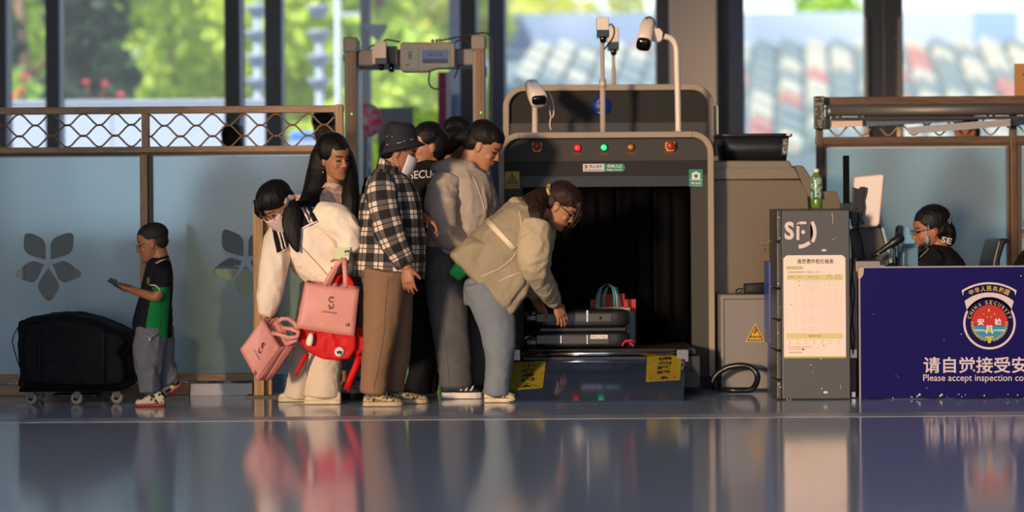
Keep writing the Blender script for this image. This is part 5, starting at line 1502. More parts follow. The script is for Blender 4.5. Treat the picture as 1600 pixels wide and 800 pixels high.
# slim post between kiosk and desk
sp_ = thing('cable_post', 'narrow grey post with dangling black wires between kiosk and desk', 'post', (P(1333, 0, .1).x, .1, 0))
mb = MB(); mb.pbox(1328, 404, 1339, 560, .12, .2, .004); mb.build('channel', mat('post_steel', '#6e6a66', 0.45, .4), sp_)
mb = MB(); mb.pbox(1328.5, 560, 1338.5, 612, .1, .22, .004); mb.build('lower_sleeve', M_black, sp_)
mb = MB(); mb.pbox(1329.5, 611, 1338, 625, .1, .2, .006, z0=0); mb.build('foot', M_steel, sp_)
mb = MB(); mb.pbox(1328.5, 546, 1339, 560, .098, .12, .003); mb.build('bracket', M_alu, sp_)
for (o_, ph) in ((0, 0), (2.5, 2)):
    mb = MB(); mb.tube([P(1331 + o_ + 1.6 * math.sin(i * 1.3 + ph), 400 + i * 14, .1) for i in range(12)], .004, 6, sub=3); mb.build('wire', M_cable, sp_)

# on the desk
zd = zt_ - .03
bxs = thing('document_tray', 'low grey box tray on the desk left end, under the monitor', 'tray', (P(1365, 0, .2).x, .2, zd))
mb = MB(); a = P(1337, 412, .1); e = P(1383, 402, .1); mb.box((a.x, .1, zd), (e.x, .4, P(1360, 408, .1).z), .006); mb.build('tray', mat('tray_grey', '#8c8680', 0.45), bxs)
mb = MB(); mb.pbox(1375, 406, 1384, 414, .09, .1, .001); mb.build('port_panel', M_black, bxs)
mo = thing('computer_monitor', 'pale monitor seen from behind on a tall black pole with a bracket', 'monitor', (P(1325, 0, .42).x, .42, zd))
mb = MB(); a = P(1318, 243, .42); e = P(1327, 243, .42); mb.box((a.x, .42, zd), (e.x, .455, a.z), .003); mb.build('pole', mat('pole_black', '#050506', .7, spec=.1), mo)
mb = MB(); mb.pprism([(1333, 277), (1338, 275), (1376, 271.5), (1380, 274), (1373, 350), (1369, 354), (1334, 356.5), (1331, 352)], .40, .44, bev=.01)
for v in mb.bm.verts: v.co.y += (v.co.x - P(1333, 0, .4).x) * -0.35
mb.build('back_shell', mat('monitor_shell', '#b3a29c', 0.4), mo)
mb = MB(); mb.pprism([(1333, 292), (1337, 294), (1340, 298), (1345, 292), (1353, 292), (1352, 300), (1348, 314), (1350, 322), (1347, 340), (1351, 350), (1331, 352), (1328, 325), (1332, 316)], .33, .36, bev=.004); mb.build('bracket', M_black, mo)
mb = MB(); mb.pprism([(1315, 318), (1332, 316), (1336, 330), (1330, 342), (1315, 335)], .36, .44, bev=.004); mb.build('arm', M_black, mo)
mb = MB(); mb.tube([P(1338, 325, .33), P(1342, 340, .32), P(1340, 356, .33), P(1347, 380, .34), P(1349, 402, .36)], .005, 6, sub=4); mb.build('cable', M_cable, mo)
mb = MB(); mb.tube([P(1341, 338, .325), P(1341, 354, .325)], .004, 6); mb.build('cable', M_blue, mo)
pc_ = thing('terminal_stand', 'dark tilted terminal panel below the pale monitor', 'terminal', (P(1350, 0, .5).x, .5, zd))
mb = MB(); pts = [P(x, y, .46) for x, y in [(1329, 358), (1372, 345), (1390, 408), (1332, 410)]]; mb.prism(pts, (0, .05, 0), bev=.004); mb.build('panel', mat('terminal_grey', '#4c4743', 0.5), pc_)
mb = MB(); mb.prism([P(x, y, .45) for x, y in [(1372, 336), (1376, 334), (1395, 410), (1391, 412)]], (0, .06, 0), bev=.003); mb.build('edge_strip', mat('terminal_edge', '#93a3a8', 0.35), pc_)
mb = MB(); mb.prism([P(x, y, .44) for x, y in [(1328, 362), (1340, 358), (1354, 404), (1336, 406)]], (0, .03, 0), bev=.004); mb.build('keypad', M_black, pc_)
mb = MB(); mb.box((P(1330, 0, .5).x, .44, zd), (P(1392, 0, .5).x, .54, zd + .03)); mb.build('foot', M_black, pc_)
mi_ = thing('desk_microphone', 'thick black microphone angled up on a stand before the seated guard', 'microphone', (P(1397, 0, .3).x, .3, zd))
a, e = P(1363, 401, .28), P(1411, 369, .28)
mb = MB(); mb.tube([a, a.lerp(e, .3), a.lerp(e, .6), a.lerp(e, .66), a.lerp(e, .95), e], [.012, .015, .02, .026, .026, .018], 16); mb.build('body', M_black, mi_, shade='smooth')
mb = MB(); mb.tube([P(1392, 383, .3), P(1398, 390, .3), P(1397, 402, .3), Vector((P(1397, 0, .3).x, .3, zd))], .008, 8, sub=2); mb.lathe([(.05, 0), (.045, .012)], (P(1397, 0, .3).x, .3, zd)); mb.build('stand', M_black, mi_)
mb = MB(); mb.tube([P(1371, 398, .265), P(1374, 396, .265)], .013, 10); mb.build('ring', mat('mic_ring', '#5c6a2a', 0.4), mi_)
tbx = thing('storage_box', 'pale blue lidded box on the desk behind the microphone', 'box', (P(1418, 0, .5).x, .52, zd))
mb = MB(); mb.box((P(1408, 0, .5).x, .5, zd), (P(1432, 0, .5).x, .7, P(1415, 386, .5).z), .004); mb.build('body', mat('box_blue', '#557a92', 0.4), tbx)
mb = MB(); mb.box((P(1407, 0, .5).x, .495, P(1415, 386, .5).z), (P(1433, 0, .5).x, .71, P(1415, 381, .5).z), .004); mb.build('lid', mat('box_lid', '#64899f', 0.4), tbx)
def office_chair(name, lab, pxs, Y0, xs_):
    o = thing(name, lab, 'chair', (P(xs_, 0, Y0).x, Y0, 0), 'office chairs behind the desk')
    mb = MB(); mb.pprism(pxs, Y0 - .2, Y0 + .22, bev=.012); mb.build('backrest', M_black, o)
    x = P(xs_, 0, Y0).x
    mb = MB(); mb.box((x - .62, Y0 - .24, .28), (x - .02, Y0 + .24, .36), .03); mb.build('seat', M_black, o)
    mb = MB(); mb.cyl((x - .26, Y0, .08), (x - .26, Y0, .30), .03); mb.build('column', M_steel, o)
    for i in range(5):
        a_ = i * 2 * math.pi / 5; e_ = Vector((x - .26 + .26 * math.cos(a_), Y0 + .26 * math.sin(a_), .06)); mb = MB(); mb.tube([(x - .26, Y0, .1), e_], [.025, .016], 8); lg = mb.build('leg', M_black, o)
        mb = MB(); mb.lathe([(.025, -.015), (.028, 0), (.025, .015)], (e_.x, e_.y, .028), (math.sin(a_), -math.cos(a_), 0), 14); mb.build('caster', M_black, lg)
    return o
office_chair('office_chair', 'black office chair back rising behind the seated guard, left of the oak post', [(1550, 470), (1551, 410), (1560, 374), (1567, 372), (1578, 374), (1580, 378), (1571, 380), (1563, 405), (1560, 470)], .75, 1566)
# ================================================================== LUGGAGE AND BAGS
# black bag on a wheeled dolly
Y = 0.22
M_bag = cloth('bag_black', '#0c0d12', 9, 0.03, 0.7, rough=0.75)
dl = thing('luggage_dolly', 'low wheeled dolly carrying the big black bag at far left', 'dolly', (P(112, 0, Y).x, Y, 0))
mb = MB(); mb.box((P(36, 0, Y).x, Y - .2, .075), (P(190, 0, Y).x, Y + .24, .095), .006); mb.build('deck', mat('deck_black', '#050506', .8, spec=.1), dl)
mb = MB(); mb.box((P(80, 0, Y).x, Y - .05, .03), (P(150, 0, Y).x, Y + .1, .05), .006); mb.build('brace', M_black, dl)
for (x, yy) in [(44, -.17), (115, -.19), (178, -.15), (54, .2), (170, .2)]:
    c = P(x, 0, Y + yy); r_ = .036
    mb = MB(); mb.box((c.x - .012, Y + yy - .022, .035), (c.x + .026, Y + yy + .022, .078), .004); ck = mb.build('caster_fork', mat('fork_grey', '#4a4642', .4, .3), dl)
    mb = MB(); mb.lathe([(.012, -.016), (r_ * .8, -.016), (r_, -.011), (r_, .011), (r_ * .8, .016), (.012, .016)], (c.x + .004, Y + yy, r_), (0.25, 1, 0), 24); mb.build('wheel', mat('caster_wheel', '#a39a88', 0.45), ck, shade='smooth')
    mb = MB(); mb.lathe([(.014, -.02), (.014, .02)], (c.x + .004, Y + yy, r_), (0.25, 1, 0), 14); mb.build('hub', M_black, ck)
bg = thing('duffel_bag', 'big slumped black fabric bag riding the dolly at far left', 'bag', (P(112, 0, Y).x, Y, .096))
pr = [(30, 503), (45, 498), (74, 493), (110, 492), (149, 500), (175, 511), (198, 522), (205, 530), (200, 540), (188, 549), (198, 559), (201, 570), (203, 596), (201, 603), (189, 608), (120, 610), (34, 607), (26, 602), (30, 590), (28, 560)]
mb = MB(); k_ = S(Y)
for (sh, ya, yb) in [(0, -.21, .25), ]:
    mb.pprism(pr, Y + ya + .05, Y + yb - .05)
cxy = (113, 552)
ins = [(cxy[0] + (x - cxy[0]) * .9, cxy[1] + (y - cxy[1]) * .86) for x, y in pr]
mb.pprism(ins, Y - .21, Y + .25)
mb.build('body', M_bag, bg, voxel=.012, smooth=5, wr=[(.009, 5, 3), (.006, 14, 4)])
mb = MB(); mb.slab([[P(x, y, Y + yo) for yo in (-.06, .0, .06)] for x, y in [(32, 505), (22, 522), (19, 533), (23, 550), (30, 572)]], .006); mb.build('strap', M_bag, bg)
mb = MB(); mb.slab([[P(x, y, Y - .225) for x in (60, 64)] for y in (515, 540, 565, 600)], .006); mb.build('webbing', mat('webbing_black', '#07080b', 0.8), bg); mb = MB(); mb.slab([[P(x, y, Y - .225) for x in (160, 164)] for y in (515, 540, 565, 600)], .006); mb.build('webbing', mat('webbing_black', '#07080b', 0.8), bg)

# suitcase on the belt
Yq_ = .50
M_shell = mat('suitcase_shell', '#1a1a1c', 0.35, bump=(60, .05, .001)); M_shellp = mat('suitcase_panel', '#3d3935', 0.4)
zb = P(940, 545, .5).z
su = thing('hard_suitcase', 'black hard-shell suitcase lying on its back on the scanner belt under the woman’s hands', 'suitcase', (P(905, 0, Yq_).x, Yq_ + .2, zb))
xa, xb = P(836, 0, Yq_).x, P(981, 0, Yq_).x; zt_s = P(900, 484, Yq_).z
Ax = (Vector((0, 1, 0)), Vector((0, 0, 1)))
for (name, z0, z1) in [('upper_shell', P(900, 512.5, Yq_).z, zt_s), ('lower_shell', zb + .004, P(900, 518, Yq_).z)]:
    mb = MB(); zc, hz = (z0 + z1) / 2, (z1 - z0) / 2; yc = Yq_ + .18; rr = []
    for (t, f, h) in [(0, .86, .7), (.03, .95, .88), (.1, 1, 1), (.84, 1, 1), (.93, .97, .93), (.98, .9, .75), (1.0, .78, .5)]:
        rr.append(((xa + (xb - xa) * t, yc, zc), .18 * f, hz * h, Ax))
    mb.loft(rr, 48, ex=7); mb.build(name, M_shell, su, shade='smooth')
mb = MB(); mb.box((xa + .012, Yq_ + .012, P(900, 519, Yq_).z), (xb - .02, Yq_ + .35, P(900, 511.5, Yq_).z), .008); mb.build('zip_band', M_black, su)
for (x0, x1, y0, y1) in [(838, 916, 490, 503.5), (920, 956, 489.5, 503), (838, 875, 523.5, 538), (879, 916, 523.5, 538), (920, 952, 523.5, 538)]:
    mb = MB(); mb.pbox(x0, y0, x1, y1, Yq_ - .005, Yq_ + .01, .004); mb.build('shell_panel', M_shellp, su)
for (x0, x1, y0, y1) in [(915.8, 919.5, 484.5, 503), (916, 919, 523, 538), (875, 878, 524, 537)]:
    mb = MB(); mb.pbox(x0, y0, x1, y1, Yq_ - .007, Yq_ + .01, .002); mb.build('clasp', M_steel, su)
mb = MB(); mb.pbox(922.5, 523, 949.5, 529.5, Yq_ - .009, Yq_ - .004, .0008); lb = mb.build('label', mat('label_white', '#d8d0c8', 0.5), su)
printed('label_marks', lb, M_ink, lambda m_: [flat(m_, [(x, 525 + (i % 3)), (x + w, 525 + (i % 3)), (x + w, 526 + (i % 3)), (x, 526 + (i % 3))], Yq_ - .0096) for i, (x, w) in enumerate([(924, 3), (928, 2), (932, 2.5), (937, 2), (941, 3), (945, 2.4)])])
mb = MB(); c = P(938, 496.5, Yq_); mb.lathe([(.009, 0), (.009, .006), (.004, .008)], (c.x, Yq_ - .002, c.z), (0, -1, 0), 14); mb.build('badge', M_black, su)
for (yy, py) in [(0.03, 497), (0.32, 497), (.03, 535), (.32, 535)]:
    c = P(827, py, Yq_); mb = MB(); mb.lathe([(.012, -.014), (.028, -.014), (.03, 0), (.028, .014), (.012, .014)], (c.x, Yq_ + yy, c.z), (0, 1, 0), 20); w_ = mb.build('wheel', M_black, su, shade='smooth')
    mb = MB(); mb.lathe([(.008, -.018), (.008, .018)], (c.x, Yq_ + yy, c.z), (0, 1, 0), 12); mb.build('axle', M_steel, w_)
    mb = MB(); mb.box((c.x, Yq_ + yy - .02, c.z - .018), (c.x + .045, Yq_ + yy + .02, c.z + .018), .006); mb.build('wheel_housing', M_shell, su)
mb = MB(); mb.pprism([(824, 494), (836, 484), (838, 490), (832, 500)], Yq_ + .06, Yq_ + .28, bev=.004); mb.build('trolley_cover', mat('trolley_grey', '#3c3a3c', 0.4), su)
mb = MB(); mb.tube([P(972, 541, Yq_ - .002), P(978, 532, Yq_ - .01), P(985, 536, Yq_ - .01), P(990, 541, Yq_ - .012)], .006, 8, sub=3); mb.tube([P(975, 535, Yq_ - .01), P(984, 531.5, Yq_ - .012), P(990, 534, Yq_ - .012)], .005, 8, sub=3); mb.build('ribbon', mat('ribbon_red', '#c01a20', 0.6), su)

# paper bags behind the suitcase
M_redp = mat('paper_red', '#b3201a', 0.55); M_teal = mat('paper_teal', '#2f8083', 0.5); M_kraft = mat('paper_patterned', '#a58e6a', 0.6, var=(50, '#6f6a52', .15)); M_grayr = mat('handle_grey', '#a9a9a6', 0.5)


def bagbox(x0, x1, ytop, Y0, d, m_, par, name='body'):
    mb = MB(); a, b_ = P(x0, 0, Y0).x, P(x1, 0, Y0).x; zt2 = P((x0 + x1) / 2, ytop, Y0).z; zbt = zb + .002
    t = .004
    o = [(a, Y0), (b_, Y0), (b_, Y0 + d), (a, Y0 + d)]
    i_ = [(a + t, Y0 + t), (b_ - t, Y0 + t), (b_ - t, Y0 + d - t), (a + t, Y0 + d - t)]
    bm = mb.bm
    lv = [[bm.verts.new((x, y, z)) for x, y in q] for q, z in ((o, zbt), (o, zt2), (i_, zt2), (i_, zbt + t))]
    for A, B in zip(lv, lv[1:]):
        for k in range(4): bm.faces.new((A[k], A[(k + 1) % 4], B[(k + 1) % 4], B[k]))
    bm.faces.new(lv[0]); bm.faces.new(lv[-1])
    return mb.build(name, m_, par)


rb = thing('paper_bag', 'red paper carrier bag standing furthest back on the belt', 'paper bag', (P(950, 0, .8).x, .86, zb), 'paper bags on the belt')
bagbox(919, 990, 468, .88, .06, M_redp, rb); mb = MB(); mb.pprism([(932, 459), (976, 459), (976, 470), (932, 470)], .872, .879, bev=0); mb.build('top_flap', M_redp, rb)
kb = thing('paper_bag', 'patterned kraft paper bag with teal edge and looped ribbon handles on the belt', 'paper bag', (P(958, 0, .8).x, .76, zb), 'paper bags on the belt')
bagbox(930, 981, 481, .71, .13, M_kraft, kb)
mb = MB(); mb.pbox(981, 487, 991, 545, .72, .80, .002); mb.build('side_gusset', M_teal, kb)
for (xs_, m_, yo) in [((934, 938, 950, 959, 963), M_grayr, .70), ((932, 937, 949, 957, 960), M_teal, .695), ((940, 946, 955, 963, 966), M_teal, .83), ((943, 947, 953, 957, 961), M_grayr, .835)]:
    pts = [(xs_[0], 480), (xs_[0] + 1, 462), (xs_[1] + 1, 450), (xs_[2], 442.5 if yo < .8 else 446), (xs_[3], 449), (xs_[4], 462), (xs_[4] + 1, 480)]
    mb = MB(); mb.slab([[P(x - 2.0, y + .5, yo), P(x, y, yo - .004), P(x + 2.0, y + .5, yo)] for x, y in pts], .002); mb.build('handle', m_, kb)

# the two pink carrier bags
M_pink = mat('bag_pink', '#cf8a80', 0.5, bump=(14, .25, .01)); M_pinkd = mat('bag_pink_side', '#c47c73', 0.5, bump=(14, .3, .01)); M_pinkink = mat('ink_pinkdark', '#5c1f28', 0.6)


def pinkbag(lab, corners, depth, base, mirror_depth, handles, mark, patch, loc, fold):
    """corners tl,tr,br,bl (points); depth = vector to the back panel"""
    tl, tr, br, bl = corners; d = depth
    root = thing('carrier_bag', lab, 'carrier bag', loc, 'pink carrier bags')
    def bulge(p, u, v): return p + Vector((0, -.012 * math.sin(u * math.pi) * math.sin(v * math.pi) + .004 * noise.noise(Vector((u * 5, v * 5, base))), 0))
    mb = MB(); mb.slab(grid_of([tl, tr, br, bl], 10, 12, bulge), .003); fr = mb.build('front_panel', M_pink, root)
    mb = MB(); mb.slab(grid_of([tr + d, tl + d, bl + d, br + d], 4, 4), .003); mb.build('back_panel', M_pink, root)
    def pinch(p, u, v): return p
    for (a, b_) in [(tr, br), (tl, bl)]:
        m_ = (a + a + d) / 2; inn = (tl + tr) / 2 - a; inn = inn.normalized() * .012
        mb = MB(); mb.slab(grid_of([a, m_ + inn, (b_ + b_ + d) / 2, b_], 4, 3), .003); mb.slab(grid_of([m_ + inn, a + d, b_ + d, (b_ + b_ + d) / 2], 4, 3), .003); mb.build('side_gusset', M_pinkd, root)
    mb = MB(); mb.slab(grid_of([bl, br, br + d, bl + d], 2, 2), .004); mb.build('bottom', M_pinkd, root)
    for pts, w in handles:
        rows_ = []
        pv = [Vector(p) for p in pts]
        for i, p in enumerate(pv):
            t = (pv[min(i + 1, len(pv) - 1)] - pv[max(i - 1, 0)]).normalized(); s_ = t.cross(Vector((0, 1, 0))).normalized() * w / 2
            rows_.append([p - s_, p, p + s_])
        mb = MB(); mb.slab(rows_, .0025); mb.build('handle', M_pink, root)
    U = tr - tl; V = bl - tl; nn = V.cross(U).normalized()
    if nn.y > 0: nn = -nn

    def at(u, v, o=.004): return bulge(tl.lerp(tr, u).lerp(bl.lerp(br, u), v), u, v) + nn * o

    def ink(m_):
        u0, v0, k = mark
        asp = U.length / V.length
        def poly(ps):
            t_ = bmesh.new(); t_.faces.new([t_.verts.new(at(u0 + x * k, v0 + y * k * asp)) for x, y in ps]); bmesh.ops.triangulate(t_, faces=t_.faces); m_.merge(t_)
        def arc(cx_, cy_, r0, r1, a0, a1): poly([(cx_ + r0 * math.cos(R(a0 + (a1 - a0) * i / 10)), cy_ + r0 * math.sin(R(a0 + (a1 - a0) * i / 10))) for i in range(11)][::-1] + [(cx_ + r1 * math.cos(R(a0 + (a1 - a0) * i / 10)), cy_ + r1 * math.sin(R(a0 + (a1 - a0) * i / 10))) for i in range(11)])
        arc(0.0, -.42, .26, .42, 40, 320); arc(0.0, .42, .34, .44, -60, 60); arc(-.1, .42, .22, .44, 20, 100); arc(0, .36, .1, .3, 110, 200)
        text_into(m_, 'JOODINT', lambda u, v: at(u0 + (u - .5) * 1.9 * k, v0 + (1.45 - v * .3) * k * asp), .0)
    printed('lettering', fr, M_pinkink, ink)
    u, v, k = patch
    mb = MB(); mb.slab([[at(u + a * k, v + b_ * k) for a in (0, 1)] for b_ in (0, 1)], .001); mb.build('corner_tag', mat('tag_brown', '#8f6f5c', 0.6), fr)
    return root


Yb = -.32
c1 = [P(477, 441, Yb), P(561, 452, Yb), P(553, 525.5, Yb), P(463, 512, Yb)]
d1 = Vector((.0, .12, .01))
pinkbag('upright pink carrier bag hanging in front of the red backpack', c1, d1, 1.0, 1,
        [([P(507, 446, Yb - .008), P(513, 434, Yb - .004), P(522, 420, Yb), P(530, 410, Yb), P(537, 404, Yb)], .024), ([P(540, 450, Yb - .008), P(539.5, 436, Yb - .006), P(538.5, 420, Yb - .004), P(538, 405, Yb)], .026),
         ([P(512, 448, Yb + .11), P(520, 430, Yb + .08), P(533, 408, Yb + .02)], .022)],
        (.53, .36, .14), (.835, .74, .07), P(512, 525, Yb), .8)
Yb = -.26
c2 = [P(411, 497, Yb), P(438, 543, Yb), P(402, 595, Yb), P(375, 546, Yb)]
d2 = P(461, 541, Yb + .06) - P(438, 543, Yb)
pinkbag('tilted pink carrier bag swinging from the bending woman’s lowered hand', c2, Vector(d2), 2.0, 1,
        [([P(424, 520, Yb - .004), P(434, 522, Yb - .02), P(452, 528, Yb - .02), P(464, 526, Yb - .02), P(466, 519, Yb), P(456, 514, Yb + .02), P(440, 512, Yb + .03)], .022),
         ([P(432, 505, Yb + .03), P(440, 498, Yb + .02), P(450, 498, Yb + .02), P(460, 505, Yb + .03), P(467, 518, Yb + .02), P(462, 532, Yb + .02), P(446, 538, Yb + .02)], .022)],
        (.52, .44, .19), (.76, .90, .10), P(420, 594, Yb), .8)
mb = MB(); Yp = Yb - .0
root_ = [o for o in col.objects if o.get('label', '').startswith('tilted pink')][0]
mb.slab(grid_of([P(412, 494, Yp + .05), P(431, 511, Yp + .06), P(446, 543, Yp + .06), P(430, 530, Yp + .05)], 4, 4), .003); mb.build('inner_flap', M_pinkd, root_)

# red backpack behind the upright pink bag
Yk = -.10
M_red = cloth('backpack_red', '#c4080c', 12, .02, .5, rough=.6)
bp = thing('backpack', 'bright red backpack hanging behind the upright pink bag, white charm on it', 'backpack', P(515, 560, Yk))
mb = MB()
mb.pprism([(468, 512), (462, 523), (468, 534), (482, 550), (500, 560), (528, 563), (545, 561), (556, 545), (558, 470), (553, 440), (540, 426), (524, 424), (512, 436), (500, 460), (480, 490)], Yk - .10, Yk + .08)
mb.build('body', M_red, bp, voxel=.009, smooth=6, wr=[(.005, 9, 5)])
mb = MB(); mb.pprism([(548, 512), (562, 508), (570, 515), (570, 545), (562, 556), (549, 556), (546, 535)], Yk - .06, Yk + .1); mb.build('side_pocket', M_red, bp, voxel=.008, smooth=5, wr=[(.004, 10, 2)])
mb = MB(); mb.tube([P(520, 428, Yk), P(525, 418, Yk), P(533, 409, Yk - .1), P(538, 407, Yk - .15), P(541, 414, Yk - .1), P(538, 430, Yk)], .009, 8, sub=3); mb.build('grab_handle', M_red, bp)
mb = MB(); mb.slab([[P(x - w, y - .5, Yk - .09), P(x + w, y + .5, Yk - .09)] for x, y, w in [(480, 553, 4), (473, 564, 3.6), (467, 576, 3), (462, 588, 2)]], .004); mb.build('strap', M_red, bp)
mb = MB(); mb.slab([[P(x - w, y - 2, Yk - .1), P(x + w, y + 2, Yk - .1)] for x, y, w in [(562, 556, 4.5), (556, 572, 4.5), (548, 591, 4.5), (541, 609, 4)]], .004); mb.build('strap', M_red, bp)
mb = MB(); c = P(530, 550, Yk - .118); k_ = S(Yk)
mb.lathe([(7.6 * k_, 0), (7.6 * k_, .004)], (c.x, c.y + .012, c.z), (0.05, -1, -.1), 28); pt_ = mb.build('round_patch', mat('patch_white', '#e5ddd6', 0.6), bp)
printed('patch_star', pt_, M_ink, lambda m_: [flat(m_, star_px(530, 550, 4.6), c.y + .0055)] + [flat(m_, disc_px(530, 550, 5.6, 8, a0=a, a1=a + 70)[::-1] + disc_px(530, 550, 6.4, 8, a0=a, a1=a + 70), c.y + .0056) for a in (-160, 10)])
mb = MB(); q = P(484.5, 531, Yk - .135); mb.loft([(q + Vector((.006, 0, .036)), .008, .006), (q + Vector((.004, 0, .02)), .016, .01), (q + Vector((-.004, 0, -.015)), .02, .012), (q + Vector((-.006, 0, -.034)), .014, .008)], 16, sub=2); ch = mb.build('charm', mat('charm_white', '#e6ddcf', 0.5), bp, shade='smooth')
mb = MB(); mb.tube([q + Vector((.008, 0, .036)), q + Vector((.018, .01, .055))], .003, 6); mb.build('charm_ring', M_steel, ch)
# blue carton on the floor behind
cbx = thing('blue_carton', 'small blue carton on the floor behind the brown trousers', 'carton', (P(575, 0, .35).x, .35, 0))
mb = MB(); mb.pbox(536, 611, 606, 629, .35, .55, .003, z0=.001); mb.build('body', mat('carton_blue', '#1c2c5e', 0.5), cbx)
printed('lettering', cbx, mat('carton_pale', '#8aa0cc', 0.5), lambda m_: text_box(m_, 'nylon', 548, 613, 564, 621, .3494, .03))
# ================================================================== PEOPLE
SKIN = mat('skin', '#a87354', 0.5, bump=(120, .04, .001), subs=0.08)
SKIN_T = mat('skin_tan', '#9c6546', 0.5, bump=(120, .04, .001), subs=0.08)
LIP = mat('lip', '#a0604e', 0.45); LIPR = mat('lip_red', '#b0302c', 0.4); LASH = mat('lash', '#1a1210', 0.5); BROW = mat('brow', '#2c1d18', 0.8)
HAIR = mat('hair_black', '#0b090a', 0.55, spec=.28, bump=(30, .7, .006), stretch=(5, 5, .5))
HAIRB = mat('hair_brown', '#27150f', 0.55, spec=.3, bump=(30, .7, .006), stretch=(5, 5, .5))
M_mask = mat('mask_white', '#dcd2d0', 0.75, bump=(30, .15, .002))
M_frame = mat('spectacle_frame', '#b7b2ad', 0.25, .8); M_framed = mat('spectacle_dark', '#2c2624', 0.3, .3)
M_lensg = glassmat('spectacle_lens', (.9, .93, .95), .12)
X_, Y_, Z_ = Vector((1, 0, 0)), Vector((0, 1, 0)), Vector((0, 0, 1))


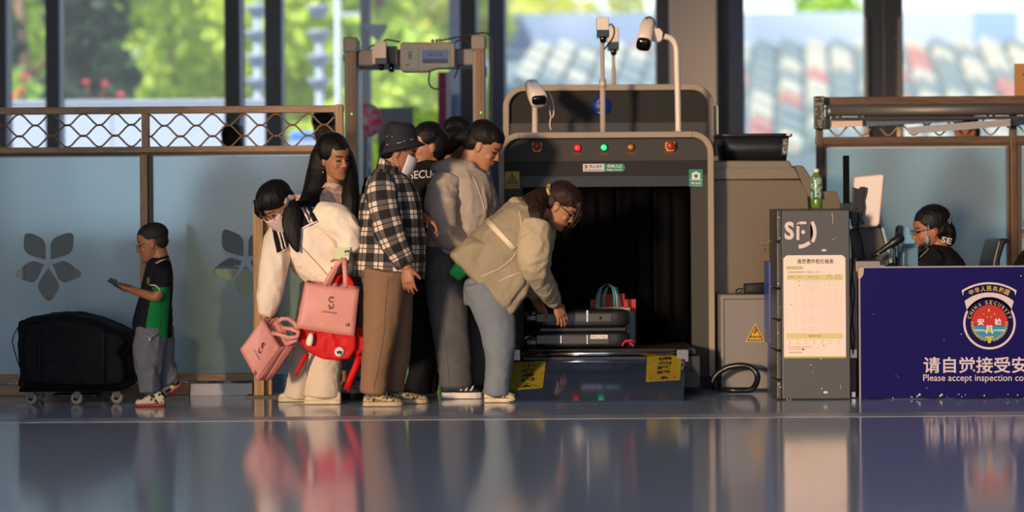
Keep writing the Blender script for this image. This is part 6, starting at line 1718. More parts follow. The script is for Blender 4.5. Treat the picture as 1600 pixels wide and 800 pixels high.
class Fig:
    def __init__(self, label, px, Y, group=None, loc=None):
        self.Y = Y; self.s = S(Y); x = P(px, 600, Y).x
        self.root = thing('person', label, 'person', loc or (x, Y, 0), group)
        self.body = MB(); self.cl = {}; self.heads = []

    def v(self, px, py, yo=0.0): return P(px, py, self.Y + yo)

    def rg(self, r):
        """(px,py,yo,ra,rb) -> loft ring"""
        return (self.v(*r[:3]), r[3] * self.s, r[4] * self.s) + ((r[5],) if len(r) > 5 else ())

    def c(self, name):
        if name not in self.cl: self.cl[name] = MB()
        return self.cl[name]

    def limb(self, rings, cloth=None, body=0.72, n=24, sub=3, ex=2.0, dome=.3):
        R_ = [self.rg(r) for r in rings]
        if cloth: self.c(cloth).loft(R_, n, ex=ex, sub=sub, dome=dome)
        if body: self.body.loft([(q[0], q[1] * body, q[2] * body) + tuple(q[3:]) for q in R_], 16, sub=sub, dome=.4)

    def head(self, px, py, yo, yaw, pitch, k, roll=0, lips=LIP, ears=True, tilt=None):
        c = self.v(px, py, yo)
        if k < .5: k = k / .248
        f = Vector((math.cos(R(yaw)) * math.cos(R(pitch)), math.sin(R(yaw)) * math.cos(R(pitch)), -math.sin(R(pitch))))
        u = (Z_ - f * f.z).normalized(); u = Matrix.Rotation(R(roll), 3, f) @ u; s = u.cross(f)
        M = Matrix((f, s, u)).transposed()

        def w(a, b, d): return c + M @ (Vector((a, b, d)) * k)
        self.hw, self.hM, self.hk, self.hc = w, M, k, c
        mb = self.body
        sl = [(-.118, .062, .02, .020), (-.108, .084, -.005, .035), (-.095, .090, -.02, .045), (-.08, .086, -.035, .052), (-.06, .088, -.055, .059), (-.04, .086, -.075, .064), (-.015, .084, -.092, .069), (.01, .083, -.102, .072), (.03, .088, -.107, .074), (.055, .086, -.107, .075), (.08, .072, -.10, .069), (.1, .05, -.083, .057), (.115, .022, -.055, .038), (.122, -.005, -.03, .014)]
        mb.loft([(w((ff + fb) / 2, 0, uu), (ff - fb) / 2 * k, ww * k, (f, s)) for uu, ff, fb, ww in sl], 28, ex=2.25, sub=2)
        mb.loft([(w(.079, 0, .016), .006 * k, .008 * k, (f, s)), (w(.088, 0, -.006), .008 * k, .009 * k, (f, s)), (w(.094, 0, -.024), .013 * k, .013 * k, (f, s)), (w(.086, 0, -.038), .012 * k, .015 * k, (f, s))], 12, sub=2)
        mb.ell(w(.100, 0, -.027), (.010 * k, .010 * k, .009 * k), M, 12)
        for sg in (-1, 1):
            mb.ell(w(.09, .011 * sg, -.032), (.009 * k, .007 * k, .007 * k), M, 10)
            mb.ell(w(.055, .038 * sg, -.030), (.024 * k, .020 * k, .024 * k), M, 12)
            if ears:
                e = Matrix.Rotation(R(-14), 3, s)
                mb.ell(w(-.012, .074 * sg, -.005), (.019 * k, .008 * k, .031 * k), e @ M, 14)
                mb.ell(w(-.006, .074 * sg, -.032), (.010 * k, .007 * k, .010 * k), M, 10)
        mb.ell(w(.087, 0, -.053), (.009 * k, .020 * k, .0055 * k), M, 12); mb.ell(w(.0845, 0, -.0655), (.0095 * k, .017 * k, .0055 * k), M, 12)
        mb.ell(w(.078, 0, -.1), (.014 * k, .02 * k, .014 * k), M, 12)
        self.heads.append((c.copy(), M.copy(), k, lips))
        return w

    def neck(self, px, py, yo, r, to=None, r2=None):
        """from the skull base to a point at the collar"""
        a = self.hw(-.03, 0, -.05); b = self.v(px, py, yo); rr = r * self.s
        self.body.loft([(a, rr * .95, rr * .95), (a.lerp(b, .5), rr * .95, rr * .95), (b, rr * 1.15, rr * 1.2)], 18, sub=2)

    def hand(self, w, d, n, tside, k=1.0, curl=.35, spread=.06, thumb=.3, fl=None):
        """w wrist, d towards the fingers, n palm normal (fingers curl that way), tside +1/-1 picks the thumb side"""
        d = d.normalized(); n = (n - d * n.dot(d)).normalized(); t = d.cross(n) * tside
        mb = self.body
        ax = (t, n)
        mb.loft([(w - d * .012 * k, .024 * k, .019 * k, ax), (w + d * .012 * k, .026 * k, .018 * k, ax), (w + d * .045 * k, .037 * k, .0165 * k, ax), (w + d * .078 * k, .040 * k, .0145 * k, ax), (w + d * .092 * k, .036 * k, .011 * k, ax)], 18, sub=2, ex=2.5)
        L = fl or (.070, .079, .073, .057)
        cs = curl if isinstance(curl, (list, tuple)) else [curl] * 4
        for i in range(4):
            o = (1.5 - i); p = w + d * (.086 - .004 * abs(o - .5)) * k + t * (.0198 * o * k); a = 0.0
            side = t * (spread * o); pts = [p - d * .014 * k, p]; rad = [.0088 * k, .0088 * k]
            for q, fr in enumerate((.45, .31, .24)):
                a += cs[i] * (0.8 + .25 * q); dd = (d * math.cos(a) + n * math.sin(a) + side).normalized()
                p = p + dd * L[i] * fr * k; pts.append(p); rad.append((.0085, .0077, .0062)[q] * k)
            mb.tube(pts, rad, 10, sub=2); mb.ell(pts[-1], (rad[-1],) * 3, n=8)
        p = w + d * .022 * k + t * .026 * k; pts = [p - t * .01 * k, p]; rad = [.0125 * k, .0125 * k]
        for q, (ln, aa) in enumerate(((.040, thumb), (.030, thumb * 1.6))):
            dd = (d * .72 + t * .62 + n * aa * 1.3 - t * .25 * q).normalized(); p = p + dd * ln * k; pts.append(p); rad.append((.0105, .0082)[q] * k)
        mb.tube(pts, rad, 10, sub=2); mb.ell(pts[-1], (rad[-1],) * 3, n=8)

    def shoe(self, heel, toe, h, wd, mats, up=None, sole=.024, name='shoe', z0=None, soleflare=1.06, low=False):
        """heel, toe: points at sole level; h ankle height m; wd half width m"""
        a, b = Vector(heel), Vector(toe); d = (b - a).normalized(); up = Vector(up or (0, 0, 1)); up = (up - d * up.dot(d)).normalized(); sd = d.cross(up)
        L = (b - a).length
        prof = [(0.0, .62, .6), (.03, .85, .82), (.14, 1.0, .92), (.32, .95, .90), (.5, .74, .98), (.68, .58, 1.06), (.84, .46, 1.0), (.95, .34, .72), (1.0, .18, .36)]
        if low: prof = [(t, q * (0.8 if t < .4 else 1), w) for t, q, w in prof]
        mb = MB()
        mb.loft([(a + d * L * t + up * (sole + (h - sole) * q / 2 - .004), (h - sole) * q / 2 + .004, wd * w, (up, sd)) for t, q, w in prof], 20, ex=2.6, sub=2)
        o = mb.build(name, mats[0], self.root, shade='smooth')
        mb = MB()
        pts = [(t, w) for t, q, w in [(-.015, 0, .55), (.02, 0, .85), (.14, 0, .98), (.32, 0, .93), (.5, 0, .98), (.7, 0, 1.1), (.86, 0, 1.05), (.97, 0, .78), (1.02, 0, .4)]]
        rows = [(a + d * L * t, wd * w * soleflare) for t, w in pts]
        poly = [c + sd * q for c, q in rows] + [c - sd * q for c, q in reversed(rows)]
        mb.prism(poly, up * sole, bev=.004); mb.build('sole', mats[1], o)
        # the foot inside
        self.body.loft([(a + d * L * t + up * (sole + (h - sole) * q / 2 - .002), (h - sole) * q / 2 * .8, wd * w * .8, (up, sd)) for t, q, w in prof[1:-1]], 12, sub=1)
        return o

    def finish(self, skin, mats, voxel=.0045, settings=None):
        heads = self.heads

        def fn(c, n_):
            for (hc, M, k, lips) in heads:
                q = (M.transposed() @ (Vector(c) - hc)) / k
                if abs(q.x) < .13 and abs(q.z) < .14 and abs(q.y) < .09 and q.x > .05:
                    if q.x > .075 and -.071 < q.z < -.049 and abs(q.y) < .019: return 1
                    if -.006 < q.z < .006 - .35 * abs(abs(q.y) - .03) and .017 < abs(q.y) < .046: return 2
                    if .021 < q.z < .029 and .014 < abs(q.y) < .05: return 3
            return 0
        lips = heads[0][3] if heads else LIP
        self.bo = self.body.build('body', [skin, lips, LASH, BROW], self.root, voxel=voxel, smooth=2, matfn=fn)
        self.ob = {}
        for name, mb in self.cl.items():
            base_ = name.split('.')[0]; m = mats.get(name) or mats.get('jacket') or mats.get('hooded_jacket'); st = (settings or {}).get(name) or ((settings or {}).get('sleeve', {}) if base_ == 'sleeve' else {})
            kw = dict(voxel=.0085, smooth=4, wr=[(.005, 7, hash_(name), (1, 1, .6)), (.0025, 16, 2)]); kw.update(st)
            self.ob[name] = mb.build(name.split('.')[0], m, self.root, **kw)
        return self

    def part(self, mb, name, m, **k): return mb.build(name, m, self.root, **k)

    def hair_cap(self, mb, grow=1.0, back=0.0, low=0.0):
        """skull cap of hair that leaves the face free"""
        k = self.hk; w = self.hw
        mb.ell(w(-.024 - back, 0, .050), (.098 * k * grow, .0805 * k * grow, .085 * k * grow), self.hM, 28)
        mb.ell(w(-.055 - back, 0, .0 - low), (.066 * k * grow, .072 * k * grow, .070 * k * grow), self.hM, 24)


def hash_(s): return sum(ord(c) * (i + 1) for i, c in enumerate(s)) % 50


def glasses(fig, m_frame, lens=True, r=.021):
    w, k, M = fig.hw, fig.hk, fig.hM
    mb = MB()
    for sg in (-1, 1):
        pts = [w(.098, sg * .031 + r * 1.1 * math.cos(a), .002 + r * .85 * math.sin(a)) for a in [i * math.pi / 8 for i in range(16)]]
        mb.tube(pts, .0016 * k, 6, closed=True)
        mb.tube([w(.096, sg * .055, .006), w(.06, sg * .074, .008), w(.0, sg * .081, .010), w(-.02, sg * .082, .0)], .002 * k, 6)
    mb.tube([w(.099, -.009, .006), w(.101, 0, .008), w(.099, .009, .006)], .0016 * k, 6)
    o = fig.part(mb, 'spectacles', m_frame)
    if lens:
        mb = MB()
        for sg in (-1, 1):
            t = bmesh.new(); t.faces.new([t.verts.new(w(.098, sg * .031 + r * math.cos(a), .002 + r * .8 * math.sin(a))) for a in [i * math.pi / 8 for i in range(16)]]); mb.merge(t)
        mb.build('lenses', M_lensg, o)


def facemask(fig, low=0.0, m_=None):
    w, k, M = fig.hw, fig.hk, fig.hM
    mb = MB(); rows = []
    for i in range(9):
        v = i / 8; row = []
        for j in range(15):
            u = (j / 14 - .5) * 2; a = u * 1.35
            ff = .112 - .012 * v + .006 * math.sin(v * math.pi) - (.0 if abs(v - .35) > .3 else 0)
            z = -.012 - .108 * v + low + .012 * abs(u) * (1 - 2 * v)
            row.append(w(-.004 + ff * math.cos(a * .78) * (1 - .06 * v), .071 * math.sin(a) * (1 - .12 * v), z))
        rows.append(row)
    mb.slab(rows, .003)
    o = fig.part(mb, 'face_mask', m_ or M_mask)
    mb = MB()
    for sg in (-1, 1):
        mb.tube([rows[1][0 if sg < 0 else -1], w(.0, sg * .08, .012), w(-.03, sg * .083, 0), w(-.02, sg * .08, -.03), rows[7][0 if sg < 0 else -1]], .0013, 5, sub=3)
    mb.build('ear_loop', m_ or M_mask, o)
    return o


def bvh_of(objs):
    vs, fs = [], []
    for o in objs:
        M = Matrix.Translation(LOC[o.name]); n0 = len(vs); vs += [M @ v.co for v in o.data.vertices]; fs += [tuple(n0 + i for i in p.vertices) for p in o.data.polygons]
    return bvhtree.BVHTree.FromPolygons(vs, fs)


def stripe(fig, garment, name, quad, m_, off=.004, th=.004, mn=(6, 6), parent=None):
    t = bvh_of([o for k_, o in fig.ob.items() if k_ == garment or (garment == 'jacket' and k_.startswith('sleeve'))]); mb = MB(); drape(mb, t, quad, mn[0], mn[1], off, th); return mb.build(name, m_, parent or fig.ob[garment], shade='smooth')


def seam(fig, garment, name, pts, m_, r=.0022, off=.002):
    t = bvh(fig.ob[garment]); out = []
    for (x0, y0), (x1, y1) in zip(pts, pts[1:]):
        n_ = max(2, int(math.hypot(x1 - x0, y1 - y0) / 4))
        for i in range(n_):
            q = on_surface(t, x0 + (x1 - x0) * i / n_, y0 + (y1 - y0) * i / n_, off)
            if q is not None and (not out or (q - out[-1]).length < .08): out.append(q)
    if len(out) > 2:
        mb = MB(); mb.tube(out, r, 6); return mb.build(name, m_, fig.ob[garment], shade='smooth')


# ------------------------------------------------------------------ 1 the walking boy
f = Fig('small boy in dark polo with green side panel, walking left with a phone', 240, -.1)
M_polo = cloth('polo_navy', '#11131c', 10, .02, .5); M_pgreen = cloth('polo_green', '#0e7a3c', 10, .02, .5); M_bp = cloth('boy_trousers', '#6a6e78', 9, .03, .8); M_pw = mat('polo_trim', '#b9c4b4', .7)
f.head(237, 380, 0, 180, 14, .222 / .245 * .98)
f.neck(252, 412, 0, 14)
f.limb([(250, 404, 0, 15, 19), (249, 414, 0, 19, 32), (248, 428, 0, 22, 38), (245, 455, 0, 24, 37), (241, 485, 0, 28, 38), (238.5, 505, 0, 31, 39), (238, 520, 0, 31.5, 40, (Vector((1, 0, -.25)), Y_))], 'polo_shirt', .75)
f.limb([(256, 424, -.12, 14, 12), (253, 438, -.15, 15, 13), (246, 455, -.165, 14, 12)], 'polo_shirt', 0)
f.limb([(256, 424, .12, 14, 12), (250, 440, .14, 14, 12), (243, 455, .15, 13, 12)], 'polo_shirt', 0)
f.limb([(255, 430, -.13, 8, 8), (249, 455, -.16, 8, 8), (243, 464, -.165, 8, 8), (225, 459, -.14, 7, 7), (206, 453, -.09, 5.5, 5.5)], None, 1.0)
f.limb([(255, 430, .13, 8, 8), (247, 458, .15, 8, 8), (240, 464, .13, 7.5, 7), (220, 458, .05, 6, 6), (202, 450, -.03, 5, 5)], None, 1.0)
f.hand(f.v(206, 453, -.09), Vector((-1, .25, .12)), Vector((.1, .5, .9)), 1, .72, .45, .04, .5)
f.hand(f.v(202, 449, -.03), Vector((-1, -.15, .2)), Vector((.1, -.5, .85)), -1, .72, .4, .05, .6)
for (pts, yo) in [([(237, 512, 0, 25, 26), (234, 540, 0, 24, 23), (232, 570, 0, 21, 20), (233, 595, 0, 17, 17), (234, 612, 0, 15, 15)], -.05),
                  ([(247, 512, 0, 22, 26), (250, 540, 0, 22, 22), (252, 562, 0, 19, 19), (258, 582, 0, 18, 16), (267, 598, 0, 15, 15)], .06)]:
    f.limb([(x, y, yo, a, b) for x, y, _, a, b in pts], 'trousers', .62)
M_bshoe = mat('shoe_patch', '#d9c8aa', .6, var=(26, '#17130f', .02, .56)); M_bsole = mat('sole_red', '#a8352a', .5)
z = .002
h0 = f.v(258, 630, -.05); h0.z = z; t0 = f.v(212, 630, -.05); t0.z = z
f.shoe(h0, t0, .085, .038, [M_bshoe, M_bsole], sole=.014)
t1 = f.v(250, 626, .06); t1.z = .012; h1 = f.v(286, 600, .06)
f.shoe(h1, t1, .085, .037, [M_bshoe, M_bsole], up=(.6, 0, .8), sole=.014)


def polofn(c, n_):
    x, y = PX(c)
    if y > 448:
        l = 238 - (y - 448) * .16; r = 262.5 - (y - 448) * .07
        if l < x < r + 4 and abs(n_[1]) > .12 and y > 449 + max(0, (252 - x)) * .0: return 1
    return 0


f.finish(SKIN_T, {'polo_shirt': [M_polo, M_pgreen], 'trousers': M_bp}, .0036, {'polo_shirt': dict(matfn=polofn, voxel=.006, wr=[(.004, 8, 1)]), 'trousers': dict(voxel=.006, wr=[(.008, 9, 3), (.004, 20, 4)])})
mb = MB(); w = f.hw; k = f.hk
mb.ell(w(-.020, 0, .052), (.104 * k, .081 * k, .079 * k), f.hM, 28); mb.ell(w(-.05, 0, .0), (.062 * k, .072 * k, .055 * k), f.hM, 24)
f.part(mb, 'hair', mat('hair_short', '#140e0d', .7, bump=(160, .6, .003)), voxel=.005, smooth=2)
glasses(f, M_frame)
mb = MB(); mb.tube([f.v(232, 420, -.06), f.v(240, 411, -.09), f.v(250, 405, -.105), f.v(259, 402.5, -.07), f.v(262, 401, 0)], .009, 8, sub=3); co = f.part(mb, 'collar', M_polo)
mb = MB(); mb.tube([f.v(233, 422, -.065), f.v(241, 413.5, -.097), f.v(251, 407.5, -.112), f.v(260, 404.8, -.075)], .004, 6, sub=3); mb.build('collar_trim', M_pw, co)
tb_ = bvh(f.ob['polo_shirt'])
mb = MB(); mb.tube([q for q in [on_surface(tb_, x, y, .003) for x, y in [(235, 446), (240, 445.5), (245, 447.5), (248.5, 451.5), (251, 457)]] if q is not None], .0045, 6, sub=2); mb.build('sleeve_trim', M_pw, f.ob['polo_shirt'])
stripe(f, 'polo_shirt', 'chest_badge', [(229.5, 434), (234.5, 433), (234.5, 444), (230, 445)], mat('badge_gold', '#6b5a2a', .6), .003, .002, (3, 3))
mb = MB(); mb.tube([f.v(226 + i * 2.5, 522 + 5 * math.sin(i * .5), -.155) for i in range(8)], .0025, 5); mb.ell(f.v(234, 530, -.155), (.009, .004, .009), n=12); mb.build('drawcord', mat('cord_pale', '#a9a6a3', .5), f.ob['trousers'])
ph = thing('smartphone', 'black smartphone held out by the small boy', 'phone', f.v(182, 444, -.07))
mb = MB(); a, e = f.v(169.5, 437.5, -.07), f.v(193, 451, -.07); d = (e - a).normalized(); up = Vector((-d.z, 0, d.x)); ax = (Vector((0, .8, 0)).normalized() * 1 + up * .25).normalized()
t_ = d.cross(ax).normalized() * .009
mb.prism([a + ax * .032, e + ax * .032, e - ax * .032, a - ax * .032], t_, bev=.003); mb.build('case', M_black, ph)
mb = MB(); sh = -t_.normalized() * .0005 if t_.z < 0 else t_ * 1.03
mb.prism([a + d * .006 + ax * .028 + sh, e - d * .006 + ax * .028 + sh, e - d * .006 - ax * .028 + sh, a + d * .006 - ax * .028 + sh], t_.normalized() * .0006); mb.build('screen', mat('phone_screen', '#101418', .1), ph)

# ------------------------------------------------------------------ 2 the woman in the sailor-collar jacket
f = Fig('woman bending in a white jacket with striped navy sailor collar, face mask and long hair', 500, .02)
M_sail = cloth('jacket_white', '#ecdcc8', 6, .05, .7); M_wpant = cloth('trousers_white', '#d2c0aa', 7, .04, .7); M_nav = cloth('collar_navy', '#10121d', 10, .01, .4)
f.head(433, 322, -.17, 226, 44, .258)
f.neck(456, 342, 0, 17)
f.limb([(454, 336, .03, 16, 22), (462, 347, .02, 32, 44), (474, 362, 0, 45, 60), (496, 386, .0, 52, 62), (516, 410, .02, 50, 60), (532, 432, .03, 44, 58)], 'jacket', .66)
f.limb([(448, 362, -.02, 20, 22), (437, 378, -.09, 23, 24), (431, 402, -.15, 23, 22), (427, 430, -.18, 21, 20), (421, 460, -.18, 18.5, 18), (416, 482, -.18, 14.5, 13.5), (414, 492, -.18, 11.5, 11)], 'sleeve.1', .5)
f.limb([(498, 336, -.16, 22, 20), (524, 344, -.2, 25, 22), (541, 360, -.22, 22, 21), (546, 376, -.23, 18, 20), (542, 391, -.24, 14.5, 15)], 'sleeve.2', .5)
f.limb([(416, 484, -.18, 7, 7), (413, 500, -.19, 6.5, 6.5)], None, 1)
f.limb([(544, 384, -.235, 7, 7), (540, 400, -.25, 6.5, 6.5)], None, 1)
f.hand(f.v(413, 497, -.19), Vector((.12, -.1, -1)), Vector((.8, .6, 0)), 1, .95, .55, .03, .5)
f.hand(f.v(541, 398, -.25), Vector((-.35, -.2, -1)), Vector((-.75, .6, -.2)), -1, .95, .75, .03, .4)
f.limb([(528, 428, .03, 38, 52), (512, 452, .03, 40, 50)], 'trousers', .7)
f.limb([(500, 448, .12, 32, 28), (490, 490, .12, 27, 25), (480, 540, .12, 23, 22), (471, 590, .12, 21, 20), (467, 621, .12, 23, 22)], 'trousers', .5)
f.limb([(520, 448, -.07, 32, 28), (515, 490, -.08, 28, 25), (509, 540, -.08, 26, 23), (505, 590, -.08, 26, 22), (503, 619, -.08, 28, 23)], 'trousers', .5)
M_ws = mat('sneaker_white', '#d6c6ae', .55, bump=(40, .15, .003)); M_wsole = mat('sole_cream', '#cbb898', .5)
for (hx, tx, yo) in [(487, 436, .12), (533, 476, -.08)]:
    a = f.v(hx, 628, yo); a.z = .002; b_ = f.v(tx, 628, yo); b_.z = .002; f.shoe(a, b_, .085, .042, [M_ws, M_wsole])
f.finish(SKIN, {'jacket': M_sail, 'trousers': M_wpant}, .004, {'sleeve': dict(wr=[(.010, 6, 17, (1, 1, .6)), (.006, 11, 3)], smooth=3), 'jacket': dict(wr=[(.011, 4, 7, (1, 1, .7)), (.007, 9, 3)], smooth=3), 'trousers': dict(wr=[(.008, 6, 5, (1, 1, .6)), (.003, 14, 1)])})
mb = MB(); w, k = f.hw, f.hk
f.hair_cap(mb, 1.06); mb.ell(w(-.01, 0, .062), (.10 * k, .09 * k, .082 * k), f.hM, 24)
mb.loft([(f.v(x, y, yo), a * f.s, b * f.s) for x, y, yo, a, b in [(448, 311, -.13, 9, 12), (453, 324, -.19, 13, 10), (455, 340, -.225, 15, 7), (456, 356, -.24, 14, 6), (459, 372, -.245, 11, 5), (462, 386, -.245, 6, 4), (466, 394, -.245, 2, 2)]], 18, sub=3)
mb.loft([(w(.07, -.04, .095), .012 * k, .02 * k), (w(.094, -.062, .045), .010 * k, .016 * k), (w(.08, -.078, -.01), .007 * k, .011 * k), (w(.062, -.082, -.05), .004 * k, .006 * k)], 12, sub=2)
mb.loft([(w(.062, -.05, .1), .014 * k, .03 * k), (w(.098, -.02, .06), .01 * k, .03 * k), (w(.104, 0, .022), .005 * k, .03 * k)], 12, sub=2)
f.part(mb, 'hair', HAIR, voxel=.006, smooth=2, wr=[(.003, 22, 4, (1, 1, .3))])
facemask(f, m_=mat('mask_pinkish', '#dcc3bd', .75, bump=(30, .15, .002))); glasses(f, M_frame)
mb = MB(); mb.ell(f.v(451, 309, -.2), (.026, .022, .02), n=14); mb.ell(f.v(447, 314, -.23), (.018, .018, .02), n=12); mb.ell(f.v(457, 308, -.2), (.016, .016, .014), n=12); f.part(mb, 'scrunchie', mat('scrunchie_grey', '#9b948f', .8), voxel=.005, smooth=2, wr=[(.004, 30, 1)])
# sailor collar: two navy panels with pale stripes lying on the jacket
cq = stripe(f, 'jacket', 'sailor_collar', [(452, 314), (479, 313), (498, 346), (464, 362)], M_nav, .006, .005, (10, 8))
cq2 = stripe(f, 'jacket', 'sailor_collar', [(425, 353), (446, 349), (452, 384), (433, 397)], M_nav, .006, .005, (10, 6))
for q in ([(463, 313.5), (466.5, 313), (487, 350), (483.5, 351.5)], [(469, 313), (471.5, 313), (491.5, 348), (489, 349)], [(464, 360.5), (498, 344.5), (498, 346.5), (464, 362.5)]):
    stripe(f, 'jacket', 'collar_stripe', q, M_sail, .0105, .002, (8, 2), cq)
for q in ([(431, 351), (433.5, 350.5), (441.5, 390), (439, 391.5)], [(435.5, 350), (437.5, 349.5), (446, 387), (444, 388)], [(433, 396), (450, 386), (450.5, 388), (433.5, 398)]):
    stripe(f, 'jacket', 'collar_stripe', q, M_sail, .0105, .002, (8, 2), cq2)
for o_, m_ in ((480.5, M_nav), (484.5, M_nav)):
    stripe(f, 'sleeve.1', 'cuff_stripe', [(402, o_ - 3.4), (427, o_ + 4), (427, o_ + 5.8), (402, o_ - 1.4)], m_, .003, .002, (2, 8))
seam(f, 'jacket', 'placket_seam', [(462, 366), (470, 384), (490, 405), (514, 432)], mat('seam_tan', '#8f765c', .7))
ph = thing('smartphone', 'pale green smartphone with dark lenses held in the bending woman’s raised hand', 'phone', f.v(534, 396, -.30))
mb = MB(); mb.pprism([(521.5, 387), (548, 386), (545, 408), (522.5, 405)], f.Y - .31, f.Y - .30, bev=.003); cs2 = mb.build('case', mat('phone_mint', '#c8cf9f', .35), ph)
mb = MB(); mb.pprism([(538, 389.5), (546.5, 389), (545.5, 400), (538, 400)], f.Y - .3125, f.Y - .309, bev=.001); cb2 = mb.build('camera_plate', mat('phone_plate', '#b4bc90', .3), ph)
for x, y in ((540.3, 393), (544.2, 392.6)):
    mb = MB(); c = f.v(x, y, -.3125); mb.lathe([(.0065, 0), (.006, .002)], (c.x, c.y, c.z), (0, -1, 0), 14); mb.build('lens', M_lens, cb2)

# ------------------------------------------------------------------ 3 the long-haired woman
f = Fig('woman with very long black hair and pale blouse glancing right, behind the bending woman', 522, .42)
M_blou = cloth('blouse_pink', '#dcc2b0', 16, .01, .5, var=(40, '#b98f7c', .08)); M_skirt = cloth('skirt_grey', '#7d8284', 7, .03, .6)
f.head(523, 248, -.02, -46, 10, .256, roll=3)
f.neck(519, 300, 0, 15)
f.limb([(520, 294, 0, 18, 18), (518, 304, 0, 42, 26), (516, 320, 0, 50, 32), (516, 360, .0, 46, 34), (518, 410, 0, 38, 30), (520, 440, 0, 44, 32)], 'blouse', .7)
f.limb([(474, 308, 0, 18, 18), (468, 340, -.02, 18, 18), (470, 390, -.03, 15, 15), (480, 420, -.05, 12, 12)], 'blouse', .5)
f.limb([(556, 308, .05, 18, 16), (564, 345, .04, 17, 16), (562, 390, .02, 14, 14), (552, 430, 0, 12, 12)], 'blouse', .5)
f.limb([(520, 432, 0, 44, 34), (524, 480, 0, 50, 40), (532, 540, 0, 52, 42), (536, 572, 0, 52, 42)], 'skirt', 0)
for x, yo in ((524, .08), (545, -.06)): f.limb([(x - 4, 470, yo, 20, 20), (x, 530, yo, 14, 14), (x + 1, 575, yo, 12, 12), (x, 606, yo, 8, 8)], None, 1)
M_cs = mat('runner_cream', '#c9b793', .6, var=(20, '#8a7a5e', .1)); M_csole = mat('sole_black', '#121010', .5)
for (hx, tx, yo) in [(508, 530, .1), (534, 560, -.06)]:
    a = f.v(hx, 620, yo); a.z = .002; b_ = f.v(tx, 620, yo - .1); b_.z = .002; f.shoe(a, b_, .1, .045, [M_cs, M_csole], sole=.035)
f.finish(SKIN, {'blouse': M_blou, 'skirt': M_skirt}, .0036)
mb = MB(); w, k = f.hw, f.hk
f.hair_cap(mb, 1.08); mb.ell(w(-.03, 0, .05), (.098 * k, .098 * k, .1 * k), f.hM, 24)
for pts in ([(512, 222, .02, 12, 16), (503, 240, .02, 16, 22), (498, 268, .02, 18, 22), (493, 300, -.03, 20, 18), (488, 325, -.08, 24, 14), (488, 350, -.1, 20, 12), (490, 380, -.1, 12, 9)], [(534, 222, .04, 8, 16), (543, 240, .06, 8, 18), (548, 262, .05, 9, 18), (549, 285, -.02, 11, 15), (547, 310, -.08, 14, 12), (545, 340, -.1, 13, 10), (544, 370, -.1, 8, 8)]):
    mb.loft([(f.v(x, y, yo), a * f.s, b * f.s) for x, y, yo, a, b in pts], 20, sub=3)
f.part(mb, 'hair', HAIR, voxel=.006, smooth=2, wr=[(.004, 20, 4, (1, 1, .12))])
mb = MB(); c = w(-.004, -.08, -.04); mb.tube([c, c + Vector((0, 0, -.03))], .0018, 5); mb.ell(c + Vector((0, 0, -.036)), (.004, .004, .008), n=8); f.part(mb, 'earring', M_steel)
mb = MB(); mb.loft([(f.v(519, 300, -.03), 22 * f.s, 22 * f.s), (f.v(521, 290, -.02), 16 * f.s, 16 * f.s)], 20, caps=False); f.part(mb, 'collar', M_blou, shade='smooth')

# ------------------------------------------------------------------ 4 the woman in the plaid shirt
f = Fig('woman standing in dark bucket hat, black and white plaid shirt and brown trousers', 605, -.14)
pm_ = mat('plaid', '#ffffff', .85)
n = pm_.node_tree.nodes; l = pm_.node_tree.links; b = n['Principled BSDF']
uvn = n.new('ShaderNodeUVMap'); uvn.uv_map = 'uv'; sx_ = n.new('ShaderNodeSeparateXYZ'); l.new(uvn.outputs[0], sx_.inputs[0])


def math_node(op, a, b_=None):
    q = n.new('ShaderNodeMath'); q.operation = op
    for i, v_ in enumerate((a, b_)):
        if v_ is None: continue
        if isinstance(v_, (int, float)): q.inputs[i].default_value = v_
        else: l.new(v_, q.inputs[i])
    return q.outputs[0]


def band(src, period, duty, off=0.0):
    fr = math_node('FRACT', math_node('ADD', math_node('DIVIDE', src, period), off)); return math_node('LESS_THAN', fr, duty)


PER = .098
bu, bv = band(sx_.outputs[0], PER, .5), band(sx_.outputs[1], PER, .5)
lu, lv = band(sx_.outputs[0], PER, .05, -.72), band(sx_.outputs[1], PER, .05, -.72)
sm = math_node('MULTIPLY', math_node('ADD', bu, bv), .5)
crp = n.new('ShaderNodeValToRGB'); l.new(sm, crp.inputs[0])
crp.color_ramp.interpolation = 'CONSTANT'
crp.color_ramp.elements[0].position = 0; crp.color_ramp.elements[0].color = (*hexc('#d8c6b2'), 1)
crp.color_ramp.elements[1].position = .9; crp.color_ramp.elements[1].color = (*hexc('#121116'), 1)
e_ = crp.color_ramp.elements.new(.4); e_.color = (*hexc('#5a5350'), 1)
mxl = n.new('ShaderNodeMixRGB'); l.new(math_node('MAXIMUM', lu, lv), mxl.inputs[0]); l.new(crp.outputs[0], mxl.inputs[1]); mxl.inputs[2].default_value = (*hexc('#1b181c'), 1)
l.new(mxl.outputs[0], b.inputs['Base Color'])
tcn = n.new('ShaderNodeTexCoord'); nz = n.new('ShaderNodeTexNoise'); nz.inputs['Scale'].default_value = 9; l.new(tcn.outputs['Object'], nz.inputs[0]); bmp = n.new('ShaderNodeBump'); bmp.inputs['Strength'].default_value = .6; bmp.inputs['Distance'].default_value = .03; l.new(nz.outputs[0], bmp.inputs['Height']); l.new(bmp.outputs[0], b.inputs['Normal'])
f.head(625, 237, 0, 0, 18, .252)
f.neck(613, 272, 0, 16)
s_ = f.s
sh = MB()
tor = [(609, 262, 0, 16, 20), (608, 272, 0, 26, 40), (609, 288, 0, 36, 52), (611, 320, 0, 46, 54), (611, 360, 0, 51, 54), (610, 400, 0, 54, 56), (609, 432, 0, 54, 57)]
R_ = [f.rg(r) for r in tor]
sh.loft(R_, 40, sub=6, ulen=1.08)
